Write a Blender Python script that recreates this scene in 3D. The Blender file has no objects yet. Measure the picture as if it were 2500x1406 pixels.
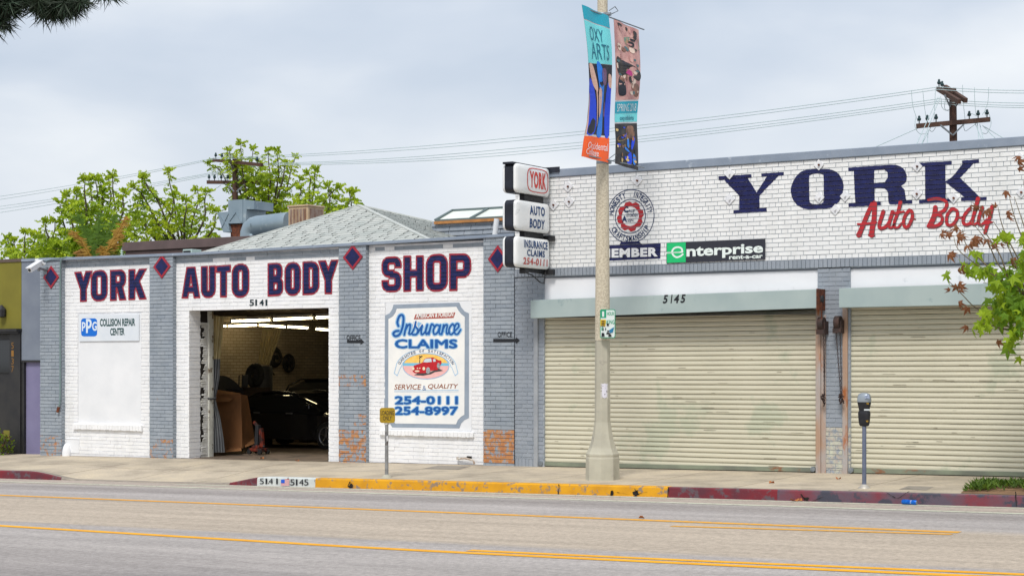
import bpy, bmesh, math, random
import numpy as np
from mathutils import Vector, Matrix
from mathutils.geometry import tessellate_polygon
R = math.radians
random.seed(7)
SC = bpy.context.scene
COL = SC.collection

# ------------------------------------------------------------------ camera
FPX, HOR, TH = 4070.0, 880.0, R(32.0)
CAM = Vector((15.0, -25.4, 1.85))
cd = bpy.data.cameras.new("camera")
cam = bpy.data.objects.new("camera", cd)
COL.objects.link(cam)
cam.location = CAM
cam.rotation_euler = (R(90), 0, TH)
cd.sensor_fit = 'HORIZONTAL'
cd.sensor_width = 36.0
cd.lens = 36.0 * FPX / 2500.0
cd.shift_y = (HOR - 703.0) / 2500.0
cd.clip_start = 0.1
cd.clip_end = 3000
SC.camera = cam
FW = Vector((-math.sin(TH), math.cos(TH), 0))
RT = Vector((math.cos(TH), math.sin(TH), 0))
UP = Vector((0, 0, 1))

# ------------------------------------------------------------------ world, sun, exposure
SUN_EL, SUN_AZ = R(52), R(162)      # azimuth measured from +Y towards +X
w = bpy.data.worlds.new("World")
SC.world = w
w.use_nodes = True
nt = w.node_tree
nt.nodes.clear()
def wn(t, **k):
    n = nt.nodes.new(t)
    for a, b in k.items(): setattr(n, a, b)
    return n
wo = wn('ShaderNodeOutputWorld'); bg = wn('ShaderNodeBackground'); bg2 = wn('ShaderNodeBackground'); mxs = wn('ShaderNodeMixShader')
sky = wn('ShaderNodeTexSky', sky_type='NISHITA', sun_disc=False, sun_elevation=SUN_EL, sun_rotation=SUN_AZ, air_density=1.5, dust_density=3.0)
tc = wn('ShaderNodeTexCoord')
mp = wn('ShaderNodeMapping'); mp.inputs['Scale'].default_value = (2.2, 2.2, 5.5); mp.inputs['Location'].default_value = (0.35, 0.1, 0.55)
nz = wn('ShaderNodeTexNoise'); nz.inputs['Scale'].default_value = 1.9; nz.inputs['Detail'].default_value = 6.0; nz.inputs['Roughness'].default_value = 0.45; nz.inputs['Distortion'].default_value = 0.15
cr = wn('ShaderNodeValToRGB')
cr.color_ramp.elements[0].position = 0.30; cr.color_ramp.elements[0].color = (0.46, 0.54, 0.665, 1)
cr.color_ramp.elements[1].position = 0.68; cr.color_ramp.elements[1].color = (0.84, 0.865, 0.90, 1)
e = cr.color_ramp.elements.new(0.48); e.color = (0.60, 0.66, 0.76, 1)
sep = wn('ShaderNodeSeparateXYZ')
mr = wn('ShaderNodeMapRange'); mr.inputs['From Min'].default_value = 0.03; mr.inputs['From Max'].default_value = 0.17; mr.inputs['To Min'].default_value = 0.72; mr.inputs['To Max'].default_value = 0.0
mxc = wn('ShaderNodeMix', data_type='RGBA'); mxc.inputs['B'].default_value = (0.85, 0.875, 0.91, 1)
L = nt.links.new
L(tc.outputs['Generated'], mp.inputs['Vector']); L(mp.outputs[0], nz.inputs['Vector']); L(nz.outputs['Fac'], cr.inputs['Fac'])
L(tc.outputs['Generated'], sep.inputs[0]); L(sep.outputs['Z'], mr.inputs['Value'])
L(mr.outputs[0], mxc.inputs['Factor']); L(cr.outputs[0], mxc.inputs['A'])
L(mxc.outputs['Result'], bg.inputs['Color']); bg.inputs['Strength'].default_value = 0.90
L(sky.outputs[0], bg2.inputs['Color']); bg2.inputs['Strength'].default_value = 0.10
mxs.inputs[0].default_value = 0.12
L(bg.outputs[0], mxs.inputs[1]); L(bg2.outputs[0], mxs.inputs[2]); L(mxs.outputs[0], wo.inputs['Surface'])

sd = bpy.data.lights.new("sun", 'SUN')
sd.energy = 2.0; sd.angle = R(16); sd.color = (1.0, 0.965, 0.91)
sun = bpy.data.objects.new("sun", sd); COL.objects.link(sun)
sv = Vector((math.sin(SUN_AZ) * math.cos(SUN_EL), math.cos(SUN_AZ) * math.cos(SUN_EL), math.sin(SUN_EL)))
sun.rotation_euler = sv.to_track_quat('Z', 'Y').to_euler()
SC.view_settings.view_transform = 'Standard'
SC.view_settings.look = 'None'
SC.view_settings.exposure = 0.36
SC.view_settings.gamma = 1.0

# ------------------------------------------------------------------ rays: photo pixel -> point of the real plane it shows
def rdir(px, py):
    return FW + RT * ((px - 1250.0) / FPX) + UP * ((HOR - py) / FPX)
def F(px, py, Y=0.0):                       # on the plane Y = const (parallel to the facades)
    d = rdir(px, py); return CAM + d * ((Y - CAM.y) / d.y)
def FX(px, py, X):                          # on the plane X = const (square to the facades)
    d = rdir(px, py); return CAM + d * ((X - CAM.x) / d.x)
def D(px, py, dep):                         # at a distance along the view
    return CAM + rdir(px, py) * dep
def G(px, py, a=-0.245, b=0.018):           # on the sloping street
    d = rdir(px, py); t = (a + b * CAM.x - CAM.z) / (d.z - b * d.x); return CAM + d * t
def XF(px, Y=0.0): return F(px, 880, Y).x
def ZF(px, py, Y=0.0): return F(px, py, Y).z

# ------------------------------------------------------------------ materials
MATS = {}
def nmat(name):
    m = bpy.data.materials.new(name); m.use_nodes = True
    return m, m.node_tree, m.node_tree.nodes['Principled BSDF']
def lin(r, g, b):
    f = lambda c: ((c / 255.0) / 12.92 if c <= 10 else ((c / 255.0 + 0.055) / 1.055) ** 2.4)
    return (f(r), f(g), f(b), 1)
def mat(name, c, c2=None, scale=8.0, rough=0.7, metal=0.0, bump=0.0, bscale=60.0, emit=0.0, spec=0.4, stretch=(1, 1, 1), lo=0.35, hi=0.65, trans=0.0, coat=0.0, obj=False, c3=None, s3=1.0, t3=0.6):
    """colour c with noise patches of c2, rare larger stains of c3, optional bump"""
    if name in MATS: return MATS[name]
    m, t, p = nmat(name); N = t.nodes.new; K = t.links.new
    c = tuple(c)[:3] + (1,)
    p.inputs['Roughness'].default_value = rough; p.inputs['Metallic'].default_value = metal
    p.inputs['Specular IOR Level'].default_value = spec
    if coat: p.inputs['Coat Weight'].default_value = coat
    g = N('ShaderNodeNewGeometry') if not obj else N('ShaderNodeTexCoord')
    pos = g.outputs['Position'] if not obj else g.outputs['Object']
    mpn = N('ShaderNodeMapping'); mpn.inputs['Scale'].default_value = stretch; K(pos, mpn.inputs['Vector'])
    out = None
    if c2 is not None:
        n = N('ShaderNodeTexNoise'); n.inputs['Scale'].default_value = scale; n.inputs['Detail'].default_value = 5
        K(mpn.outputs[0], n.inputs['Vector'])
        r = N('ShaderNodeValToRGB'); r.color_ramp.elements[0].position = lo; r.color_ramp.elements[1].position = hi
        r.color_ramp.elements[0].color = c; r.color_ramp.elements[1].color = tuple(c2)[:3] + (1,)
        K(n.outputs['Fac'], r.inputs['Fac']); out = r.outputs[0]
        if c3 is not None:
            n3 = N('ShaderNodeTexNoise'); n3.inputs['Scale'].default_value = s3; n3.inputs['Detail'].default_value = 6; n3.inputs['Roughness'].default_value = 0.65
            K(mpn.outputs[0], n3.inputs['Vector'])
            r3 = N('ShaderNodeMapRange'); r3.inputs['From Min'].default_value = t3; r3.inputs['From Max'].default_value = t3 + 0.06
            K(n3.outputs['Fac'], r3.inputs['Value'])
            mx = N('ShaderNodeMix'); mx.data_type = 'RGBA'; mx.inputs['B'].default_value = tuple(c3)[:3] + (1,)
            K(r3.outputs[0], mx.inputs['Factor']); K(out, mx.inputs['A']); out = mx.outputs['Result']
        K(out, p.inputs['Base Color'])
    else:
        p.inputs['Base Color'].default_value = c
    if bump:
        nb = N('ShaderNodeTexNoise'); nb.inputs['Scale'].default_value = bscale; nb.inputs['Detail'].default_value = 4
        K(pos, nb.inputs['Vector'])
        b = N('ShaderNodeBump'); b.inputs['Strength'].default_value = bump; b.inputs['Distance'].default_value = 0.01
        K(nb.outputs['Fac'], b.inputs['Height']); K(b.outputs[0], p.inputs['Normal'])
    if emit:
        p.inputs['Emission Color'].default_value = c; p.inputs['Emission Strength'].default_value = emit
    if trans:
        tr = N('ShaderNodeBsdfTranslucent'); ms = N('ShaderNodeMixShader'); ms.inputs[0].default_value = trans
        if out is not None: K(out, tr.inputs['Color'])
        else: tr.inputs['Color'].default_value = c
        o = t.nodes['Material Output']; K(p.outputs[0], ms.inputs[1]); K(tr.outputs[0], ms.inputs[2]); K(ms.outputs[0], o.inputs['Surface'])
    MATS[name] = m
    return m

def brickmat(name, paint, paint2, brick=(0.40, 0.155, 0.065), dirt=None, rough=0.6, ns=3.0):
    """painted brick: per-brick tone, paint worn off to bare brick where the 'chip' attribute asks for it"""
    m, t, p = nmat(name); N = t.nodes.new; K = t.links.new
    p.inputs['Roughness'].default_value = rough; p.inputs['Specular IOR Level'].default_value = 0.3
    g = N('ShaderNodeNewGeometry'); pos = g.outputs['Position']
    n = N('ShaderNodeTexNoise'); n.inputs['Scale'].default_value = ns; n.inputs['Detail'].default_value = 6
    K(pos, n.inputs['Vector'])
    at = N('ShaderNodeAttribute'); at.attribute_name = 'tone'
    ad = N('ShaderNodeMath'); ad.operation = 'ADD'; K(n.outputs['Fac'], ad.inputs[0]); K(at.outputs['Fac'], ad.inputs[1])
    r = N('ShaderNodeMapRange'); r.inputs['From Min'].default_value = 0.3; r.inputs['From Max'].default_value = 0.8; K(ad.outputs[0], r.inputs['Value'])
    mx = N('ShaderNodeMix'); mx.data_type = 'RGBA'; mx.inputs['A'].default_value = tuple(paint) + (1,); mx.inputs['B'].default_value = tuple(paint2) + (1,)
    K(r.outputs[0], mx.inputs['Factor'])
    ch = N('ShaderNodeAttribute'); ch.attribute_name = 'chip'
    n2 = N('ShaderNodeTexNoise'); n2.inputs['Scale'].default_value = 8.0; n2.inputs['Detail'].default_value = 9; n2.inputs['Roughness'].default_value = 0.78
    K(pos, n2.inputs['Vector'])
    th = N('ShaderNodeMath'); th.operation = 'ADD'; K(n2.outputs['Fac'], th.inputs[0]); K(ch.outputs['Fac'], th.inputs[1])
    r2 = N('ShaderNodeMapRange'); r2.inputs['From Min'].default_value = 0.98; r2.inputs['From Max'].default_value = 1.02; K(th.outputs[0], r2.inputs['Value'])
    nb2 = N('ShaderNodeTexNoise'); nb2.inputs['Scale'].default_value = 9.0; nb2.inputs['Detail'].default_value = 5; K(pos, nb2.inputs['Vector'])
    rb = N('ShaderNodeValToRGB'); rb.color_ramp.elements[0].position = 0.3; rb.color_ramp.elements[1].position = 0.7
    rb.color_ramp.elements[0].color = tuple(brick) + (1,); rb.color_ramp.elements[1].color = (brick[0] * 1.35, brick[1] * 1.7, brick[2] * 1.5, 1)
    K(nb2.outputs['Fac'], rb.inputs['Fac'])
    ms = N('ShaderNodeMapping'); ms.inputs['Scale'].default_value = (2.4, 2.4, 0.5); K(pos, ms.inputs['Vector'])
    ns_ = N('ShaderNodeTexNoise'); ns_.inputs['Scale'].default_value = 1.3; ns_.inputs['Detail'].default_value = 8; ns_.inputs['Roughness'].default_value = 0.7; K(ms.outputs[0], ns_.inputs['Vector'])
    rs_ = N('ShaderNodeMapRange'); rs_.inputs['From Min'].default_value = 0.46; rs_.inputs['From Max'].default_value = 0.74; rs_.inputs['To Max'].default_value = 0.30; K(ns_.outputs['Fac'], rs_.inputs['Value'])
    st_ = N('ShaderNodeMix'); st_.data_type = 'RGBA'; st_.inputs['B'].default_value = tuple(q * 0.62 for q in paint[:2]) + (paint[2] * 0.58, 1); K(rs_.outputs[0], st_.inputs['Factor']); K(mx.outputs['Result'], st_.inputs['A']); mx = st_
    mx2 = N('ShaderNodeMix'); mx2.data_type = 'RGBA'
    K(r2.outputs[0], mx2.inputs['Factor']); K(mx.outputs['Result'], mx2.inputs['A']); K(rb.outputs[0], mx2.inputs['B'])
    K(mx2.outputs['Result'], p.inputs['Base Color'])
    b = N('ShaderNodeBump'); b.inputs['Strength'].default_value = 0.35; b.inputs['Distance'].default_value = 0.01
    nb = N('ShaderNodeTexNoise'); nb.inputs['Scale'].default_value = 28.0; nb.inputs['Detail'].default_value = 5
    K(pos, nb.inputs['Vector']); K(nb.outputs['Fac'], b.inputs['Height']); K(b.outputs[0], p.inputs['Normal'])
    MATS[name] = m
    return m

# ------------------------------------------------------------------ objects
def new_obj(name, me, parent=None):
    o = bpy.data.objects.new(name, me); COL.objects.link(o)
    if parent is not None:
        o.parent = parent
        if parent.type == 'EMPTY': o.matrix_parent_inverse = Matrix.Translation(-parent.location)
    return o
def tag(o, label=None, cat=None, group=None, kind=None):
    if label: o['label'] = label
    if cat: o['category'] = cat
    if group: o['group'] = group
    if kind: o['kind'] = kind
    return o
def thing(name, label, cat, loc, group=None):
    o = bpy.data.objects.new(name, None); COL.objects.link(o); o.location = loc; o.empty_display_size = 0.2
    return tag(o, label, cat, group)
def dup(root, delta, label=None, group=None):
    r = root.copy(); COL.objects.link(r); r.location = root.location + Vector(delta)
    if label: r['label'] = label
    if group: r['group'] = group
    for ch in list(root.children):
        c = ch.copy(); COL.objects.link(c); c.parent = r
        for g in list(ch.children):
            d = g.copy(); COL.objects.link(d); d.parent = c
    return r

class MB:
    def __init__(s): s.v = []; s.f = []; s.m = []; s.sm = []; s.tone = []; s.chip = []; s.attr = False
    def add(s, vs, fs, m=0, smooth=False, tone=0.0, chip=0.0):
        b = len(s.v); s.v += [tuple(v) for v in vs]
        for f in fs:
            s.f.append([b + i for i in f]); s.m.append(m); s.sm.append(smooth); s.tone.append(tone); s.chip.append(chip)
        return s
    def quad(s, a, b, c, d, m=0): return s.add([a, b, c, d], [(0, 1, 2, 3)], m)
    def box(s, x0, x1, y0, y1, z0, z1, m=0):
        return s.hexa([(x0, y0, z0), (x1, y0, z0), (x1, y1, z0), (x0, y1, z0), (x0, y0, z1), (x1, y0, z1), (x1, y1, z1), (x0, y1, z1)], m)
    def hexa(s, p, m=0):
        return s.add(p, [(3, 2, 1, 0), (4, 5, 6, 7), (0, 1, 5, 4), (1, 2, 6, 5), (2, 3, 7, 6), (3, 0, 4, 7)], m)
    def bar(s, a, b, wd, h=None, m=0, up=(0, 0, 1)):
        a = Vector(a); b = Vector(b); h = wd if h is None else h
        d = (b - a).normalized(); u = Vector(up)
        if abs(d.dot(u)) > 0.98: u = Vector((0, 1, 0))
        sx = d.cross(u).normalized() * (wd / 2); sz = sx.cross(d).normalized() * (h / 2)
        return s.hexa([a - sx - sz, a + sx - sz, b + sx - sz, b - sx - sz, a - sx + sz, a + sx + sz, b + sx + sz, b - sx + sz], m)
    def tube(s, pts, r, n=8, m=0, cap=True):
        pts = [Vector(p) for p in pts]; rs = r if isinstance(r, (list, tuple)) else [r] * len(pts)
        vs = []; fs = []; ref = None
        for i, p in enumerate(pts):
            d = (pts[min(i + 1, len(pts) - 1)] - pts[max(i - 1, 0)])
            if d.length < 1e-9: d = Vector((0, 0, 1))
            d.normalize()
            if ref is None: ref = Vector((1, 0, 0)) if abs(d.x) < 0.8 else Vector((0, 1, 0))
            a = d.cross(ref)
            if a.length < 1e-4: a = d.cross(Vector((0.3, 0.9, 0.2)))
            a.normalize(); b = d.cross(a); ref = b.cross(d) if False else ref
            for k in range(n):
                t = 2 * math.pi * k / n; vs.append(p + (a * math.cos(t) + b * math.sin(t)) * rs[i])
        for i in range(len(pts) - 1):
            for k in range(n):
                k2 = (k + 1) % n; fs.append((i * n + k, i * n + k2, (i + 1) * n + k2, (i + 1) * n + k))
        s.add(vs, fs, m, n > 4)
        if cap:
            s.add([vs[k] for k in range(n)], [tuple(range(n))[::-1]], m); s.add([vs[-n + k] for k in range(n)], [tuple(range(n))], m)
        return s
    def lathe(s, cx, cy, prof, n=16, m=0, rot=0.0, smooth=True, flat=False):
        vs = []; fs = []
        for r, z in prof:
            for k in range(n):
                t = 2 * math.pi * (k + rot) / n; vs.append((cx + r * math.cos(t), cy + r * math.sin(t), z))
        for i in range(len(prof) - 1):
            for k in range(n):
                k2 = (k + 1) % n; fs.append((i * n + k, i * n + k2, (i + 1) * n + k2, (i + 1) * n + k))
        s.add(vs, fs, m, smooth and not flat)
        s.add(vs[:n], [tuple(range(n))[::-1]], m); s.add(vs[-n:], [tuple(range(n))], m)
        return s
    def build(s, name, mats, parent=None, bevel=0.0, seg=2, angle=35):
        me = bpy.data.meshes.new(name); me.from_pydata(s.v, [], s.f)
        if not isinstance(mats, (list, tuple)): mats = [mats]
        for mm in mats: me.materials.append(mm)
        me.polygons.foreach_set('material_index', s.m); me.polygons.foreach_set('use_smooth', s.sm)
        if s.attr:
            for nm, dat in (('tone', s.tone), ('chip', s.chip)):
                a = me.attributes.new(nm, 'FLOAT', 'FACE'); a.data.foreach_set('value', dat)
        me.update()
        o = new_obj(name, me, parent)
        if bevel:
            md = o.modifiers.new('bevel', 'BEVEL'); md.width = bevel; md.segments = seg; md.limit_method = 'ANGLE'; md.angle_limit = R(angle); md.harden_normals = False
        return o

# ------------------------------------------------------------------ flat outlines, lettering
def tess(loops):
    """loops of 2D points (first outer, further ones holes) -> verts, tris"""
    ls = [[Vector((p[0], p[1], 0)) for p in l] for l in loops]
    tr = tessellate_polygon(ls); vs = [v for l in ls for v in l]
    return [(v.x, v.y) for v in vs], [tuple(t) for t in tr]
def sheet(loops_list, mp, name, m, parent):
    """flat painted shapes: mp maps 2D -> 3D"""
    b = MB()
    for loops in loops_list:
        vs, fs = tess(loops); P = [mp(*v) for v in vs]; b.add(P, fs)
    return b.build(name, m, parent)

def seg_sdf(X, Y, a, b, ra, rb):
    ax, ay = a; bx, by = b; dx, dy = bx - ax, by - ay; L2 = dx * dx + dy * dy + 1e-12
    t = np.clip(((X - ax) * dx + (Y - ay) * dy) / L2, 0, 1)
    return np.hypot(X - ax - t * dx, Y - ay - t * dy) - (ra + (rb - ra) * t)
def butt_sdf(X, Y, a, b, t):
    ax, ay = a; bx, by = b; dx, dy = bx - ax, by - ay; Ln = math.hypot(dx, dy); dx /= Ln; dy /= Ln
    u = (X - (ax + bx) / 2) * dx + (Y - (ay + by) / 2) * dy; v = -(X - ax) * dy + (Y - ay) * dx
    return np.maximum(np.abs(u) - Ln / 2, np.abs(v) - t / 2)
def rr_sdf(X, Y, x0, y0, x1, y1, r):
    qx = np.abs(X - (x0 + x1) / 2) - (x1 - x0) / 2 + r; qy = np.abs(Y - (y0 + y1) / 2) - (y1 - y0) / 2 + r
    return np.hypot(np.maximum(qx, 0), np.maximum(qy, 0)) + np.minimum(np.maximum(qx, qy), 0) - r
def contours(fld, xs, ys, level=0.0, eps=None):
    """closed outlines of fld < level on a grid (marching squares)"""
    A = fld - level; A[0, :] = A[-1, :] = 1; A[:, 0] = A[:, -1] = 1
    A = np.where(np.abs(A) < 1e-9, 1e-9, A)
    nxt = {}; pt = {}
    ny, nx = A.shape
    I = A < 0
    cell = I[:-1, :-1] * 1 + I[:-1, 1:] * 2 + I[1:, 1:] * 4 + I[1:, :-1] * 8
    def P(e):
        if e in pt: return
        k, j, i = e
        if k == 0:
            t = A[j, i] / (A[j, i] - A[j, i + 1]); pt[e] = (xs[i] + t * (xs[i + 1] - xs[i]), ys[j])
        else:
            t = A[j, i] / (A[j, i] - A[j + 1, i]); pt[e] = (xs[i], ys[j] + t * (ys[j + 1] - ys[j]))
    TB = {1: [(3, 0)], 2: [(0, 1)], 3: [(3, 1)], 4: [(1, 2)], 5: [(3, 0), (1, 2)], 6: [(0, 2)], 7: [(3, 2)], 8: [(2, 3)], 9: [(2, 0)], 10: [(0, 1), (2, 3)], 11: [(2, 1)], 12: [(1, 3)], 13: [(1, 0)], 14: [(0, 3)]}
    for j, i in zip(*np.nonzero((cell > 0) & (cell < 15))):
        j = int(j); i = int(i)
        E = ((0, j, i), (1, j, i + 1), (0, j + 1, i), (1, j, i))
        for a, b in TB[int(cell[j, i])]:
            P(E[a]); P(E[b]); nxt.setdefault(E[a], []).append(E[b])
    loops = []
    while nxt:
        s0 = next(iter(nxt)); cur = s0; lp = []
        while cur in nxt:
            lp.append(pt[cur]); l = nxt[cur]; n2 = l.pop()
            if not l: del nxt[cur]
            cur = n2
            if cur == s0: break
        if len(lp) > 5: loops.append(lp)
    step = abs(xs[1] - xs[0]); eps = eps or step * 0.35
    out = []
    for lp in loops:
        q = rdp(lp + [lp[0]], eps)[:-1]
        if len(q) > 2: out.append(q)
    return out
def rdp(p, eps):
    n = len(p); keep = [False] * n; keep[0] = keep[-1] = True
    far = max(range(n), key=lambda i: (p[i][0] - p[0][0]) ** 2 + (p[i][1] - p[0][1]) ** 2)
    keep[far] = True; st = [(0, far), (far, n - 1)]
    while st:
        a, b = st.pop()
        if b - a < 2: continue
        ax, ay = p[a]; bx, by = p[b]; dx, dy = bx - ax, by - ay; Ln = math.hypot(dx, dy) or 1e-9
        best, bi = 0, -1
        for i in range(a + 1, b):
            d = abs((p[i][0] - ax) * dy - (p[i][1] - ay) * dx) / Ln
            if d > best: best, bi = d, i
        if best > eps: keep[bi] = True; st += [(a, bi), (bi, b)]
    return [q for q, k in zip(p, keep) if k]
def area(l): return 0.5 * sum(l[i - 1][0] * l[i][1] - l[i][0] * l[i - 1][1] for i in range(len(l)))
def inside(pt, l):
    x, y = pt; c = False
    for i in range(len(l)):
        x1, y1 = l[i - 1]; x2, y2 = l[i]
        if (y1 > y) != (y2 > y) and x < (x2 - x1) * (y - y1) / (y2 - y1) + x1: c = not c
    return c
def group_loops(loops):
    """outer loops with their holes"""
    sg = [(l, abs(area(l))) for l in loops]; sg.sort(key=lambda q: -q[1]); res = []
    for l, a in sg:
        dep = [r for r in res if inside(l[0], r[0])]
        host = dep[-1] if dep else None
        if host is not None and not any(inside(l[0], h) for h in host[1:]): host.append(l)
        else: res.append([l])
    return res

TXT = {}
def text_mesh(s, weight=0.0, space=1.0, shear=0.0, line=1.0):
    """verts (unit box) and faces of a line of lettering in the built-in font"""
    key = (s, weight, space, shear, line)
    if key in TXT: return TXT[key]
    c = bpy.data.curves.new('t', 'FONT'); c.body = s; c.offset = weight; c.space_character = space; c.shear = shear; c.space_line = line
    c.align_x = 'CENTER'; c.resolution_u = 3; c.fill_mode = 'FRONT'
    o = bpy.data.objects.new('t', c)
    me = bpy.data.meshes.new_from_object(o)
    vs = [(v.co.x, v.co.y) for v in me.vertices]; fs = [tuple(p.vertices) for p in me.polygons]
    bpy.data.objects.remove(o); bpy.data.curves.remove(c); bpy.data.meshes.remove(me)
    xs = [v[0] for v in vs]; ys = [v[1] for v in vs]; x0, x1, y0, y1 = min(xs), max(xs), min(ys), max(ys)
    r = ([((v[0] - x0) / (x1 - x0), (v[1] - y0) / (y1 - y0)) for v in vs], fs, (x1 - x0) / (y1 - y0))
    TXT[key] = r
    return r
def pxquad(x0, x1, t0, t1, b0, b1, fn):
    """unit square -> photo quad -> 3D (t: top y left/right, b: bottom y left/right)"""
    def f(u, v):
        px = x0 + (x1 - x0) * u; yt = t0 + (t1 - t0) * u; yb = b0 + (b1 - b0) * u
        return fn(px, yb + (yt - yb) * v)
    return f
def letter(name, s, q, fn, m, parent, weight=0.0, space=1.0, shear=0.0, mb=None, mi=0):
    vs, fs, _ = text_mesh(s, weight, space, shear)
    f = pxquad(*q, fn); b = mb or MB(); b.add([f(*v) for v in vs], fs, mi)
    return b if mb is not None else b.build(name, m, parent)
def arc_text(mb, s, cx, cz, r, a0, a1, h, Y, weight=0.0, outward=True, ws=1.0, mi=0, toward=-1):
    """letters along an arc in the facade plane; angles in degrees clockwise from up"""
    n = len(s)
    for i, ch in enumerate(s):
        if ch == ' ': continue
        vs, fs, asp = text_mesh(ch, weight); a = R(a0 + (a1 - a0) * (i + 0.5) / n)
        wd = abs(R(a1 - a0)) * r / n * 0.86 * ws
        if ch in 'I1': wd *= 0.28
        P = []
        for u, v in vs:
            x = (u - 0.5) * wd; y = (v - 0.5) * h
            if not outward: x, y = -x, -y
            rad = r + y; P.append((cx + rad * math.sin(a) + x * math.cos(a), Y, cz + rad * math.cos(a) - x * math.sin(a)))
        mb.add(P, fs, mi)
def ell(cx, cy, rx, ry, n=32, a0=0, a1=360):
    return [(cx + rx * math.cos(R(a0 + (a1 - a0) * i / n)), cy + ry * math.sin(R(a0 + (a1 - a0) * i / n))) for i in range(n if a1 - a0 == 360 else n + 1)]
def spl(p, n=6, closed=False):
    """Catmull-Rom through points"""
    out = []; N = len(p)
    for i in range(N if closed else N - 1):
        g = (lambda k: p[k % N]) if closed else (lambda k: p[min(max(k, 0), N - 1)])
        a, b, c, d = g(i - 1), g(i), g(i + 1), g(i + 2)
        for k in range(n):
            t = k / n
            out.append(tuple(0.5 * (2 * b[j] + (c[j] - a[j]) * t + (2 * a[j] - 5 * b[j] + 4 * c[j] - d[j]) * t * t + (3 * b[j] - a[j] - 3 * c[j] + d[j]) * t ** 3) for j in range(len(b))))
    if not closed: out.append(tuple(p[-1]))
    return out
def strokes_loops(strokes, step, grow=0.0):
    """brush strokes [(points, width or (w0,w1))] -> outlines"""
    pts = [q for s in strokes for q in s[0]]
    mw = max((max(s[1]) if isinstance(s[1], tuple) else s[1]) for s in strokes) + grow + 3 * step
    x0, x1 = min(p[0] for p in pts) - mw, max(p[0] for p in pts) + mw; y0, y1 = min(p[1] for p in pts) - mw, max(p[1] for p in pts) + mw
    xs = np.arange(x0, x1, step); ys = np.arange(y0, y1, step); X, Y = np.meshgrid(xs, ys); Fd = np.full(X.shape, 1e3)
    for s in strokes:
        p = spl(s[0], 5) if len(s[0]) > 2 else s[0]; w0, w1 = s[1] if isinstance(s[1], tuple) else (s[1], s[1])
        for i in range(len(p) - 1):
            k0 = i / (len(p) - 1); k1 = (i + 1) / (len(p) - 1)
            Fd = np.minimum(Fd, seg_sdf(X, Y, p[i], p[i + 1], (w0 + (w1 - w0) * k0) / 2, (w0 + (w1 - w0) * k1) / 2))
    return group_loops(contours(Fd, xs, ys, grow))

# ------------------------------------------------------------------ ground, street, kerb, pavement
RA, RB = -0.245, 0.018
def zr(x): return RA + RB * x                            # street level along the kerb
KY = -3.2                                                # kerb face
XD0, XD1, XD2, XD3 = XF(70, KY), XF(190, KY), XF(530, KY), XF(650, KY)    # dropped kerb: down from XD0 to XD1, up from XD2 to XD3
def smooth(t): t = min(max(t, 0), 1); return t * t * (3 - 2 * t)
def kh(x):
    if x < XD1: return 0.015 + 0.14 * (1 - smooth((x - XD0) / (XD1 - XD0)))
    if x > XD2: return 0.015 + 0.14 * smooth((x - XD2) / (XD3 - XD2))
    return 0.015
def zf(x): return -0.03 + 0.0145 * x if x > -14 else -0.03 - 0.0145 * 14 + 0.005 * (x + 14)    # pavement level at the facades
def zs(x, y):
    """pavement surface"""
    t = min(max(-y / 3.05, 0), 1)
    full = zf(x) * (1 - t) + (zr(x) + 0.155) * t
    drop = 0.155 - kh(x)
    return full - drop * smooth((t - 0.25) / 0.75)
def S(px, py):
    d = rdir(px, py); t = 20.0
    for _ in range(40):
        p = CAM + d * t; t += (zs(p.x, p.y) - p.z) / d.z * 0.8
    return CAM + d * t

GX = [-60, -40, -30] + [-24 + 0.35 * i for i in range(150)] + [32, 45, 60]
m_ground = mat('dry_earth', lin(120, 108, 92), lin(104, 98, 84), 2.0, 0.95)
b = MB()
for a0, a1 in ((-900, -60), (-60, 0), (0, 60), (60, 900)):
    z0 = max(zr(a0), zr(-60) - 3) - 0.03; z1 = min(zr(a1), zr(60)) - 0.03
    b.quad((a0, -900, z0), (a1, -900, z1), (a1, 1400, z1), (a0, 1400, z0))
tag(b.build('ground', m_ground), 'bare ground under and behind the buildings', 'ground', kind='structure')

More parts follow.
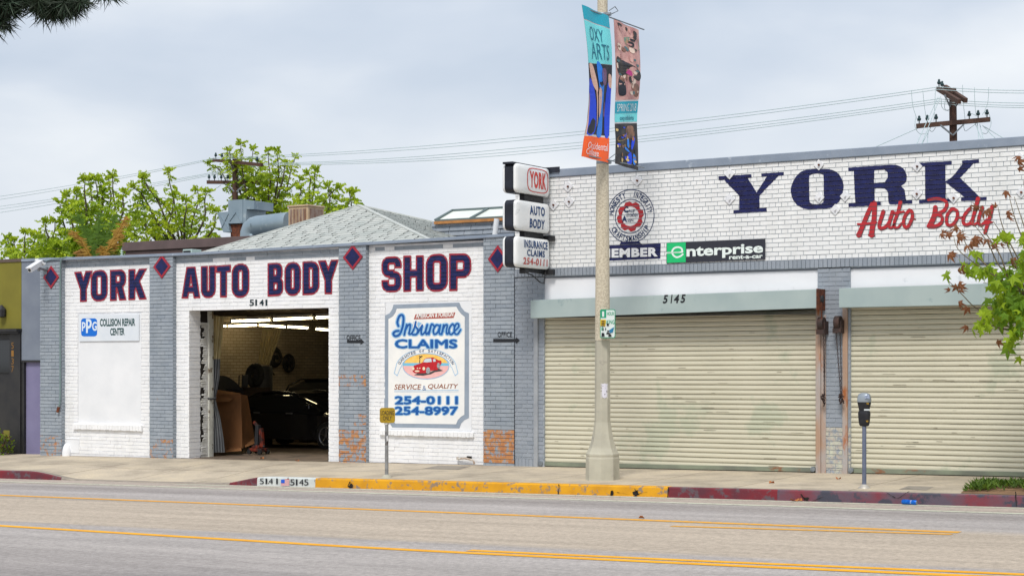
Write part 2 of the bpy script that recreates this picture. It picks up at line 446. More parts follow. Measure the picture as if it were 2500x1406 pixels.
# asphalt: lanes worn to slightly different tints, laid as bands across the street
def asphalt():
    m, t, p = nmat('asphalt'); N = t.nodes.new; K = t.links.new
    p.inputs['Roughness'].default_value = 0.86; p.inputs['Specular IOR Level'].default_value = 0.3
    g = N('ShaderNodeNewGeometry'); sp = N('ShaderNodeSeparateXYZ'); K(g.outputs['Position'], sp.inputs[0])
    mpn = N('ShaderNodeMapping'); mpn.inputs['Scale'].default_value = (0.12, 1.6, 1); K(g.outputs['Position'], mpn.inputs['Vector'])
    ns = N('ShaderNodeTexNoise'); ns.inputs['Scale'].default_value = 1.4; ns.inputs['Detail'].default_value = 6; ns.inputs['Roughness'].default_value = 0.6; K(mpn.outputs[0], ns.inputs['Vector'])
    wob = N('ShaderNodeMath'); wob.operation = 'MULTIPLY_ADD'; K(ns.outputs['Fac'], wob.inputs[0]); wob.inputs[1].default_value = 0.5; K(sp.outputs['Y'], wob.inputs[2])
    mr_ = N('ShaderNodeMapRange'); mr_.inputs['From Min'].default_value = -14.0; mr_.inputs['From Max'].default_value = -3.0; K(wob.outputs[0], mr_.inputs['Value'])
    r = N('ShaderNodeValToRGB'); el = r.color_ramp.elements
    gy = lin(167, 160, 155); tn = lin(182, 168, 151); dk = lin(154, 147, 143); pk = lin(179, 166, 154)
    stops = [(0.0, dk), (0.17, gy), (0.30, lin(172, 165, 160)), (0.36, gy), (0.385, tn), (0.66, tn), (0.70, gy), (0.79, lin(174, 167, 163)), (0.835, dk), (0.87, dk), (0.90, gy), (0.935, pk), (1.0, pk)]
    el[0].position, el[0].color = stops[0]; el[1].position, el[1].color = stops[-1]
    for q, c in stops[1:-1]: e_ = el.new(q); e_.color = c
    K(mr_.outputs[0], r.inputs['Fac'])
    nf = N('ShaderNodeTexNoise'); nf.inputs['Scale'].default_value = 14; nf.inputs['Detail'].default_value = 6; nf.inputs['Roughness'].default_value = 0.9; K(g.outputs['Position'], nf.inputs['Vector'])
    rf = N('ShaderNodeMapRange'); rf.inputs['From Min'].default_value = 0.3; rf.inputs['From Max'].default_value = 0.7; rf.inputs['To Min'].default_value = 0.58; rf.inputs['To Max'].default_value = 1.36; K(nf.outputs['Fac'], rf.inputs['Value'])
    ms = N('ShaderNodeTexNoise'); ms.inputs['Scale'].default_value = 2.2; ms.inputs['Detail'].default_value = 7; K(mpn.outputs[0], ms.inputs['Vector'])
    rs = N('ShaderNodeMapRange'); rs.inputs['From Min'].default_value = 0.35; rs.inputs['From Max'].default_value = 0.65; rs.inputs['To Min'].default_value = 0.88; rs.inputs['To Max'].default_value = 1.07; K(ms.outputs['Fac'], rs.inputs['Value'])
    v = N('ShaderNodeTexVoronoi'); v.inputs['Scale'].default_value = 55; K(g.outputs['Position'], v.inputs['Vector'])
    q1 = N('ShaderNodeMath'); q1.operation = 'MULTIPLY'; K(rf.outputs[0], q1.inputs[0]); K(rs.outputs[0], q1.inputs[1])
    mx = N('ShaderNodeVectorMath'); mx.operation = 'SCALE'; K(r.outputs[0], mx.inputs[0]); K(q1.outputs[0], mx.inputs['Scale'])
    K(mx.outputs[0], p.inputs['Base Color'])
    bp = N('ShaderNodeBump'); bp.inputs['Strength'].default_value = 0.5; bp.inputs['Distance'].default_value = 0.006; K(v.outputs['Distance'], bp.inputs['Height']); K(bp.outputs[0], p.inputs['Normal'])
    return m
m_asph = asphalt()
b = MB()
for i in range(len(GX) - 1):
    x0, x1 = GX[i], GX[i + 1]
    for y0, y1 in ((-40, -9), (-9, KY)):
        b.quad((x0, y0, zr(x0)), (x1, y0, zr(x1)), (x1, y1, zr(x1)), (x0, y1, zr(x0)))
b.build('road', m_asph)['kind'] = 'structure'

def paintmat(name, c, c2, wear, t=0.62, sc=14.0):
    """road or kerb paint worn through in patches"""
    return mat(name, c, c2, 3.0, 0.75, c3=wear, s3=sc, t3=t, bump=0.3, bscale=80)
m_yel = paintmat('yellow_road_paint', lin(236, 172, 14), lin(226, 158, 10), lin(190, 150, 70), 0.68, 9)
m_org = paintmat('faded_yellow_road_paint', lin(228, 165, 50), lin(216, 158, 62), lin(172, 152, 120), 0.58, 12)
m_wht = paintmat('white_road_paint', lin(208, 212, 190), lin(196, 198, 176), lin(160, 154, 144), 0.56, 12)
def stripe(name, m, c0, c1, wd, label, taper=0.0, mbo=None):
    """painted line through two photo pixels on the street"""
    pts = spl([tuple(G(*q)) for q in (mbo or (c0, c1))], 8 if mbo else 24)
    b = MB(); wa = wb = wd / 2
    for (xa, ya, _), (xb, yb, _) in zip(pts, pts[1:]):
        b.quad((xa, ya - wa, zr(xa) + 0.004), (xb, yb - wb, zr(xb) + 0.004), (xb, yb + wb, zr(xb) + 0.004), (xa, ya + wa, zr(xa) + 0.004))
    o = b.build(name, m); o['kind'] = 'structure'; o['label'] = label
    return o
def ext(c0, c1, xa, xb):
    s_ = (c1[1] - c0[1]) / (c1[0] - c0[0]); return (xa, c0[1] + s_ * (xa - c0[0])), (xb, c0[1] + s_ * (xb - c0[0]))
stripe('road_marking', m_yel, None, None, 0.165, 'long yellow line nearest the camera', mbo=[(-350, 1262), (0, 1283), (500, 1313), (1000, 1342), (1700, 1376), (2000, 1389.5), (2500, 1411), (2900, 1428)])
stripe('road_marking', m_yel, None, None, 0.145, 'second yellow line beside the nearest one', mbo=[(1145, 1343), (1700, 1368.5), (2000, 1381), (2500, 1402), (2900, 1419)])
stripe('road_marking', m_org, *ext((0, 1208.5), (2340, 1299), -350, 2343), 0.18, 'thin faded yellow line on the far side of the centre lane')
stripe('road_marking', m_org, *ext((1640, 1284), (2322, 1304), 1640, 2324), 0.13, 'short faded yellow line doubling the far one')
stripe('road_marking', m_wht, *ext((0, 1175), (2500, 1254), -350, 2900), 0.13, 'white lane line along the kerb')
stripe('road_marking', m_wht, *ext((430, 1182), (2500, 1241), 430, 2900), 0.10, 'thin white line closest to the kerb')

# pavement
def concrete():
    m, t, p = nmat('pavement_concrete'); N = t.nodes.new; K = t.links.new
    p.inputs['Roughness'].default_value = 0.88; p.inputs['Specular IOR Level'].default_value = 0.25
    g = N('ShaderNodeNewGeometry')
    n = N('ShaderNodeTexNoise'); n.inputs['Scale'].default_value = 1.1; n.inputs['Detail'].default_value = 8; n.inputs['Roughness'].default_value = 0.65; K(g.outputs['Position'], n.inputs['Vector'])
    r = N('ShaderNodeValToRGB'); el = r.color_ramp.elements
    el[0].position = 0.3; el[0].color = lin(156, 145, 129); el[1].position = 0.72; el[1].color = lin(208, 193, 167)
    e_ = el.new(0.5); e_.color = lin(190, 177, 157)
    K(n.outputs['Fac'], r.inputs['Fac'])
    mpb = N('ShaderNodeMapping'); mpb.inputs['Location'].default_value = (0.4, 0.12, 0); K(g.outputs['Position'], mpb.inputs['Vector'])
    bt = N('ShaderNodeTexBrick'); bt.offset = 0.0; bt.inputs['Scale'].default_value = 1.0; bt.inputs['Brick Width'].default_value = 1.75; bt.inputs['Row Height'].default_value = 1.62
    bt.inputs['Mortar Size'].default_value = 0.012; bt.inputs['Mortar Smooth'].default_value = 0.2; bt.inputs['Color1'].default_value = (1, 1, 1, 1); bt.inputs['Color2'].default_value = (0.90, 0.90, 0.89, 1); bt.inputs['Mortar'].default_value = (0.45, 0.42, 0.39, 1)
    K(mpb.outputs[0], bt.inputs['Vector'])
    mx = N('ShaderNodeMix'); mx.data_type = 'RGBA'; mx.blend_type = 'MULTIPLY'; mx.inputs['Factor'].default_value = 1; K(r.outputs[0], mx.inputs['A']); K(bt.outputs['Color'], mx.inputs['B'])
    nf = N('ShaderNodeTexNoise'); nf.inputs['Scale'].default_value = 26; nf.inputs['Detail'].default_value = 5; K(g.outputs['Position'], nf.inputs['Vector'])
    rf = N('ShaderNodeMapRange'); rf.inputs['From Min'].default_value = 0.3; rf.inputs['From Max'].default_value = 0.7; rf.inputs['To Min'].default_value = 0.9; rf.inputs['To Max'].default_value = 1.08; K(nf.outputs['Fac'], rf.inputs['Value'])
    sc_ = N('ShaderNodeVectorMath'); sc_.operation = 'SCALE'; K(mx.outputs['Result'], sc_.inputs[0]); K(rf.outputs[0], sc_.inputs['Scale']); K(sc_.outputs[0], p.inputs['Base Color'])
    bp = N('ShaderNodeBump'); bp.inputs['Strength'].default_value = 0.2; bp.inputs['Distance'].default_value = 0.01; K(nf.outputs['Fac'], bp.inputs['Height']); K(bp.outputs[0], p.inputs['Normal'])
    return m
m_conc = concrete()
b = MB()
YS = [0.6, 0.0, -0.5, -0.9, -1.3, -1.7, -2.1, -2.5, -2.8, -3.05]
for i in range(len(GX) - 1):
    for j in range(len(YS) - 1):
        x0, x1, y0, y1 = GX[i], GX[i + 1], YS[j + 1], YS[j]
        b.add([(x0, y0, zs(x0, y0)), (x1, y0, zs(x1, y0)), (x1, y1, zs(x1, y1)), (x0, y1, zs(x0, y1))], [(0, 1, 2, 3)], 0, True)
tag(b.build('pavement', m_conc), 'pale concrete pavement with a dropped driveway', 'pavement', kind='structure')

# kerb with its painted lengths
k_red = paintmat('red_kerb_paint', lin(122, 34, 44), lin(90, 44, 54), lin(92, 78, 84), 0.52, 5)
k_dark = paintmat('worn_kerb', lin(92, 80, 92), lin(122, 54, 64), lin(66, 66, 78), 0.52, 4)
k_white = paintmat('white_kerb_paint', lin(206, 210, 206), lin(186, 192, 190), lin(84, 78, 72), 0.62, 9)
k_yel = paintmat('yellow_kerb_paint', lin(218, 158, 22), lin(196, 138, 24), lin(140, 122, 104), 0.56, 8)
k_conc = mat('kerb_concrete', lin(160, 150, 136), lin(136, 128, 118), 4, 0.9)
def kx(px): return XF(px, KY)
def kmat(x):
    for lim, mi in ((kx(150), 0), (kx(560), 4), (kx(628), 0), (kx(770), 2), (kx(1632), 3), (kx(1898), 0)):
        if x < lim: return mi
    return 1
b = MB()
xs_ = sorted(set([-60, -40, -30] + [-24 + 0.2 * i for i in range(260)] + [32, 60] + [kx(q) for q in (150, 560, 628, 770, 1632, 1898)]))
rk = random.Random(3)
for i in range(len(xs_) - 1):
    x0, x1 = xs_[i], xs_[i + 1]; mi = kmat((x0 + x1) / 2); h0, h1 = kh(x0), kh(x1); bt_ = 0.02
    a0, a1 = zr(x0), zr(x1)
    pr0 = [(x0, KY - 0.012, a0 - 0.1), (x0, KY, a0 + max(h0 - bt_, 0.003)), (x0, KY + 0.02, a0 + h0), (x0, -3.05, a0 + h0 + 0.002)]
    pr1 = [(x1, KY - 0.012, a1 - 0.1), (x1, KY, a1 + max(h1 - bt_, 0.003)), (x1, KY + 0.02, a1 + h1), (x1, -3.05, a1 + h1 + 0.002)]
    for k in range(3):
        b.add([pr0[k], pr1[k], pr1[k + 1], pr0[k + 1]], [(0, 1, 2, 3)], mi if k < 2 or mi in (2, 3) else 4)
tag(b.build('kerb', [k_red, k_dark, k_white, k_yel, k_conc]), 'kerb painted red, white and yellow in turn', 'kerb', kind='structure')
# stencilled numbers, flag and cracks on the kerb face
def fk(px, py): return F(px, py, KY - 0.016)
m_blk = mat('black_paint', (0.012, 0.014, 0.018), rough=0.6)
m_crack = mat('crack_dirt', (0.02, 0.017, 0.014), rough=1.0)
b = MB()
for s_, x_ in (('5', 634), ('1', 648), ('4', 656), ('1', 674)):
    letter('', s_, (x_, x_ + (10 if s_ != '1' else 4), 1167, 1167, 1181, 1181), fk, None, None, 0.0, mb=b)
for s_, x_ in (('5', 708), ('1', 722), ('4', 730), ('5', 742)):
    letter('', s_, (x_, x_ + (11 if s_ != '1' else 4), 1169, 1169, 1184, 1184), fk, None, None, 0.0, mb=b)
o = b.build('kerb_number', m_blk); tag(o, 'black stencilled numbers 5141 and 5145 on the white kerb', 'marking', kind='structure')
b = MB()
m_fb, m_fr, m_fw = mat('flag_blue', lin(30, 90, 200), rough=0.6), mat('flag_red', lin(190, 60, 60), rough=0.6), mat('flag_white', lin(215, 215, 215), rough=0.6)
def fk2(px, py): return F(px, py, KY - 0.019)
def pq(b_, fn, x0, y0, x1, y1, m): b_.quad(fn(x0, y1), fn(x1, y1), fn(x1, y0), fn(x0, y0), m)
pq(b, fk2, 686, 1170, 695, 1179, 0)
for i in range(7):
    y_ = 1169 + i * 2.4; pq(b, fk2, 695.2 if i < 4 else 686, y_, 706, y_ + 1.2, 1); pq(b, fk2, 695.2 if i < 4 else 686, y_ + 1.2, 706, y_ + 2.4, 2)
tag(b.build('kerb_flag', [m_fb, m_fr, m_fw]), 'small painted striped flag between the kerb numbers', 'marking', kind='structure')
b = MB()
for pts in ([(855, 1175), (850, 1188), (860, 1190)], [(1495, 1196), (1490, 1210)], [(1548, 1192), (1556, 1206), (1545, 1212)], [(1500, 1200), (1540, 1206), (1580, 1200)], [(1365, 1182), (1363, 1207)], [(1632, 1188), (1630, 1216)], [(2480, 1200), (2482, 1236)], [(1955, 1206), (1975, 1224), (2010, 1212)], [(2165, 1202), (2190, 1215), (2220, 1198)]):
    pts = spl(pts, 5); pts = [(x_ + rk.uniform(-1.5, 1.5), y_ + rk.uniform(-1, 1)) for x_, y_ in pts]
    for (xa, ya), (xb, yb) in zip(pts, pts[1:]):
        wd = rk.uniform(0.5, 1.8)
        b.quad(fk(xa - wd, ya), fk(xa + wd, ya), fk(xb + wd, yb), fk(xb - wd, yb))
for cx_, cy_, rx_, ry_ in ((1552, 1203, 9, 8), (1494, 1203, 5, 7), (857, 1186, 5, 6), (1968, 1217, 9, 5)):
    pts = [(cx_ + rx_ * math.cos(a_) * rk.uniform(0.6, 1.2), cy_ + ry_ * math.sin(a_) * rk.uniform(0.6, 1.2)) for a_ in [k * math.pi / 6 for k in range(12)]]
    vs, fs = tess([pts]); b.add([fk(*v) for v in vs], fs)
tag(b.build('kerb_crack', m_crack), 'dark cracks and broken holes in the kerb face', 'crack', kind='structure')
# utility lids and a patch in the pavement
def slab(name, q, m, label, lift=0.004):
    b = MB(); b.quad(*[S(*p) + Vector((0, 0, lift)) for p in q]); return tag(b.build(name, m), label, 'pavement lid', kind='structure')
m_lid = mat('lid_concrete', lin(138, 130, 118), lin(150, 142, 130), 6, 0.9, c3=lin(96, 90, 84), s3=3, t3=0.58)
slab('pavement_lid', [(1030, 1144), (1120, 1146), (1150, 1138), (1070, 1136)], m_lid, 'grey lid in the pavement before the mural wall')
slab('pavement_lid', [(2195, 1194), (2262, 1196), (2280, 1188), (2218, 1186)], m_lid, 'grey lid in the pavement by the parking meter')

# ------------------------------------------------------------------ brick work
def bricks(mb, x0, x1, z0, z1, Y, L_, H_, J, holes=(), hdr=0, JV=None, depth=0.011, jit=0.0015, mfn=None, chip=None, seed=1, zref=0.0):
    rr = random.Random(seed); mb.attr = True; JV = J if JV is None else JV
    k0 = math.floor((z0 - zref) / H_); k1 = math.ceil((z1 - zref) / H_)
    for k in range(k0, k1):
        za = max(zref + k * H_ + J / 2, z0); zb = min(zref + (k + 1) * H_ - J / 2, z1)
        if zb - za < 0.015: continue
        zm = (za + zb) / 2; iv = [(x0, x1)]
        for hx0, hx1, hz0, hz1 in holes:
            if hz0 < zm < hz1:
                ni = []
                for a, c in iv:
                    if hx1 <= a or hx0 >= c: ni.append((a, c))
                    else:
                        if hx0 > a: ni.append((a, hx0))
                        if hx1 < c: ni.append((hx1, c))
                iv = ni
        hd = hdr and k % hdr == 0; Lk = L_ / 2 if hd else L_; off = (k % 2) * L_ / 2 + (L_ / 4 if hd else 0)
        i0 = math.floor((x0 - off) / Lk)
        for i in range(i0, math.ceil((x1 - off) / Lk) + 1):
            a0 = off + i * Lk + JV / 2; a1 = off + (i + 1) * Lk - JV / 2
            for a, c in iv:
                p0, p1 = max(a0, a), min(a1, c)
                if p1 - p0 < 0.018: continue
                y = Y + rr.uniform(-jit, jit); ya = Y + depth + 0.004
                dz = rr.uniform(-jit, jit) * 0.6; tl = rr.uniform(-jit, jit)
                xm = (p0 + p1) / 2
                v = [(p0, y + tl, za + dz), (p1, y - tl, za + dz), (p1, y - tl, zb + dz), (p0, y + tl, zb + dz), (p0, ya, za + dz), (p1, ya, za + dz), (p1, ya, zb + dz), (p0, ya, zb + dz)]
                mb.add(v, [(0, 1, 2, 3), (3, 2, 6, 7), (1, 0, 4, 5), (1, 5, 6, 2), (0, 3, 7, 4)], mfn(xm, zm, rr) if mfn else 0, False, rr.uniform(-0.16, 0.16) + (0.3 if rr.random() < .05 else 0), chip(xm, zm, rr) if chip else 0.0)
def backing(mb, x0, x1, z0, z1, Y, holes=(), m=0):
    xs = sorted(set([x0, x1] + [h for q in holes for h in q[:2] if x0 < h < x1])); zs_ = sorted(set([z0, z1] + [h for q in holes for h in q[2:] if z0 < h < z1]))
    for i in range(len(xs) - 1):
        for j in range(len(zs_) - 1):
            xm, zm = (xs[i] + xs[i + 1]) / 2, (zs_[j] + zs_[j + 1]) / 2
            if any(h[0] < xm < h[1] and h[2] < zm < h[3] for h in holes): continue
            mb.add([(xs[i], Y, zs_[j]), (xs[i + 1], Y, zs_[j]), (xs[i + 1], Y, zs_[j + 1]), (xs[i], Y, zs_[j + 1])], [(0, 1, 2, 3)], m)
def cut_courses(o, H_, J, zref):
    """take the joints out of a painted sheet so the paint sits on the brick faces only"""
    bm = bmesh.new(); bm.from_mesh(o.data); zz = [v.co.z for v in bm.verts]; k = math.floor((min(zz) - zref) / H_)
    while zref + k * H_ < max(zz) + H_:
        for q in (zref + k * H_ - J / 2, zref + k * H_ + J / 2):
            bmesh.ops.bisect_plane(bm, geom=bm.verts[:] + bm.edges[:] + bm.faces[:], plane_co=(0, 0, q), plane_no=(0, 0, 1))
        k += 1
    kill = [f for f in bm.faces if abs(((f.calc_center_median().z - zref) / H_ + 0.5) % 1.0 - 0.5) < J / 2 / H_ * 0.98]
    bmesh.ops.delete(bm, geom=kill, context='FACES')
    bm.to_mesh(o.data); bm.free()

W_WHITE, W_WHITE2 = (0.86, 0.86, 0.86), (0.80, 0.805, 0.815)
P_GREY, P_GREY2 = lin(154, 162, 170)[:3], lin(139, 148, 158)[:3]
mb_white = brickmat('white_painted_brick', W_WHITE, W_WHITE2)
mb_grey = brickmat('grey_painted_brick', P_GREY, P_GREY2)
mb_white2 = brickmat('white_painted_smooth_brick', (0.83, 0.835, 0.83), (0.75, 0.76, 0.76), ns=1.5)
mb_grey2 = brickmat('grey_painted_smooth_brick', lin(150, 157, 166)[:3], lin(136, 144, 154)[:3], brick=lin(172, 158, 151)[:3], ns=1.5)
mj_white = mat('white_joint', lin(232, 233, 236), lin(212, 215, 220), 6, 0.9)
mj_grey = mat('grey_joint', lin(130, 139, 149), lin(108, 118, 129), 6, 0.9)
mj_right = mat('weathered_joint', lin(150, 158, 166), lin(174, 180, 186), 5, 0.95)
m_plaster = mat('white_plaster', (0.79, 0.80, 0.815), (0.72, 0.735, 0.755), 1.6, 0.75, bump=0.25, bscale=14)
m_coping = mat('grey_metal_coping', lin(140, 151, 166), lin(128, 140, 156), 2.5, 0.55, metal=0.0, c3=lin(168, 178, 190), s3=4, t3=0.62)
m_navy = mat('navy_sign_paint', lin(17, 20, 66), lin(22, 30, 88), 9, 0.5, bump=0.2, bscale=60)
m_navyd = mat('navy_in_joint', lin(18, 16, 42), rough=0.8)
m_red = mat('red_sign_paint', lin(186, 34, 44), lin(168, 40, 46), 10, 0.5)
m_redd = mat('red_in_joint', lin(120, 30, 40), rough=0.8)
m_redo = mat('red_outline_paint', lin(164, 40, 54), lin(142, 36, 54), 10, 0.55, c3=lin(110, 44, 70), s3=9, t3=0.6)
m_dark = mat('black_iron', (0.018, 0.019, 0.022), (0.03, 0.03, 0.033), 14, 0.55)
m_rust = mat('rusty_steel', lin(120, 66, 40), lin(70, 40, 32), 12, 0.85, bump=0.4)
m_steel = mat('galvanised_steel', lin(150, 156, 160), lin(126, 134, 140), 9, 0.5, metal=0.55)
m_wood = mat('dark_roof_timber', lin(66, 54, 44), lin(46, 38, 32), 6, 0.85, stretch=(1, 6, 6))

# ================================================================== left building: body shop of old painted brick
SX0, SX1 = XF(98), XF(1256)                    # its front runs from SX0 to SX1
shop = thing('auto_body_shop', 'low white and grey painted brick workshop with open garage bay and hip roof', 'workshop', (SX0, 0, -0.1))
PY = 0.10                                      # white panels lie this far behind the pilaster faces
LH, LL, LJ = 0.0755, 0.222, 0.011              # course height, brick length, joint
GX0, GX1 = XF(461, PY), XF(803, PY); GZ = ZF(640, 754, PY)      # garage opening
PIL = [(XF(98), XF(150)), (XF(365), XF(422)), (XF(827), XF(893)), (XF(1180), SX1)]
PANX = [(PIL[0][1], PIL[1][0]), (PIL[1][1], PIL[2][0]), (PIL[2][1], PIL[3][0])]
def ctop(x): return 4.05 + (0.0106 * (x + 8.45) if x > -8.45 else -0.0055 * (x + 8.45))
def grey_from(x): return 3.86 if x < PIL[2][0] else 3.945
def wmf(x, z, rr): return 1 if z > grey_from(x) + rr.uniform(-0.035, 0.035) else 0
SMX0, SMX1, SMZ0, SMZ1 = XF(190, PY), XF(345, PY), ZF(262, 1035, PY), ZF(262, 766, PY)         # plastered-up window, first panel
MUX0, MUX1, MUZ0, MUZ1 = XF(940, PY), XF(1152, PY), ZF(1045, 1049, PY), ZF(1045, 736, PY)       # plastered field behind the mural
holes = [(GX0, GX1, -1, GZ), (SMX0, SMX1, SMZ0, SMZ1), (MUX0, MUX1, MUZ0, MUZ1)]
def wchip(x, z, rr):
    return 0.30 if z < 0.1 else (0.2 if z > 3.7 else 0.05)
wb = MB()
for x0, x1 in PANX:
    bricks(wb, x0, x1, -0.35, 4.0, PY, LL, LH, LJ, holes, JV=.004, jit=0.0035, mfn=wmf, chip=wchip, seed=int(x0 * 10) + 99, depth=0.009)
nb = len(wb.f)
for x0, x1 in PANX: backing(wb, x0, x1, -0.35, 4.04, PY + 0.009, holes, 2)
# lintel courses stand over the bays; closing slabs behind the plaster
wb.box(SX0 + 0.02, GX0 - 0.02, PY + 0.02, PY + 0.30, -0.35, 4.0, 2); wb.box(GX1 + 0.02, SX1 - 0.02, PY + 0.02, PY + 0.30, -0.35, 4.0, 2); wb.box(GX0 - 0.02, GX1 + 0.02, PY + 0.02, PY + 0.30, GZ + 0.012, 4.0, 2)
wb.build('front_wall', [mb_white, mb_grey, mj_white], shop)
# pilasters
zpy = lambda px, py: ZF(px, py)
def chipf(i):
    def f(x, z, rr):
        if i == 3: return 0.535 if z < zpy(1217, 1046) and z > 0.02 and x < XF(1253) else 0.12
        if i == 2:
            if z < zpy(860, 1046): return 0.50
            if zpy(860, 946) < z < zpy(860, 918): return 0.47
            if zpy(860, 1036) < z < zpy(860, 1010) and x > XF(865): return 0.48
            return 0.22
        if i == 1: return 0.45 if z < zpy(396, 1070) else (0.36 if zpy(396, 1020) < z < zpy(396, 935) else 0.08)
        return 0.45 if z < zpy(125, 1060) else 0.16
    return f
for i, (x0, x1) in enumerate(PIL):
    pb = MB(); bricks(pb, x0, x1, -0.35, ctop((x0 + x1) / 2) - 0.055, 0.0, 0.222, LH, LJ, JV=.006, jit=0.003, chip=chipf(i), seed=20 + i, depth=0.010)
    backing(pb, x0, x1, -0.35, ctop(x0) - 0.055, 0.0105, m=1)
    pb.box(x0 + 0.004, x1 - 0.004, 0.013, PY + 0.02, -0.35, ctop(x0) - 0.056, 1)
    # toothed return edge on the right side
    k = 0; z = -0.35
    rr = random.Random(i)
    while z < 3.95 and i < 3:
        pb.add([(x1 - 0.002, 0.012, z + 0.006), (x1 + 0.004 + rr.uniform(0, 0.004), 0.012, z + 0.006), (x1 + 0.004, PY + 0.01, z + 0.006), (x1 - 0.002, PY + 0.01, z + 0.006), (x1 - 0.002, 0.012, z + LH - 0.006), (x1 + 0.004 + rr.uniform(0, 0.004), 0.012, z + LH - 0.006), (x1 + 0.004, PY + 0.01, z + LH - 0.006), (x1 - 0.002, PY + 0.01, z + LH - 0.006)],
               [(3, 2, 1, 0), (4, 5, 6, 7), (0, 1, 5, 4), (1, 2, 6, 5), (2, 3, 7, 6), (3, 0, 4, 7)], 0, False, rr.uniform(-0.1, 0.1), 0.30 if z < 0.3 else 0.05)
        z += LH
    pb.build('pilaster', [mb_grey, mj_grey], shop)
# joint between the two buildings, coping
b = MB()
for xa, xb in ((SX0 - 0.02, -8.45), (-8.45, SX1)):
    za, zb = ctop(xa), ctop(xb); y0, y1 = -0.03, 0.47
    b.hexa([(xa, y0, za - 0.055), (xb, y0, zb - 0.055), (xb, y1, zb - 0.055), (xa, y1, za - 0.055), (xa, y0, za), (xb, y0, zb), (xb, y1, zb), (xa, y1, za)])
b.build('coping', m_coping, shop, bevel=0.008)
b = MB()
for i in range(44): b.box(PIL[3][1] - 0.004, PIL[3][1] + 0.006, -0.005 - 0.002 * (i % 2), 0.02, 0.0 + i * 0.09, 0.09 * (i + 1) - 0.012)
b.build('mortar_joint', mat('joint_dark', lin(58, 62, 70), rough=1.0), shop)
# plastered fields, ledges
b = MB(); b.box(SMX0 + 0.006, SMX1 - 0.006, PY + 0.003, PY + 0.05, SMZ0, SMZ1 - 0.004); b.build('plastered_window', m_plaster, shop, bevel=0.006)
b = MB(); b.box(MUX0 + 0.006, MUX1 - 0.006, PY + 0.002, PY + 0.05, MUZ0, MUZ1 - 0.004); b.build('plastered_window', m_plaster, shop, bevel=0.006)
def ledge(px0, px1, py0, py1):
    b = MB(); b.attr = True; x = XF(px0, PY); xe = XF(px1, PY); z0 = ZF((px0 + px1) / 2, py1, PY); z1 = ZF((px0 + px1) / 2, py0, PY); rr = random.Random(px0)
    while x < xe:
        w_ = 0.085; q = rr.uniform(0, 0.006)
        b.hexa([(x + 0.003, PY - 0.05 - q, z0 + rr.uniform(-.006, .006)), (x + w_ - 0.003, PY - 0.05 - q, z0 + rr.uniform(-.006, .006)), (x + w_ - 0.003, PY + 0.03, z0), (x + 0.003, PY + 0.03, z0), (x + 0.003, PY - 0.05 - q, z1 - 0.012), (x + w_ - 0.003, PY - 0.05 - q, z1 - 0.012), (x + w_ - 0.003, PY + 0.02, z1), (x + 0.003, PY + 0.02, z1)])
        x += w_
    b.box(XF(px0, PY), xe, PY - 0.042, PY + 0.03, z0 + 0.006, z1 - 0.02)
    return b.build('window_ledge', mb_white, shop)
ledge(181, 343, 1035, 1049); ledge(930, 1152, 1051, 1064)
# small blocked hatch and a plastered lump beside the first pilaster, broken vent hole at the right
b = MB(); x0, x1, z0, z1 = XF(163, PY), XF(193, PY), ZF(178, 1106, PY), ZF(178, 1072, PY)
b.box(x0, x1, PY - 0.012, PY + 0.02, z0, z1); b.box(x0, x1 + 0.01, PY - 0.02, PY + 0.01, z1, z1 + 0.02); b.box(x1, x1 + 0.015, PY - 0.02, PY + 0.01, z0, z1); b.build('blocked_hatch', m_plaster, shop, bevel=0.006)
b = MB(); c0 = F(163, 1103, 0.06); b.lathe(c0.x, 0.06, [(0.10, -0.3), (0.10, c0.z), (0.08, c0.z + 0.10), (0.045, c0.z + 0.17), (0.01, c0.z + 0.19)], 10); b.build('drain_stub', m_plaster, shop)
b = MB(); x0, x1, z0, z1 = XF(1140, PY), XF(1152, PY), ZF(1146, 1120, PY), ZF(1146, 1113, PY)
b.box(x0, x1, PY - 0.008, PY + 0.01, z0, z1); b.build('vent_hole', m_crack, shop)
b = MB(); b.tube([F(1117, 1119, 0.05), F(1135, 1118, 0.03), F(1156, 1123, 0.03), F(1158, 1132, 0.04)], 0.018, 8); b.tube([F(1117, 1115, 0.04), F(1117, 1122, 0.04)], 0.02, 8)
b.build('water_pipe', mat('painted_pipe', lin(205, 200, 190), lin(150, 120, 96), 14, 0.6), shop)
# reveals of the garage opening: brick courses returning inwards
b = MB(); b.attr = True; rr = random.Random(5); z = -0.35; k = 0
JD = 0.34
while z < GZ - 0.02:
    zt = min(z + LH - LJ, GZ - 0.004); q = rr.uniform(0, 0.006)
    b.box(GX0 - 0.03, GX0 + 0.004 + q, PY + 0.002, PY + (JD if k % 2 else JD - 0.02), z, zt); b.box(GX1 - 0.004 - q, GX1 + 0.03, PY + 0.002, PY + JD, z, zt); z += LH; k += 1
b.box(GX0 - 0.05, GX0, PY + 0.013, PY + JD, -0.35, GZ, 1); b.box(GX1, GX1 + 0.05, PY + 0.013, PY + JD, -0.35, GZ, 1)
b.box(GX0 - 0.05, GX1 + 0.05, PY + 0.014, PY + JD, GZ, GZ + 0.01, 1)
b.build('door_reveal', [mb_white, mj_white], shop)
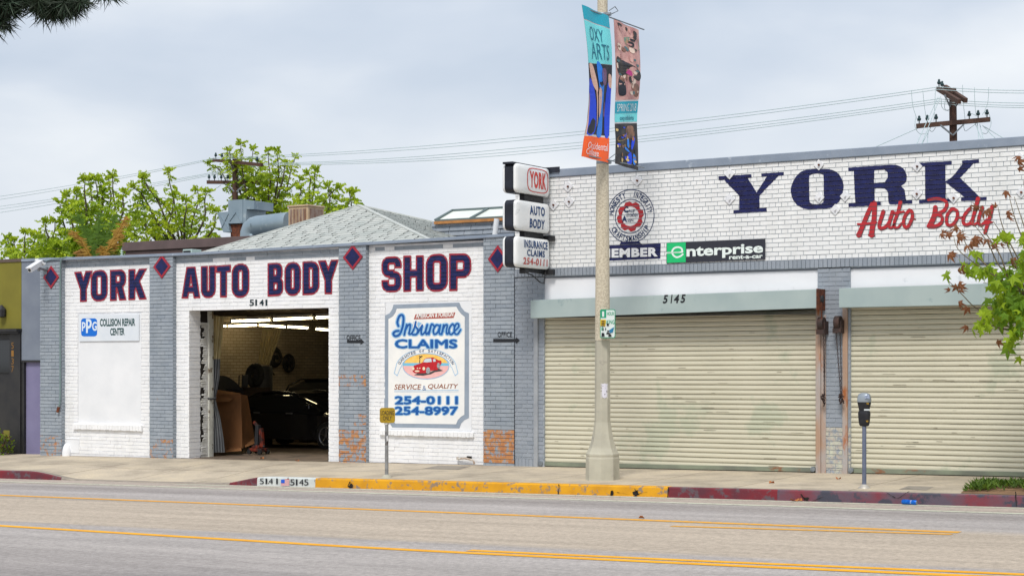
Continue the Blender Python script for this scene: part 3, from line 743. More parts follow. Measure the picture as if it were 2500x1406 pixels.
# ragged flaking strip and the steel door channel behind it
m_rag = mat('flaking_white_plaster', (0.72, 0.72, 0.70), (0.56, 0.55, 0.50), 9, 0.9, bump=0.5, bscale=30)
b = MB(); rr = random.Random(11); z = -0.1; y0, y1 = PY + JD, PY + JD + 0.24
b.box(GX0 - 0.06, GX0 - 0.02, y0, y1 + 0.1, -0.2, GZ, 1)
zl = ZF(500, 795, 0.5)
b.box(GX0 - 0.03, GX0 - .004, y0 + .02, y1, -0.2, GZ - .26, 0)
run = 0
while z < GZ - 0.26:
    h_ = rr.uniform(.03, .055)
    if run <= 0: run = rr.randint(2, 8); bad = rr.random() < .78 and z < zl
    run -= 1; a0 = y0 + (rr.uniform(0.03, 0.13) if bad else rr.uniform(0, .03))
    if bad: b.box(GX0 - .012, GX0 - .001, y0, a0 + rr.uniform(0, .05), z, z + h_, 1)
    b.hexa([(GX0 - 0.03, a0, z), (GX0 + 0.004 + rr.uniform(0, .01), a0, z + rr.uniform(0, .012)), (GX0 + 0.004, y1, z), (GX0 - 0.03, y1, z), (GX0 - 0.03, a0 + rr.uniform(-.01, .03), z + h_ * .86), (GX0 + 0.004, a0 + rr.uniform(-.01, .04), z + h_ * .86), (GX0 + 0.004, y1, z + h_ * .86), (GX0 - 0.03, y1, z + h_ * .86)], 0)
    z += h_
b.build('flaking_strip', [m_rag, m_crack], shop)
b = MB(); b.box(GX0 - 0.02, GX0 + 0.03, y1, y1 + 0.085, -0.2, GZ)
b.box(GX0 - 0.02, GX0 + 0.02, y1 + 0.087, y1 + 0.14, -0.2, GZ - 0.002)
b.build('door_channel', mat('chipped_door_paint', lin(206, 206, 196), lin(190, 190, 180), 6, 0.6, c3=lin(110, 96, 76), s3=7, t3=0.56), shop)

# shell: floor, side walls, rear wall, roof deck; the inside faces are white brick
m_floor = mat('workshop_floor', lin(120, 104, 90), lin(92, 80, 70), 3, 0.6, c3=lin(60, 54, 50), s3=1.2, t3=0.58)
b = MB(); b.add([(SX0 + 0.1, PY - 0.06, zf(SX0) + 0.004), (SX1, PY - 0.06, zf(SX1) + 0.004), (SX1, 14, zf(SX1) + 0.02), (SX0 + 0.1, 14, zf(SX0) + 0.02)], [(0, 1, 2, 3)])
b.build('workshop_floor', m_floor, shop)
def inner_brick():
    m, t, p = nmat('inner_white_brick'); N = t.nodes.new; K = t.links.new
    p.inputs['Roughness'].default_value = 0.7
    g = N('ShaderNodeNewGeometry'); sp = N('ShaderNodeSeparateXYZ'); K(g.outputs['Position'], sp.inputs[0]); ad = N('ShaderNodeMath'); K(sp.outputs['X'], ad.inputs[0]); K(sp.outputs['Y'], ad.inputs[1])
    cb = N('ShaderNodeCombineXYZ'); K(ad.outputs[0], cb.inputs['X']); K(sp.outputs['Z'], cb.inputs['Y'])
    bt = N('ShaderNodeTexBrick'); bt.inputs['Scale'].default_value = 1; bt.inputs['Brick Width'].default_value = 0.222; bt.inputs['Row Height'].default_value = 0.0755; bt.inputs['Mortar Size'].default_value = 0.007
    bt.inputs['Color1'].default_value = lin(176, 160, 136); bt.inputs['Color2'].default_value = lin(160, 146, 124); bt.inputs['Mortar'].default_value = lin(120, 106, 88)
    K(cb.outputs[0], bt.inputs['Vector']); n = N('ShaderNodeTexNoise'); n.inputs['Scale'].default_value = 1.2; n.inputs['Detail'].default_value = 6; K(g.outputs['Position'], n.inputs['Vector'])
    rf = N('ShaderNodeMapRange'); rf.inputs['From Min'].default_value = 0.3; rf.inputs['From Max'].default_value = 0.7; rf.inputs['To Min'].default_value = 0.65; rf.inputs['To Max'].default_value = 1.1; K(n.outputs['Fac'], rf.inputs['Value'])
    sc_ = N('ShaderNodeVectorMath'); sc_.operation = 'SCALE'; K(bt.outputs['Color'], sc_.inputs[0]); K(rf.outputs[0], sc_.inputs['Scale']); K(sc_.outputs[0], p.inputs['Base Color'])
    bp = N('ShaderNodeBump'); bp.inputs['Strength'].default_value = 0.6; bp.inputs['Distance'].default_value = 0.01; K(bt.outputs['Fac'], bp.inputs['Height']); bp.invert = True; K(bp.outputs[0], p.inputs['Normal'])
    return m
m_inner = inner_brick()
b = MB(); b.box(SX0 + 0.03, SX0 + 0.28, PY + 0.31, 14, -0.5, 3.9); b.build('side_wall', m_inner, shop)
b = MB(); b.box(SX1 - 0.28, SX1 - 0.03, PY + 0.31, 14, -0.5, 3.9); b.build('side_wall', m_inner, shop)
b = MB(); b.box(SX0 + 0.285, SX1 - 0.285, 13.75, 14.0, -0.5, 3.9); b.build('rear_wall', m_inner, shop)
b = MB(); b.box(SX0 + 0.285, SX1 - 0.285, PY + 0.35, 13.74, 3.05, 3.2)
for i in range(12): b.box(SX0 + 0.29, SX1 - 0.29, 1.2 + i * 1.05, 1.3 + i * 1.05, 2.93, 3.048)
b.build('roof_deck', m_wood, shop)
b = MB(); b.box(SX0 + 0.03, SX1 - 0.03, PY + 0.31, 14.0, 3.9, 3.99); b.build('flat_roof', mat('roofing_felt', lin(120, 122, 124), lin(100, 102, 106), 3, 0.9), shop)
# shallow hip roof of pale shingles
def shingle():
    m, t, p = nmat('pale_shingle'); N = t.nodes.new; K = t.links.new
    p.inputs['Roughness'].default_value = 0.9
    g = N('ShaderNodeNewGeometry'); at = N('ShaderNodeAttribute'); at.attribute_name = 'tone'
    n = N('ShaderNodeTexNoise'); n.inputs['Scale'].default_value = 3; n.inputs['Detail'].default_value = 7; K(g.outputs['Position'], n.inputs['Vector'])
    ad = N('ShaderNodeMath'); K(n.outputs['Fac'], ad.inputs[0]); K(at.outputs['Fac'], ad.inputs[1])
    r = N('ShaderNodeValToRGB'); r.color_ramp.elements[0].position = 0.3; r.color_ramp.elements[0].color = lin(172, 177, 173); r.color_ramp.elements[1].position = 0.7; r.color_ramp.elements[1].color = lin(192, 194, 189)
    K(ad.outputs[0], r.inputs['Fac']); K(r.outputs[0], p.inputs['Base Color']); return m
m_sh = shingle()
m_gap = mat('shingle_gap', lin(118, 130, 131), rough=1)
def shingle_face(mb, A, B, C, row=0.15, tab=0.38, seed=1):
    """courses of overlapping tabs on the triangle A-B (eaves) to C (apex)"""
    rr = random.Random(seed); mb.attr = True
    A, B, C = Vector(A), Vector(B), Vector(C); ex = (B - A); W_ = ex.length; ex.normalize()
    n = ex.cross(C - A).normalized()
    if n.z < 0: n = -n
    ey = n.cross(ex).normalized(); Hh = (C - A).dot(ey); cx_ = (C - A).dot(ex)
    mb.add([A - n * 0.01, B - n * 0.01, C - n * 0.01], [(0, 1, 2)], 1)
    nr = int(Hh / row)
    for k in range(nr):
        v0 = k * Hh / nr; v1 = (k + 1) * Hh / nr; 
        l = cx_ * (v0 / Hh); r_ = W_ + (cx_ - W_) * (v0 / Hh); l1 = cx_ * (v1 / Hh); r1 = W_ + (cx_ - W_) * (v1 / Hh)
        u = -rr.uniform(0, tab)
        while u < W_:
            u0, u1 = u + 0.014, u + tab * rr.choice((0.8, 1, 1.3)) - 0.014; u = u1 + 0.014
            a, c = max(u0, l), min(u1, r_); a1, c1 = max(u0, l1), min(u1, r1)
            if c - a < 0.02: continue
            if c1 < a1: a1 = c1 = (a1 + c1) / 2
            sag = rr.uniform(0, 0.02)
            P = lambda s_, t_, o_: A + ex * s_ + ey * t_ + n * o_
            v = [P(a, v0 - sag, 0.02), P(c, v0 - sag, 0.02), P(c1, v1 + 0.004, 0.004), P(a1, v1 + 0.004, 0.004), P(a, v0 - sag, -0.01), P(c, v0 - sag, -0.01)]
            mb.add(v, [(0, 1, 2, 3), (4, 5, 1, 0)], 0, False, rr.uniform(-0.09, 0.09))
b = MB()
eL = Vector((XF(478, 0.4), 0.4, 4.04)); eR = Vector((XF(1052, 0.4), 0.4, 4.10)); wdt = eR.x - eL.x
ap = F(876, 503, 0.4 + wdt * 0.5)
eRr = Vector((eR.x, 0.4 + wdt, 4.1)); eLr = Vector((eL.x, 0.4 + wdt, 4.05))
shingle_face(b, eL, eR, ap, seed=1); shingle_face(b, eR, eRr, ap, seed=2); shingle_face(b, eRr, eLr, ap, seed=3); shingle_face(b, eLr, eL, ap, seed=4)
for q in (eL, eR, eRr, eLr): b.bar(q + Vector((0, 0, 0.01)), ap + Vector((0, 0, 0.02)), 0.09, 0.03, 0)
b.build('hip_roof', [m_sh, m_gap], shop)
# monitor with sloping glass beside the tall building
mon = MB(); y0 = 1.2
q = [F(1068, 541, 2.6), F(1235, 532, 2.6)]; zt = q[0].z; xA = XF(1066, 2.6); xB = SX1 - 0.04
mon.attr = True
mon.box(xA + 0.02, xB, 2.62, 3.4, 3.95, zt - 0.02, 1)
for k in range(7):
    zz0 = 4.0 + k * (zt - 4.0) / 7; x = xA - 0.1
    while x < xB:
        w_ = random.uniform(0.3, 0.55); mon.hexa([(x + .006, 2.55 - 0.0, zz0 - .01), (min(x + w_, xB), 2.55, zz0 - .01), (min(x + w_, xB), 2.6, zz0 - .01), (x + .006, 2.6, zz0 - .01), (x + .006, 2.585, zz0 + (zt - 4) / 7), (min(x + w_, xB), 2.585, zz0 + (zt - 4) / 7), (min(x + w_, xB), 2.61, zz0 + (zt - 4) / 7), (x + .006, 2.61, zz0 + (zt - 4) / 7)], 0); x += w_ + .004
mo = mon.build('roof_monitor', [mat('grey_shingle', lin(148, 154, 162), lin(128, 136, 146), 5, 0.9), m_gap], shop)
m_glass = mat('skylight_glass', lin(210, 216, 208), lin(224, 228, 220), 2, 0.6, spec=0.3)  # reflected sky put into the panes as a pale matte colour
fr = MB(); gl = MB()
T0 = F(1104, 516, 3.4); zt2 = T0.z
A0 = Vector((xA, 2.55, zt)); B0 = Vector((xB, 2.55, zt)); A1 = Vector((T0.x, 3.4, zt2)); B1 = Vector((xB, 3.4, zt2))
for i in range(5):
    t = i / 4.0; p0 = A0.lerp(B0, t); p1 = A1.lerp(B1, t); fr.bar(p0 + Vector((0, 0, .03)), p1 + Vector((0, 0, .02)), 0.05, 0.03)
    if i < 4:
        q0 = A0.lerp(B0, t + .25); q1 = A1.lerp(B1, t + .25); gl.quad(p0, q0, q1, p1)
fr.bar(A0 + Vector((0, 0, .015)), B0 + Vector((0, 0, .015)), 0.04); fr.bar(A1 + Vector((0, 0, .015)), B1 + Vector((0, 0, .015)), 0.05)
fo = fr.build('skylight_frame', mat('skylight_bar', lin(96, 110, 110), rough=0.6), mo)
gl.build('skylight_pane', m_glass, mo)
b = MB(); b.box(xA, xB, 2.50, 2.56, zt - 0.06, zt - 0.005); b.build('skylight_sill', mat('bare_timber', lin(186, 128, 70), lin(150, 104, 62), 6, 0.8), mo)
b = MB(); b.tube([F(1213, 534, 2.3), F(1208, 577, 2.3)], 0.055, 10); b.build('vent_pipe', m_plaster, shop)

# --- lettering of the body shop: heavy gothic capitals drawn as outlines, red edge under navy
def G_(fn, w_=0.62, n=90):
    xs = np.linspace(-0.12, w_ + 0.12, int(n * (w_ + .24) / 1.24)); ys = np.linspace(-0.12, 1.12, n); X, Y = np.meshgrid(xs, ys); return fn(X, Y, w_), xs, ys
T_ = 0.235
mn, mxm = np.minimum, np.maximum
def bx(X, Y, x0, y0, x1, y1): return rr_sdf(X, Y, x0, y0, x1, y1, 0.0)
def ring(X, Y, x0, y0, x1, y1, r, t): return mxm(rr_sdf(X, Y, x0, y0, x1, y1, r), -rr_sdf(X, Y, x0 + t, y0 + t * 0.82, x1 - t, y1 - t * 0.82, max(r - t, 0.05)))
def gO(X, Y, w): return ring(X, Y, 0, 0, w, 1, 0.27, T_)
def gU(X, Y, w): return mn(mxm(ring(X, Y, 0, 0, w, 1.6, 0.25, T_), Y - 1), 9)
def gD(X, Y, w): return mxm(mn(bx(X, Y, 0, 0, T_, 1), mxm(ring(X, Y, -0.5, 0, w, 1, 0.27, T_), -X)), -9 + 0 * X)
def gB(X, Y, w): return mn(bx(X, Y, 0, 0, T_ * .95, 1), mn(mxm(ring(X, Y, -0.5, 0.455, w - .03, 1, 0.2, T_ * .88), -X), mxm(ring(X, Y, -0.5, 0, w, 0.56, 0.2, T_ * .9), -X)))
def gP(X, Y, w): return mn(bx(X, Y, 0, 0, T_, 1), mxm(ring(X, Y, -0.5, 0.36, w, 1, 0.24, T_), -X))
def gR(X, Y, w): return mn(mn(bx(X, Y, 0, 0, T_, 1), mxm(ring(X, Y, -0.5, 0.42, w - .02, 1, 0.22, T_ * .95), -X)), mxm(butt_sdf(X, Y, (w * .50, 0.62), (w - T_ * .42, -0.1), T_), mxm(-Y, Y - .6)))
def gY(X, Y, w): return mxm(mn(mn(butt_sdf(X, Y, (0.07, 1.15), (w / 2, 0.42), T_), butt_sdf(X, Y, (w - 0.07, 1.15), (w / 2, 0.42), T_)), bx(X, Y, w / 2 - T_ / 2, 0, w / 2 + T_ / 2, 0.5)), Y - 1)
def gK(X, Y, w): return mn(bx(X, Y, 0, 0, T_, 1), mxm(mn(butt_sdf(X, Y, (T_ * .6, 0.36), (w - .07, 1.1), T_ * .95), butt_sdf(X, Y, (w * .40, 0.66), (w - .09, -0.1), T_)), mxm(mxm(Y - 1, -Y), -X + .05)))
def gA(X, Y, w): return mn(mxm(mn(butt_sdf(X, Y, (0.09, -0.1), (w / 2 - .035, 1.08), T_ * .92), butt_sdf(X, Y, (w - 0.09, -0.1), (w / 2 + .035, 1.08), T_ * .92)), mxm(Y - 1, -Y)), bx(X, Y, w * .25, 0.17, w * .75, 0.36))
def gT(X, Y, w): return mn(bx(X, Y, 0, 0.80, w, 1), bx(X, Y, w / 2 - T_ / 2, 0, w / 2 + T_ / 2, 0.9))
def gH(X, Y, w): return mn(mn(bx(X, Y, 0, 0, T_, 1), bx(X, Y, w - T_, 0, w, 1)), bx(X, Y, .1, 0.40, w - .1, 0.60))
def gS(X, Y, w):
    up = mxm(ring(X, Y, 0, 0.44, w, 1, 0.22, T_ * .92), -bx(X, Y, w - T_ - .02, 0.40, w + .2, 0.70)); lo = mxm(ring(X, Y, 0, 0, w, 0.565, 0.22, T_ * .92), -bx(X, Y, -.2, 0.31, T_ + .02, 0.60))
    up = mxm(up, -bx(X, Y, -.2, 0.2, 0.02, 0.44)); return mn(up, lo)
GL = {'O': gO, 'U': gU, 'D': gD, 'B': gB, 'P': gP, 'R': gR, 'Y': gY, 'K': gK, 'A': gA, 'T': gT, 'H': gH, 'S': gS}
GLC = {}
def glyph(ch, w_, grow):
    k = (ch, round(w_, 2), grow)
    if k not in GLC:
        f, xs, ys = G_(GL[ch], w_); GLC[k] = group_loops(contours(f.copy(), xs, ys, grow))
    return GLC[k]
def big_word(spec, Y, ed=0.03):
    """each letter: char, x0, x1, top y at left/right, bottom y at left/right (red edge included)"""
    for kind, mm, grow, yy, cut in (('letter_edge', m_redo, ed, Y - 0.0065, True), ('letter_face', m_navy, -0.022, Y - 0.0085, True), ('letter_in_joint', m_navyd, 0.0, Y + 0.0072, False)):
        b = MB()
        for ch, x0, x1, t0, t1, b0, b1 in spec:
            w_ = (x1 - x0) / abs(b0 - t0); w_ = max(w_ * 1.18, 0.56)
            q = pxquad(x0, x1, t0, t1, b0, b1, lambda px, py: F(px, py, yy))
            for lp in glyph(ch, w_, grow):
                vs, fs = tess(lp); b.add([q((u + ed) / (w_ + 2 * ed), (v + ed) / (1 + 2 * ed)) for u, v in vs], fs)
        o = b.build(kind, mm, shop)
        if cut: cut_courses(o, LH, LJ * 0.8, 0.0)
big_word([('Y', 181, 226, 664, 660, 738, 736), ('O', 221, 263, 660, 657, 737, 735), ('R', 268, 309, 659, 657, 735, 733), ('K', 313, 358, 657, 655, 733, 731)], PY)
big_word([('A', 443, 489, 652, 649, 729, 728), ('U', 490, 527, 649, 647, 729, 727), ('T', 527, 564, 648, 645, 727, 726), ('O', 565, 609, 644, 642, 728, 726)], PY)
big_word([('B', 653, 692, 642, 640, 724, 722), ('O', 694, 735, 640, 638, 723, 722), ('D', 738, 780, 638, 636, 721, 719), ('Y', 776, 827, 636, 633, 719, 718)], PY)
big_word([('S', 931, 981, 627, 625, 714, 713), ('H', 984, 1035, 624, 623, 713, 711), ('O', 1039, 1094, 621, 618, 713, 711), ('P', 1096, 1151, 619, 618, 711, 709)], PY)
fp = lambda px, py: F(px, py, PY - 0.007)
f0 = lambda px, py: F(px, py, -0.006)
b = MB()
for ch, x_ in (('5', 609), ('1', 623), ('4', 633), ('1', 648)):
    letter('', ch, (x_, x_ + (11 if ch != '1' else 4.5), 731, 731, 747, 746), fp, None, None, 0.02, mb=b)
b.build('house_number', mat('house_number_paint', lin(16, 40, 46), rough=0.5), shop)
for (xa, xb, ya, yb, x2, x3, ym) in ((846, 880, 818, 831, 847, 889, 834), (1215, 1250, 810, 823, 1204, 1269, 831)):
    b = MB(); letter('', 'OFFICE', (xa, xb, ya, ya, yb, yb), f0, None, None, 0.012, mb=b)
    th = 4.2 if x3 - x2 > 50 else 3.4
    vs, fs = tess([[(x2, ym - th), (x3 - 9, ym - th), (x3 - 9, ym - 8), (x3, ym), (x3 - 9, ym + 8), (x3 - 9, ym + th), (x2, ym + th)]]); b.add([f0(*v) for v in vs], fs)
    b.build('office_arrow', m_blk, shop)
# wall-tie plates: diamonds painted navy with a red rim
def diamond(mb, cx, cy, hx, hy, Y, th, m0, m1, rim=0.74):
    c = F(cx, cy, Y); wx = F(cx + hx, cy, Y).x - c.x; hz = hy / FPX * (c - CAM).dot(FW)
    o4 = lambda s_, y_: [(c.x - wx * s_, y_, c.z), (c.x, y_, c.z - hz * s_), (c.x + wx * s_, y_, c.z), (c.x, y_, c.z + hz * s_)]
    A_, B_, C_ = o4(1, Y), o4(1, Y - th), o4(rim, Y - th - 0.002)
    mb.add(A_ + B_, [(4, 5, 6, 7), (0, 1, 5, 4), (1, 2, 6, 5), (2, 3, 7, 6), (3, 0, 4, 7)], m0)
    if m1 is not None: mb.add(C_, [(0, 1, 2, 3)], m1)
for cx, cy, hx, hy, Y in ((125.5, 677, 19, 28, 0.0), (396, 651, 21, 29, 0.0), (862, 628, 24, 31, 0.0), (1216, 632, 24, 33, 0.0)):
    b = MB(); diamond(b, cx, cy, hx, hy, Y, 0.018, 0, 1); b.build('tie_plate', [m_redo, m_navy], shop)

# --- collision repair board
b = MB(); p0, p1 = F(193, 833, PY - 0.02), F(339, 767, PY - 0.02)
b.box(p0.x, p1.x, PY - 0.022, PY - 0.002, p0.z, p1.z); board = b.build('sign_panel', mat('pale_sign_panel', lin(220, 225, 230), lin(210, 217, 224), 2, 0.45), None)
sb = thing('repair_board', 'pale flat board with a blue square logo screwed to the white wall', 'sign', (p0.x, PY, p0.z)); board.parent = sb; board.matrix_parent_inverse = Matrix.Translation(-sb.location)
fs_ = lambda y: (lambda px, py: F(px, py, PY - 0.022 - y))
b = MB(); vs, fs = tess([[(q[0], q[1]) for q in contours(rr_sdf(*np.meshgrid(np.arange(194, 242, .5), np.arange(772, 825, .5)), 198, 777, 237, 821, 7), np.arange(194, 242, .5), np.arange(772, 825, .5))[0]]])
b.add([fs_(.002)(*v) for v in vs], fs); b.build('logo_square', mat('logo_blue', lin(0, 106, 205), rough=0.4), sb)
b = MB()
for ch, q in (('p', (200, 209, 786, 786, 808, 807)), ('p', (210, 224, 778, 778, 813, 812)), ('G', (225, 236.5, 785, 785, 808, 807))): letter('', ch, q, fs_(.004), None, None, 0.03, mb=b)
b.build('logo_lettering', mat('logo_white', lin(214, 226, 236), rough=0.4), sb)
b = MB(); letter('', 'COLLISION REPAIR', (244, 330, 778, 777, 797, 795.5), fs_(.002), None, None, 0.035, mb=b); letter('', 'CENTER', (269, 304, 801, 800, 819, 818), fs_(.002), None, None, 0.035, mb=b)
b.build('board_lettering', mat('dark_green_ink', lin(10, 66, 66), rough=0.5), sb)

# --- hand painted insurance mural on the plastered field
mu = thing('painted_mural', 'tall painted panel with scalloped grey border, blue lettering and a red coupe in an oval', 'mural', (MUX0, PY, MUZ0))
MY = PY + 0.002
fm = lambda k: (lambda px, py: F(px, py, MY - 0.004 - 0.0025 * k))
z5 = lambda x, y: (930 + x * 230 / 980.0, 730 + y * 330 / 1406.0)      # photo detail coordinates
def pm(name, loops, k, m):
    b = MB()
    for lp in loops: vs, fs = tess([[z5(*q) for q in l] for l in lp]); b.add([fm(k)(*v) for v in vs], fs)
    return b.build(name, m, mu)
def scal(i):
    if i == 0: A = [(130, 58), (815, 36)]; c1, c2, c3, c4 = (915, 148), (915, 1240), (830, 1340), (100, 1330); pts = [(130, 58), (815, 36), (835, 85), (872, 130), (915, 148), (915, 1235), (870, 1255), (835, 1290), (815, 1342), (118, 1332), (90, 1290), (34, 1262), (42, 170), (90, 148), (118, 105)]
    else: pts = [(165, 100), (785, 80), (808, 122), (838, 158), (872, 185), (868, 1200), (832, 1222), (800, 1255), (782, 1300), (150, 1292), (128, 1262), (76, 1235), (78, 208), (125, 180), (152, 140)]
    return pts
m_cream = mat('mural_white', lin(238, 237, 232), lin(228, 228, 226), 3, 0.6)
pm('mural_border', [[scal(0)]], 0, mat('mural_grey', lin(148, 160, 174), lin(138, 150, 164), 4, 0.6)); pm('mural_field', [[scal(1)]], 1, m_cream)
m_mb, m_ml, m_br = mat('mural_blue', lin(14, 92, 168), lin(20, 80, 150), 9, 0.5), mat('mural_pale_blue', lin(138, 186, 222), rough=0.5), mat('mural_brown', lin(146, 84, 54), rough=0.5)
# script word
ins = [([(182, 280), (170, 240), (190, 180), (220, 165), (235, 200), (225, 290), (195, 365), (150, 385), (128, 360), (150, 335), (185, 330)], 19), ([(268, 265), (250, 330), (243, 372)], 17), ([(250, 330), (280, 275), (305, 265), (300, 320), (292, 360), (315, 360), (340, 320), (362, 240)], 15),
       ([(362, 235), (358, 280), (385, 320), (370, 365), (330, 368)], 16), ([(385, 350), (430, 270), (418, 330), (425, 368), (460, 340), (482, 270)], 15), ([(482, 265), (465, 330), (475, 365), (498, 340)], 16), ([(498, 365), (520, 275), (535, 262), (552, 280)], 16),
       ([(610, 280), (575, 270), (545, 320), (555, 365), (590, 345), (618, 270), (605, 345), (622, 365), (645, 330)], 15), ([(652, 268), (640, 320), (632, 366)], 15), ([(640, 325), (668, 272), (690, 272), (680, 330), (688, 364), (712, 340)], 14), ([(765, 285), (745, 260), (712, 300), (708, 350), (735, 366), (770, 330)], 15), ([(772, 325), (808, 290), (805, 258), (780, 262), (762, 310), (770, 358), (800, 362), (828, 318)], 14)]
pm('mural_script_edge', strokes_loops(ins, 3.0, 12), 2, m_ml); pm('mural_script', strokes_loops(ins, 3.0, 1.5), 3, m_mb)
def mtext(name, s, x0, x1, t, bt, k, m, wgt, shear=0, tilt=0, sp=1.0, fat=0.0):
    (ax, ay), (bx_, by) = z5(x0, t), z5(x1, bt); b = MB()
    for i, (u, v) in enumerate(((0, 0),) if not fat else ((-1, -1), (1, -1), (-1, 1), (1, 1), (1.3, 0), (-1.3, 0), (0, 1.3), (0, -1.3))):
        u *= fat; v *= fat * .8; letter('', s, (ax + u, bx_ + u, ay + v, ay + tilt + v, by + v, by + tilt + v), fm(k + i * .07), None, None, wgt, sp, shear, mb=b)
    return b.build(name, m, mu)
for s_, x0, x1, t_, b_ in (('CLAIMS', 150, 788, 422, 508), ('254-0111', 150, 795, 1012, 1090), ('254-8997', 150, 795, 1120, 1200)):
    mtext('mural_lettering_edge', s_, x0, x1, t_, b_, 2, m_ml, 0.0, fat=2.6); mtext('mural_lettering', s_, x0, x1, t_, b_, 3, m_mb, 0.0, fat=1.0)
mtext('mural_lettering', 'SERVICE', 138, 420, 885, 940, 2, m_br, 0.012, 0.2); mtext('mural_lettering', 'QUALITY', 490, 805, 882, 938, 2, m_br, 0.012, 0.2); mtext('mural_lettering', '&', 432, 472, 900, 950, 2, mat('ampersand_blue', lin(110, 130, 170), rough=0.5), 0.0)
pm('mural_rule', [[[(138, 948), (808, 944), (808, 949), (138, 953)]], [[(138, 962), (808, 960), (808, 963), (138, 965)]]], 2, m_ml)
pm('mural_banner', [[[(360, 158), (774, 138), (756, 196), (342, 210)]]], 2, mat('banner_rust', lin(168, 78, 64), rough=0.5)); mtext('mural_lettering', 'AMERICAN & FOREIGN', 362, 756, 150, 200, 3, m_cream, 0.03, 0.15, -4.5)
# garland ribbon with lettering round the oval
cx5, cy5 = 470, 700
def rib(rx, ry, a0, a1, n=30): return [(cx5 + rx * math.sin(R(a0 + (a1 - a0) * i / n)), cy5 + 20 - ry * math.cos(R(a0 + (a1 - a0) * i / n))) for i in range(n + 1)]
r0 = rib(318, 205, -86, 86); r1 = rib(312, 200, -86, 86); r2 = rib(262, 160, -86, 86); r3 = rib(256, 155, -86, 86)
loops = [[r0 + r1[::-1]], [r2 + r3[::-1]]]
for sx in (-1, 1): loops.append([[(cx5 + sx * 318, 705), (cx5 + sx * 335, 772), (cx5 + sx * 300, 800), (cx5 + sx * 262, 705), (cx5 + sx * 267, 705), (cx5 + sx * 301, 790), (cx5 + sx * 328, 770), (cx5 + sx * 312, 705)]])
pm('mural_ribbon', loops, 2, m_ml)
b = MB(); word = 'GUARANTEE of SATISFACTION'; n_ = len(word)
for i, ch in enumerate(word):
    if ch == ' ': continue
    vs, fs, asp = text_mesh(ch, 0.012); a = R(-76 + 152 * (i + 0.5) / n_); rx, ry = 290, 182; c_ = (cx5 + rx * math.sin(a), cy5 + 20 - ry * math.cos(a)); ta = math.atan2(ry * math.sin(a), rx * math.cos(a))
    P = []
    for u, v in vs:
        x_, y_ = (u - .5) * (22 if ch != 'I' else 6), (v - .5) * (30 if ch not in 'of' else 26); P.append(fm(2)(*z5(c_[0] + x_ * math.cos(ta) + y_ * math.sin(ta), c_[1] + x_ * math.sin(ta) - y_ * math.cos(ta))))
    b.add(P, fs)
b.build('mural_lettering', mat('ribbon_ink', lin(40, 70, 110), rough=0.5), mu)
# oval scene
ox, oy, orx, ory = 468, 697, 240, 132
pm('oval_rim', [[ell(ox, oy, orx + 3, ory + 3, 40), ell(ox, oy, orx - 3, ory - 3, 40)]], 3, m_ml)
def band(y0, y1): return [[(ox + s_ * orx * math.sqrt(max(0, 1 - ((y - oy) / ory) ** 2)), y) for s_, ys in ((-1, np.linspace(y0, y1, 12)), (1, np.linspace(y1, y0, 12))) for y in ys]]
pm('oval_sky', [band(566, 664)], 2, mat('sunset_paint', lin(240, 186, 72), lin(246, 206, 120), 14, 0.6)); pm('oval_sea', [band(664, 694)], 2, mat('sea_paint', lin(120, 190, 216), rough=0.6)); pm('oval_sand', [band(694, 828)], 2, mat('sand_paint', lin(240, 190, 184), lin(232, 176, 172), 8, 0.6))
pm('painted_palm', [[[(398, 665), (404, 600), (410, 600), (406, 665)]], [[(408, 602), (392, 590), (400, 586), (412, 594), (425, 586), (436, 598), (420, 598), (425, 615), (412, 605), (398, 618), (396, 606)]]], 3, mat('palm_ink', lin(60, 50, 40), rough=0.6))
pm('painted_shadow', [[[(345, 790), (380, 770), (500, 765), (600, 720), (648, 745), (560, 758), (520, 780), (440, 795)]]], 3, mat('shadow_ink', lin(70, 66, 66), rough=0.6))
pm('painted_coupe', [[[(328, 715), (345, 690), (390, 675), (430, 660), (455, 620), (480, 610), (540, 606), (570, 620), (600, 636), (628, 640), (630, 665), (615, 690), (612, 700), (590, 735), (510, 745), (490, 765), (430, 770), (350, 768), (330, 750)]]], 4, mat('coupe_red', lin(198, 30, 40), lin(176, 24, 34), 30, 0.45))
pm('painted_glass', [[[(438, 655), (460, 622), (480, 617), (522, 615), (530, 652), (480, 658)]], [[(540, 625), (565, 622), (572, 648), (545, 652)]]], 5, mat('glass_paint', lin(200, 214, 220), rough=0.5))
for l_ in (ell(490, 742, 22, 34, 16), ell(598, 692, 16, 30, 16)): pm('painted_wheel', [[l_]], 5, mat('wheel_paint', lin(200, 204, 206), lin(90, 90, 92), 90, 0.5))
for l_ in (ell(336, 722, 12, 17, 12), ell(446, 722, 14, 18, 12), ell(376, 748, 26, 9, 14), ell(380, 718, 8, 6, 8), ell(404, 718, 8, 6, 8)): pm('painted_lamp', [[l_]], 5, mat('lamp_paint', lin(236, 220, 190), rough=0.5))

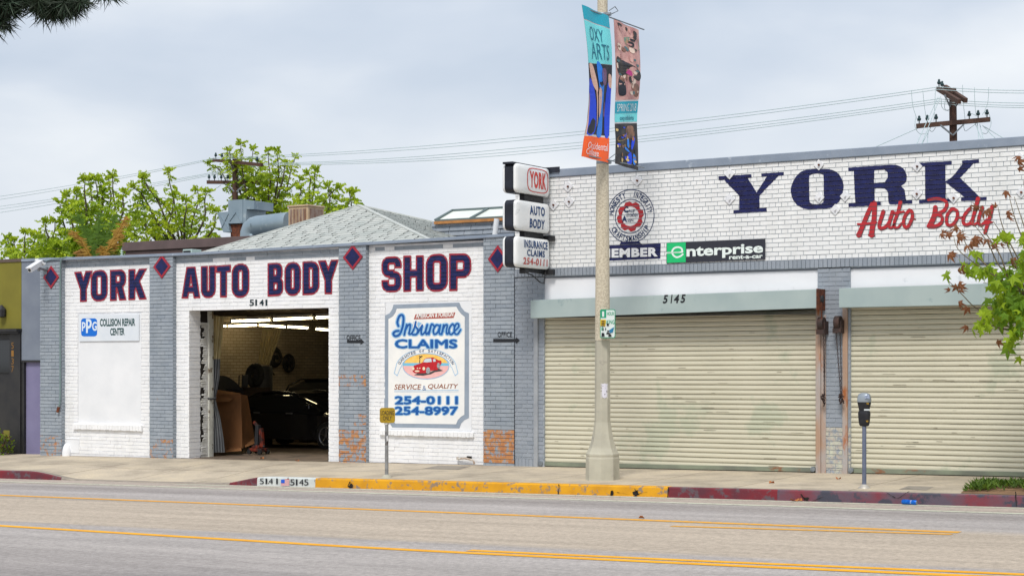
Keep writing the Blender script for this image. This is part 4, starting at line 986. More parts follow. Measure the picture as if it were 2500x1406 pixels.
# ================================================================== right building: taller white brick with two roller shutters
BX0, BX1 = SX1 + 0.012, 20.0
big = thing('roller_shutter_building', 'taller white brick building with grey trim, navy lettering and cream roller shutters', 'building', (BX0, 0, 0))
RH, RL, RJ = 0.0729, 0.2185, 0.011
TOPZ, CB = 5.225, 5.088
SZ0, SZ1 = 3.345, 3.480                               # rowlock band
PX = [(BX0, XF(1328)), (XF(1996), XF(2076))]
PX2 = (XF(2076) + (XF(1996) - XF(1330)) , BX1 - .01)
b = MB()
bricks(b, BX0, BX1, SZ1, CB, 0.0, RL, RH, RJ, hdr=6, jit=0.0012, seed=41, zref=SZ1, chip=lambda x, z, r: 0.06)
zc = SZ1
backing(b, BX0, BX1, 3.33, CB + 0.01, 0.009, m=1)
b.build('upper_wall', [mb_white2, mj_right], big)
b = MB(); b.attr = True; x = BX0; rr = random.Random(4)
while x < BX1:
    q = rr.uniform(0, .003); z_ = rr.uniform(-.002, .002); b.box(x + .0055, x + 0.0685, -0.022 - q, 0.03, SZ0 + z_, SZ1 - 0.006 + z_, 0); b.tone[-6:] = [rr.uniform(-.15, .15)] * 6; x += 0.074
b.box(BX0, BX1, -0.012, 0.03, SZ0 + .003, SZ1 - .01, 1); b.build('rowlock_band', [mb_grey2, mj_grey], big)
def pchip(x, z, rr): return 0.53 if (z < 0.75 and x > 2) else 0.03
zpil = {0: SZ0 - 0.004, 1: SZ0 - 0.004, 2: SZ0 - 0.004}
for i, (x0, x1) in enumerate(PX + [PX2]):
    b = MB(); bricks(b, x0, x1, 0.10, zpil[i], 0.0, RL, RH, RJ, hdr=0, jit=0.0012, seed=50 + i, zref=SZ1, chip=pchip)
    rr = random.Random(9 + i); x = x0
    while x < x1 - .04:
        b.box(x + .005, min(x + .069, x1), 0.0, 0.02, -0.35, 0.095, 0); b.tone[-6:] = [rr.uniform(-.15, .15)] * 6; b.chip[-6:] = [pchip(x, 0, rr)] * 6; x += .074
    backing(b, x0, x1, -0.35, zpil[i], 0.009, m=1); b.box(x0 + .003, x1 - .003, 0.012, 0.30, -0.35, zpil[i] - .002, 1)
    b.build('brick_pier', [mb_grey2, mj_right], big)
b = MB(); b.box(BX0 - .01, BX1, -0.03, 0.42, CB, TOPZ); b.build('coping', m_coping, big, bevel=0.01)
b = MB(); b.box(BX0, BX1, 0.03, 0.28, 3.33, CB - .01); b.box(BX0 + .003, BX0 + .25, 0.32, 16, -0.5, 5.0); b.box(BX1 - .25, BX1, 0.32, 16, -0.5, 5.0); b.box(BX0 + .26, BX1 - .26, 15.7, 16, -0.5, 5.0); b.build('side_wall', mb_grey2, big)
b = MB(); b.box(BX0 + .26, BX1 - .26, 0.3, 15.7, 4.7, 4.85); b.box(BX0 + .26, BX1 - .26, 0.3, 15.7, -0.2, -0.1); b.build('roof', mat('roofing_felt', (.2, .2, .2)), big)
# shutters
m_slat = mat('cream_slat', lin(206, 201, 180), lin(196, 192, 171), 0.8, 0.5, stretch=(0.9, 1, 0.7), c3=lin(184, 186, 164), s3=0.9, t3=0.56)
m_hood = mat('pale_green_hood', lin(166, 180, 178), lin(154, 170, 170), 1.6, 0.45, c3=lin(140, 158, 160), s3=2, t3=0.64)
m_bar = mat('dull_bottom_rail', lin(132, 140, 120), lin(112, 116, 104), 5, 0.6, c3=lin(134, 96, 70), s3=4, t3=0.6, stretch=(0.5, 1, 1))
m_rail = mat('grey_guide_rail', lin(160, 164, 168), lin(144, 148, 154), 4, 0.6)
m_rrail = mat('rust_streaked_rail', lin(168, 164, 162), lin(170, 140, 118), 3, 0.7, stretch=(1, 1, 0.3), lo=0.42, hi=0.6, c3=lin(164, 98, 52), s3=2.2, t3=.56)
SLY = 0.045
m_scuff = mat('shutter_scuff', lin(158, 150, 128), lin(128, 122, 106), 20, .8)
def shutter(px0, px1, hood, x_end=None, rails=(m_rail, m_rail)):
    x0 = XF(px0, SLY); x1 = XF(px1, SLY) if x_end is None else x_end
    HY = -0.34
    hx0, hx1 = XF(hood[0], HY), (XF(hood[1], HY) if x_end is None else x_end + 0.12)
    p = lambda px, py: F(px, py, HY).z
    zt0, zt1, zb0, zb1 = p(hood[0], hood[2]), p(hood[1], hood[3]), p(hood[0], hood[4]), p(hood[1], hood[5])
    if x_end is not None:
        f_ = (hx1 - hx0) / (XF(hood[1], HY) - hx0); zt1 = zt0 + (zt1 - zt0) * f_; zb1 = zb0 + (zb1 - zb0) * f_
    b = MB(); pitch = 0.0812; z = -0.02; ztop = max(zb0, zb1) + 0.1
    zb_ = min(zf(x0), zf(x1)) + 0.085
    prof = []; z = zb_
    while z < ztop:
        prof += [(SLY + 0.030, z), (SLY + 0.008, z + 0.004), (SLY + 0.002, z + 0.016), (SLY, z + 0.034), (SLY + 0.003, z + 0.052), (SLY + 0.009, z + 0.064), (SLY + 0.0055, z + 0.069), (SLY + 0.009, z + 0.0735), (SLY + 0.030, z + 0.0765)]; z += pitch
    def scuffs(b):
        rs2 = random.Random(px0 + 1)
        for _ in range(60):
            xx = rs2.uniform(x0 + .1, x1 - .3); k_ = rs2.randrange(0, 32); zz_ = zb_ + k_ * pitch + rs2.uniform(.012, .05) + tl * (xx - x0) / (x1 - x0) * .6; ln_ = rs2.uniform(.03, .26); hh = rs2.uniform(.003, .009)
            if zz_ < min(zb0, zb1) - .05: b.quad((xx, SLY - .003, zz_), (xx + ln_, SLY - .003, zz_ + rs2.uniform(-.004, .004)), (xx + ln_ * .9, SLY - .003, zz_ + hh), (xx + ln_ * .1, SLY - .003, zz_ + hh), 1)
    n = 14; X_ = [x0 + (x1 - x0) * i / n for i in range(n + 1)]; rr = random.Random(px0)
    vs = []; fs = []; tl = (zf(x1) - zf(x0)) * 0.5
    for i, xx in enumerate(X_):
        for y, zz in prof: vs.append((xx, y + rr.uniform(-.0012, .0012), zz + tl * (i / n - 0.0) * 0.6))
    m_ = len(prof)
    for i in range(n):
        for k in range(m_ - 1): fs.append((i * m_ + k, (i + 1) * m_ + k, (i + 1) * m_ + k + 1, i * m_ + k + 1))
    b.add(vs, fs, 0, False)
    scuffs(b)
    s_ = b.build('roller_shutter', [m_slat, m_scuff], big)
    b = MB(); za, zb2 = zf(x0) - .0, zf(x1) - .0
    b.hexa([(x0, SLY - .02, za + .012), (x1, SLY - .02, zb2 + .012), (x1, SLY + .03, zb2 + .012), (x0, SLY + .03, za + .012), (x0, SLY - .02, za + .082), (x1, SLY - .02, zb2 + .082), (x1, SLY + .03, zb2 + .082), (x0, SLY + .03, za + .082)])
    b.build('bottom_rail', m_bar, s_, bevel=.004)
    for xx, zz in ((x0 + .05, za), (x1 - .05, zb2)):
        b = MB(); b.tube([(xx, SLY - .07, zz + .06), (xx, SLY - .02, zz + .06)], .042, 14); b.tube([(xx, SLY - .074, zz + .06), (xx, SLY - .07, zz + .06)], .024, 12); b.build('shutter_lock', m_steel, s_)
    b = MB(); zz0 = min(za, zb2) - .2
    b.box(x0 - .085, x0 - .002, -0.03, SLY - .008, zz0, zb0 + .02); b.build('guide_rail', rails[0], s_, bevel=.004)
    b = MB(); b.box(x1 + .002, x1 + .085, -0.03, SLY - .008, zz0, zb1 + .02); b.box(x1 + .088, x1 + .17, -.012, .02, zz0, zb1 - .1); b.build('guide_rail', rails[1], s_, bevel=.004)
    # hood box
    b = MB()
    b.hexa([(hx0, HY, zb0), (hx1, HY, zb1), (hx1, 0.0 - .002, zb1), (hx0, 0.0 - .002, zb0), (hx0, HY, zt0), (hx1, HY, zt1), (hx1, 0.0 - .002, zt1 + .02), (hx0, 0.0 - .002, zt0 + .02)])
    xm = hx0 + (hx1 - hx0) * 0.43; zm0 = zb0 + (zb1 - zb0) * .43; zm1 = zt0 + (zt1 - zt0) * .43
    b.box(xm, xm + .012, HY - .003, HY + .02, zm0 + .004, zm1 - .004)
    h = b.build('shutter_hood', m_hood, s_, bevel=.006)
    # dark slot behind the hood's lower edge
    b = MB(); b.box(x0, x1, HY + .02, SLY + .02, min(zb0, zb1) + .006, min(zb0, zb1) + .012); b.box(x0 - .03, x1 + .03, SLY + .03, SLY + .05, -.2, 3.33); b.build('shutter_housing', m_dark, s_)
    # white transom panel above
    b = MB(); b.box(x0 - .02, x1 + .02, 0.03, 0.075, min(zt0, zt1) - .1, SZ0 - .03); b.build('transom_panel', mat('white_board', (.80, .80, .82), (.74, .745, .77), 1.5, .6, c3=lin(206, 208, 212), s3=2.5, t3=.62), big)
    b = MB(); b.box(x0 - .02, x1 + .02, 0.01, 0.029, SZ0 - .035, SZ0 - .004); b.box(x0 - .024, x0 - .004, 0.01, .035, zt0, SZ0 - .036); b.build('transom_trim', mat('dark_trim', lin(86, 92, 104), rough=.7), big)
    return s_, (hx0, hx1, zt0, zt1, zb0, zb1, x0, x1)
s1, H1 = shutter(1318, 1995, (1295, 1993, 733, 706, 777, 752), rails=(m_rail, m_rrail))
s2, H2 = shutter(2073, 2500, (2048, 2500, 704, 689, 751, 742), x_end=PX2[0] - .09, rails=(m_rrail, m_rail))
# rusted end plate on the first hood, dark end of the second
b = MB(); b.box(H1[1] + .001, H1[1] + .02, -.35, -.002, H1[5] - .03, H1[3] + .01); b.box(H1[1] + .021, H1[1] + .03, -.2, -.15, H1[5] - .2, H1[3]);
b.build('end_plate', m_rust, s1, bevel=.004)
b = MB(); b.tube([(H1[1] + .022, -.16, H1[3] - .15), (H1[1] + .045, -.16, H1[3] - .15)], [.07, .05], 12); b.build('chain_wheel', m_dark, s1)
# numbers on the hoods
b = MB(); fh = lambda px, py: F(px, py, -0.3435)
for ch, xa in (('5', 1618), ('1', 1637), ('4', 1645), ('5', 1661)):
    d_ = 13 if ch != '1' else 5; letter('', ch, (xa, xa + d_, 720 - (xa - 1618) * .03, 720 - (xa - 1605) * .03, 741 - (xa - 1618) * .03, 741 - (xa - 1605) * .03), fh, None, None, .035, 1, .2, mb=b)
b.build('house_number', m_blk, s1)
b = MB()
for ch, xa in (('5', 2449), ('1', 2468), ('4', 2476), ('7', 2492)):
    d_ = 13 if ch != '1' else 5; letter('', ch, (xa, xa + d_, 695, 695, 715, 715), fh, None, None, .035, 1, .2, mb=b)
b.build('house_number', m_blk, s2)
# hand chains hanging beside the pier
def chain(name, wheel, strands, bunch, par):
    b = MB(); c = F(wheel[0], wheel[1], -.12)
    b.tube([c + Vector((-.045, 0, 0)), c + Vector((.045, 0, 0))], .105, 16); b.tube([c + Vector((-.06, 0, 0)), c + Vector((.06, 0, 0))], .03, 8)
    b.box(c.x - .07, c.x - .055, c.y - .02, -.0, c.z - .17, c.z + .04); b.box(c.x + .055, c.x + .07, c.y - .05, -.0, c.z - .17, c.z + .04); b.box(c.x - .07, c.x + .07, c.y - .06, c.y - .045, c.z - .17, c.z - .09)
    w_ = b.build('chain_wheel', mat('dark_rusty_wheel', lin(74, 54, 48), lin(50, 42, 40), 16, .8), par)
    b = MB(); rr = random.Random(wheel[0])
    for pts in strands:
        P = [F(x_, y_, -.11) for x_, y_ in pts]; a, c2 = P[0], P[1]; n = int((a - c2).length / .036)
        for i in range(n):
            q0 = a.lerp(c2, i / n); q1 = a.lerp(c2, (i + 1.15) / n); o = .009
            if i % 2: b.tube([q0, q0.lerp(q1, .3) + Vector((o, 0, 0)), q0.lerp(q1, .7) + Vector((o, 0, 0)), q1], .0045, 4, cap=False); b.tube([q0, q0.lerp(q1, .3) - Vector((o, 0, 0)), q0.lerp(q1, .7) - Vector((o, 0, 0)), q1], .0045, 4, cap=False)
            else: b.tube([q0, q1], .007, 4, cap=False)
    for i in range(26):
        q = F(bunch[0] + rr.uniform(-5, 5), bunch[1] + rr.uniform(-13, 11), -.10 - rr.uniform(0, .06)); q2 = q + Vector((rr.uniform(-.03, .03), rr.uniform(-.02, .02), rr.uniform(-.05, .01))); b.tube([q, q2], .011, 5)
    b.build('hand_chain', mat('dark_rusty_chain', lin(70, 52, 48), lin(44, 36, 36), 20, .8), par)
chain('hand_chain', (2006, 790), [((2010, 810), (2013, 965)), ((2015, 810), (2012, 965))], (2010, 974), s1)
chain('hand_chain', (2046, 787), [((2041, 808), (2053, 965)), ((2051, 808), (2055, 965))], (2054, 974), s2)
# wall-tie plates on the white wall
m_plate = mat('white_tie_plate', (.76, .77, .79), (.68, .69, .72), 4, .6)
for cx, cy in ((1387.5, 456), (1390, 493), (1352, 501), (1556.5, 441.5), (1782, 425), (1782, 487), (2000, 403), (2001, 483), (2064, 479), (2040, 512), (2240, 407), (2239, 474), (2329, 484), (2490, 386), (2494, 470)):
    b = MB(); diamond(b, cx, cy, 12.5, 13.5, -.0, .022, 0, None); c = F(cx, cy, -.02); o = b.build('tie_plate', m_plate, big)
    b = MB(); b.tube([c + Vector((0, -.004, 0)), c + Vector((0, -.035, 0))], .017, 6); b.build('tie_bolt', m_rust if (int(cx) % 3) else m_plate, o)
# --- painted lettering
z2 = lambda x, y: (1600 + x * .36, 340 + y * .36)
YL = [[(428, 252), (652, 238), (654, 262), (627, 265), (686, 362), (757, 252), (720, 256), (718, 233), (870, 222), (871, 246), (835, 250), (706, 382), (706, 468), (754, 466), (755, 490), (529, 504), (529, 481), (569, 479), (569, 385), (467, 277), (430, 279)]]
OL = [spl([(918, 345), (935, 285), (965, 240), (1010, 212), (1080, 204), (1165, 203), (1215, 215), (1250, 245), (1272, 290), (1276, 330), (1268, 375), (1250, 415), (1220, 448), (1180, 468), (1100, 473), (1040, 475), (1000, 468), (960, 445), (930, 405)], 4, True), spl([(1043, 265), (1050, 244), (1075, 237), (1110, 235), (1135, 240), (1141, 262), (1141, 410), (1132, 432), (1110, 440), (1070, 440), (1050, 430), (1045, 405)], 4, True)]
RL_ = [[(1307, 193), (1600, 173)] + spl([(1600, 173), (1650, 180), (1690, 210), (1705, 255), (1698, 292), (1665, 318)], 4) + spl([(1665, 318), (1690, 345), (1698, 400), (1703, 416)], 3) + [(1742, 412), (1742, 436), (1600, 444)] + spl([(1600, 444), (1582, 428), (1576, 360), (1555, 334)], 4) + [(1487, 335), (1487, 425), (1529, 422), (1529, 448), (1310, 460), (1310, 436), (1355, 432), (1345, 217), (1308, 219)], [(1485, 212), (1555, 207), (1575, 225), (1575, 262), (1555, 292), (1483, 297)]]
KL = [[(1773, 162), (2010, 148), (2010, 172), (1968, 175), (1968, 285), (2005, 262), (2030, 235), (2082, 170), (2078, 145), (2195, 137), (2195, 162), (2155, 168), (2067, 262), (2200, 393), (2247, 392), (2247, 414), (2073, 420), (2073, 397), (2098, 395), (1975, 297), (1970, 297), (1970, 405), (2010, 402), (2010, 424), (1788, 436), (1788, 413), (1830, 410), (1828, 185), (1775, 187)]]
def rough(lp, a=1.2, n=7):
    out = []; rr = random.Random(len(lp))
    for p, q in zip(lp, lp[1:] + lp[:1]):
        L_ = math.hypot(q[0] - p[0], q[1] - p[1]); k = max(1, int(L_ / 16))
        for i in range(k): t = i / k; out.append((p[0] + (q[0] - p[0]) * t + rr.uniform(-a, a), p[1] + (q[1] - p[1]) * t + rr.uniform(-a, a)))
    return out
def painted(name, loops, m, md, dy=0.0):
    fn = lambda Y: (lambda x, y: F(*z2(x, y), Y))
    o = sheet(loops, fn(-.0045 - dy), name, m, big); cut_courses(o, RH, RJ, SZ1)
    sheet(loops, fn(.0068 - dy * .5), name.replace('face', 'in_joint'), md, big)
for lp in (YL, OL, RL_, KL): painted('letter_face', [[rough(l) for l in lp]], m_navy, m_navyd)
AB = [[([(1378, 648), (1392, 620), (1440, 500), (1470, 436)], (34, 24)), ([(1486, 432), (1482, 540), (1470, 600), (1465, 648)], (30, 36)), ([(1470, 436), (1490, 432)], 24), ([(1372, 575), (1420, 574), (1497, 562)], 13), ([(1366, 648), (1394, 650)], 10), ([(1446, 650), (1482, 652)], 10)],
      [([(1545, 490), (1525, 550), (1517, 590), (1530, 605), (1562, 592), (1585, 560)], (26, 20)), ([(1608, 492), (1588, 555), (1583, 592), (1600, 600), (1622, 572)], (26, 10))],
      [([(1662, 425), (1646, 490), (1620, 560), (1622, 598), (1648, 596), (1668, 568)], (24, 12)), ([(1612, 502), (1684, 490)], 13)],
      [([(1722, 480), (1692, 520), (1682, 570), (1700, 600), (1724, 575), (1742, 525), (1738, 490), (1722, 480)], 22), ([(1735, 482), (1742, 530), (1760, 540)], 9)],
      [([(1898, 462), (1890, 520), (1862, 582)], (30, 36)), ([(1850, 410), (1905, 402), (1955, 412), (1976, 440), (1955, 485), (1905, 508)], (16, 26)), ([(1905, 508), (1942, 525), (1940, 562), (1905, 588), (1852, 590)], (18, 26))],
      [([(2012, 470), (1980, 510), (1974, 562), (1992, 585), (2022, 572), (2046, 530), (2044, 485), (2012, 470)], 21), ([(2044, 490), (2058, 530), (2082, 528)], 9)],
      [([(2130, 472), (2098, 510), (2086, 556), (2102, 580), (2132, 572), (2152, 540)], 22), ([(2188, 402), (2165, 490), (2148, 556), (2160, 580), (2184, 562)], (28, 12))],
      [([(2216, 462), (2194, 530), (2192, 572), (2216, 578), (2246, 545)], (24, 16)), ([(2284, 456), (2266, 530), (2234, 632)], (26, 22)), ([(2236, 575), (2284, 560)], 9)]]
m_shad = mat('letter_shadow_paint', lin(84, 62, 66), lin(100, 76, 80), 10, .6)
for st in AB:
    lp = strokes_loops(st, 2.4); painted('letter_face', lp, m_red, m_redd, .003)
    sheet(lp, lambda x, y: F(*z2(x + 4, y + 5), -.0060), 'letter_shadow', m_shad, big)
# badge
bc = F(1539, 528.4); RO, RI = .466, .299
def ringp(r0, r1, n=64): return [[(bc.x + r1 * math.cos(2 * math.pi * i / n), bc.z + r1 * math.sin(2 * math.pi * i / n)) for i in range(n)], [(bc.x + r0 * math.cos(2 * math.pi * i / n), bc.z + r0 * math.sin(2 * math.pi * i / n)) for i in range(n)]]
mpY = lambda Y: (lambda x, z: (x, Y, z))
m_navy2 = mat('dark_blue_paint', lin(26, 52, 96), lin(20, 44, 84), 10, .5)
o = sheet([ringp(RO - .014, RO), ringp(RI - .014, RI)], mpY(-.005), 'badge_ring', m_navy2, big)
gear = []
for i in range(16):
    a = 2 * math.pi * (i + .5) / 16; r = .268 if (i // 1) % 2 == 0 else .212
    gear.append((bc.x + r * math.cos(a), bc.z + r * math.sin(a)))
gear = []
for i in range(8):
    for da, r in ((-.16, .262), (.16, .262), (.39, .222)): a = 2 * math.pi * i / 8 + .2 + da; gear.append((bc.x + r * math.cos(a), bc.z + r * math.sin(a)))
o = sheet([[gear, [(bc.x + .168 * math.cos(2 * math.pi * i / 32), bc.z + .168 * math.sin(2 * math.pi * i / 32)) for i in range(32)]]], mpY(-.005), 'badge_gear', m_red, big); cut_courses(o, RH, RJ, SZ1)
b = MB()
arc_text(b, 'HONESTY', bc.x, bc.z, .382, -84, -14, .10, -.005, .025); arc_text(b, 'INTEGRITY', bc.x, bc.z, .382, 8, 84, .10, -.005, .025)
arc_text(b, 'CRAFTSMANSHIP', bc.x, bc.z, .382, 242, 118, .10, -.005, .025, outward=False)
fb_ = lambda px, py: F(px, py, -.005)
for ch, q, wg in (('C', (1523, 1534, 505, 504, 520, 519), .05), ('ALIF', (1534, 1550, 512, 511, 519, 518), .01), ('UTOBODY', (1529, 1558, 522, 521, 530, 529), .01), ('A', (1518, 1531, 528, 527, 543, 542), .05), ('SSN.', (1532, 1548, 535, 534, 542, 541), .01)): letter('', ch, q, fb_, None, None, wg, mb=b)
b.build('badge_lettering', m_navy2, big)
b = MB()
vs, fs = tess([[(1455, 601), (1512, 599), (1516, 590), (1560, 589), (1567, 597), (1613, 594), (1612, 631), (1455, 638)]]); b.add([fb_(*v) for v in vs], fs)
o = b.build('member_plaque', m_navy, big); cut_courses(o, RH, RJ, SZ1)
b = MB(); vs, fs = tess([[(1455, 601), (1613, 594), (1612, 631), (1455, 638)]]); b.add([F(*v, .0065) for v in vs], fs); b.build('plaque_in_joint', m_navyd, big)
b = MB(); letter('', 'MEMBER', (1464, 1606, 608, 604, 630, 626), lambda px, py: F(px, py, -.0085), None, None, .05, 1.1, mb=b); b.build('member_lettering', mat('sign_white', (.78, .79, .8)), big)
# car hire board
en = thing('car_hire_board', 'black and green board reading enterprise rent-a-car above the first shutter', 'sign', F(1627, 640, -.02))
b = MB(); a, c = F(1627, 643, -.03), F(1867, 583, -.03); zt = lambda x: 0.0
qa, qb, qc, qd = F(1627, 643, -.03), F(1867, 633, -.03), F(1867, 583, -.03), F(1627, 593, -.03)
b.add([qa, qb, qc, qd] + [v + Vector((0, .035, 0)) for v in (qa, qb, qc, qd)], [(0, 1, 2, 3), (0, 4, 5, 1), (1, 5, 6, 2), (2, 6, 7, 3), (3, 7, 4, 0)])
b.build('sign_panel', mat('charcoal_sign', lin(46, 48, 58), rough=.45), en)
fe = lambda k: (lambda px, py: F(px, py, -.03 - .0025 * k))
b = MB(); b.quad(fe(1)(1628, 642), fe(1)(1674, 640), fe(1)(1674, 591.5), fe(1)(1628, 593.5)); b.build('green_field', mat('sign_green', lin(22, 186, 110), rough=.45), en)
m_sw = mat('sign_lettering_white', lin(226, 236, 232), rough=.45)
b = MB()
def enq(): return (1676, 1863, 601.5, 594, 635, 624)
letter('', 'nterprise', enq(), fe(2), None, None, .03, 1.0, mb=b); letter('', 'rent-a-car', (1780, 1862, 624, 620.5, 633.5, 630), fe(2), None, None, .03, mb=b); b.build('sign_lettering', m_sw, en)
st = [([(1628, 617.5), (1666, 615.5)], 3.4), ([(1666, 615), (1664, 607), (1656, 603.5), (1646, 606), (1641, 614), (1643, 622), (1651, 628), (1660, 626), (1667, 621)], 4.2)]
b = MB()
for lp in strokes_loops(st, .5):
    vs, fs = tess(lp); b.add([fe(2)(*v) for v in vs], fs)
b.build('sign_letter', m_sw, en)
b = MB(); b.quad(fe(3)(1629, 617.6), fe(3)(1660, 616), fe(3)(1660, 615.2), fe(3)(1629, 616.8)); b.build('letter_inline', mat('sign_green', (0, 0, 0)), en)

# ------------------------------------------------------------------ projecting sign of three lit boxes
ps = thing('projecting_sign', 'stack of three black and white box signs on an arm off the wall corner', 'sign', F(1300, 660, -.1))
SXc = -0.18
m_black = mat('black_sign_metal', lin(34, 38, 50), lin(26, 29, 38), 8, .45)
m_lens = mat('white_sign_lens', lin(238, 239, 238), lin(226, 229, 230), 2.5, .35, c3=lin(200, 204, 204), s3=3, t3=.62)
def lensbox(py_t0, py_b0, name):
    """cabinet seen from its end: black rim, two bulging white faces"""
    yN = FX(1242, 500, SXc).y; yF = -.06
    zt = FX(1242, py_t0, SXc).z; zb = FX(1242, py_b0, SXc).z
    T = .18; yc, zc = (yN + yF) / 2, (zt + zb) / 2; hy, hz = (yF - yN) / 2, (zt - zb) / 2
    def rim(s_, r): 
        out = []
        for cx, cz, a0 in ((1, 1, 0), (-1, 1, 90), (-1, -1, 180), (1, -1, 270)):
            for k in range(6): a = R(a0 + 18 * k); out.append((yc + cx * (hy * s_ - r) + r * math.cos(a), zc + cz * (hz * s_ - r) + r * math.sin(a)))
        return out
    b = MB(); Rm = rim(1.0, .09); n = len(Rm)
    for xa, xb in ((SXc - T / 2, SXc + T / 2),):
        vs = [(xa, y, z) for y, z in Rm] + [(xb, y, z) for y, z in Rm]
        b.add(vs, [(i, (i + 1) % n, n + (i + 1) % n, n + i) for i in range(n)] + [tuple(range(n))[::-1], tuple(range(n, 2 * n))], 0)
    box = b.build(name, m_black, ps, bevel=.012)
    for sg in (1, -1):
        b = MB(); x0 = SXc + sg * T / 2
        rings_ = [(1.0 * .985, 0), (.985, .028), (.95, .050), (.85, .066), (.6, .076), (.3, .079)]
        vs = []
        for s_, h in rings_:
            for y, z in rim(s_, .085 * s_): vs.append((x0 + sg * h, y, z))
        fs = []
        for k in range(len(rings_) - 1):
            for i in range(n):
                f = (k * n + i, k * n + (i + 1) % n, (k + 1) * n + (i + 1) % n, (k + 1) * n + i); fs.append(f if sg > 0 else f[::-1])
        fs.append(tuple(range((len(rings_) - 1) * n, len(rings_) * n)) if sg > 0 else tuple(range((len(rings_) - 1) * n, len(rings_) * n))[::-1])
        b.add(vs, fs, 0, True); b.build('sign_face', m_lens, box)
    def surf(u, v, lift=.004):
        y = yc + (u - .5) * 2 * hy; z = zc + (v - .5) * 2 * hz
        q = max(abs(u - .5) * 2, abs(v - .5) * 2)
        h = np.interp(q, [.3, .6, .85, .95, .985], [.079, .076, .066, .050, .028]); return (SXc + T / 2 + float(h) + lift, y, z)
    def word(s_, u0, u1, v0, v1, m, wg=.02, nm='sign_lettering', lift=.005):
        vs, fs, _ = text_mesh(s_, wg, 1.12); b = MB(); b.add([surf(u0 + (u1 - u0) * u, v0 + (v1 - v0) * v, lift) for u, v in vs], fs); b.build(nm, m, box)
    return box, surf, word
m_sr, m_sb = mat('sign_red', lin(214, 66, 56), lin(196, 70, 60), 8, .5), mat('sign_blue', lin(18, 62, 112), rough=.5)
bx1, sf, wd = lensbox(398, 470, 'sign_box')
wd('YORK', .36, .84, .22, .80, m_sr, .04)
b = MB()
for i in range(48):
    def rrp(t, e):
        a = 2 * math.pi * t; c_, s_ = math.cos(a), math.sin(a); k = 4.0; r = (abs(c_) ** k + abs(s_) ** k) ** (-1 / k); return (.60 + (.315 - e) * r * c_, .5 + (.42 - e * 1.5) * r * s_)
    t0, t1 = i / 48, (i + 1) / 48
    b.quad(sf(*rrp(t0, .02), .005), sf(*rrp(t1, .02), .005), sf(*rrp(t1, 0), .005), sf(*rrp(t0, 0), .005))
b.build('sign_border', m_sr, bx1)
bx2, sf, wd = lensbox(487, 562, 'sign_box')
wd('AUTO', .36, .80, .55, .86, m_sb, .035); wd('BODY', .36, .80, .12, .43, m_sb, .035)
bx3, sf, wd = lensbox(576, 652, 'sign_box')
wd('INSURANCE', .20, .89, .64, .90, m_sb, .035); wd('CLAIMS', .28, .80, .38, .60, m_sb, .03); wd('254-0111', .18, .89, .10, .33, mat('faded_sign_red', lin(190, 92, 86), rough=.5), .03)
b = MB(); z_ = lambda py: FX(1300, py, SXc).z
y0, y1 = -.78, -.14

for q0, q1 in ((496, 468), (588, 554), (664, 640)):
    b = MB(); b.box(SXc - .05, SXc + .05, y0, y1, z_(q0), z_(q1)); b.build('centre_plate', m_dark, ps)
b = MB(); zt = FX(1242, 398, SXc).z
b.box(SXc - .10, SXc + .10, -1.25, .0, zt - .02, zt + .015); b.box(SXc - .1, SXc + .32, -.06, -.028, zt - .06, zt + .03); b.build('top_rail', m_black, ps)
for py, nm in ((582, 'wall_bracket'), (664, 'wall_bracket')):
    a = F(1353, py, -.06); b = MB(); b.box(SXc - .0, a.x, -.10, -.028, a.z - .045, a.z + .045); b.bar((SXc, -.7, a.z + .02), (SXc, -.09, a.z - .0), .06); b.build(nm, m_dark, ps)
b = MB(); a = F(1275, 662, -.8)
b.tube([a, a + Vector((.05, .25, -.06)), a + Vector((.12, .4, -.18)), a + Vector((.14, .5, -.2)), a + Vector((.1, .62, .02))], .012, 6); b.box(a.x - .03, a.x + .1, -.85, -.75, a.z - .04, a.z + .03); b.build('sign_cable', m_dark, ps)

# ------------------------------------------------------------------ concrete street light with two banners
pc = F(1471, 880, S(1471, 1174).y + .27); pc.z = zs(pc.x, pc.y)
LX, LY, LZ = pc
lp_ = thing('street_light', 'pale concrete street light column on an octagonal base', 'street light', pc)
def agg():
    return mat('exposed_aggregate', lin(205, 196, 175), lin(180, 169, 148), 42, .85, bump=.5, bscale=70, lo=.42, hi=.6)
m_agg = agg(); m_cast = mat('cast_concrete', lin(186, 182, 164), lin(170, 166, 150), 3, .85, bump=.2, bscale=30, c3=lin(156, 150, 138), s3=2.5, t3=.6)
dl = (Vector((LX, LY, 0)) - CAM).dot(FW)
zz = lambda py: 1.85 + (880 - py) / FPX * dl
rr_ = lambda wpx: wpx / 2 / FPX * dl
b = MB(); b.lathe(LX, LY, [(rr_(86), LZ - .03), (rr_(84), zz(1168)), (rr_(83), zz(1118)), (rr_(80), zz(1113)), (rr_(82), zz(1111)), (rr_(82), zz(1106)), (rr_(76), zz(1103))], 8, rot=.5, smooth=False); b.build('octagonal_base', m_cast, lp_, bevel=.01)
b = MB(); b.lathe(LX, LY, [(rr_(78), zz(1104)), (rr_(66), zz(1092)), (rr_(54), zz(1072)), (rr_(46), zz(1052)), (rr_(41), zz(1034)), (rr_(40), zz(1030))], 8, rot=.5, smooth=False); b.lathe(LX, LY, [(rr_(39), zz(1031)), (rr_(37), zz(860)), (rr_(36), zz(830))], 8, rot=.5, smooth=False); b.build('fluted_foot', m_cast, lp_)
b = MB(); b.lathe(LX, LY, [(rr_(36.5), zz(831)), (rr_(35), zz(700)), (rr_(30.5), zz(400)), (rr_(25), zz(0)), (rr_(22), zz(-200)), (rr_(20), zz(-330))], 20); b.build('shaft', m_agg, lp_)
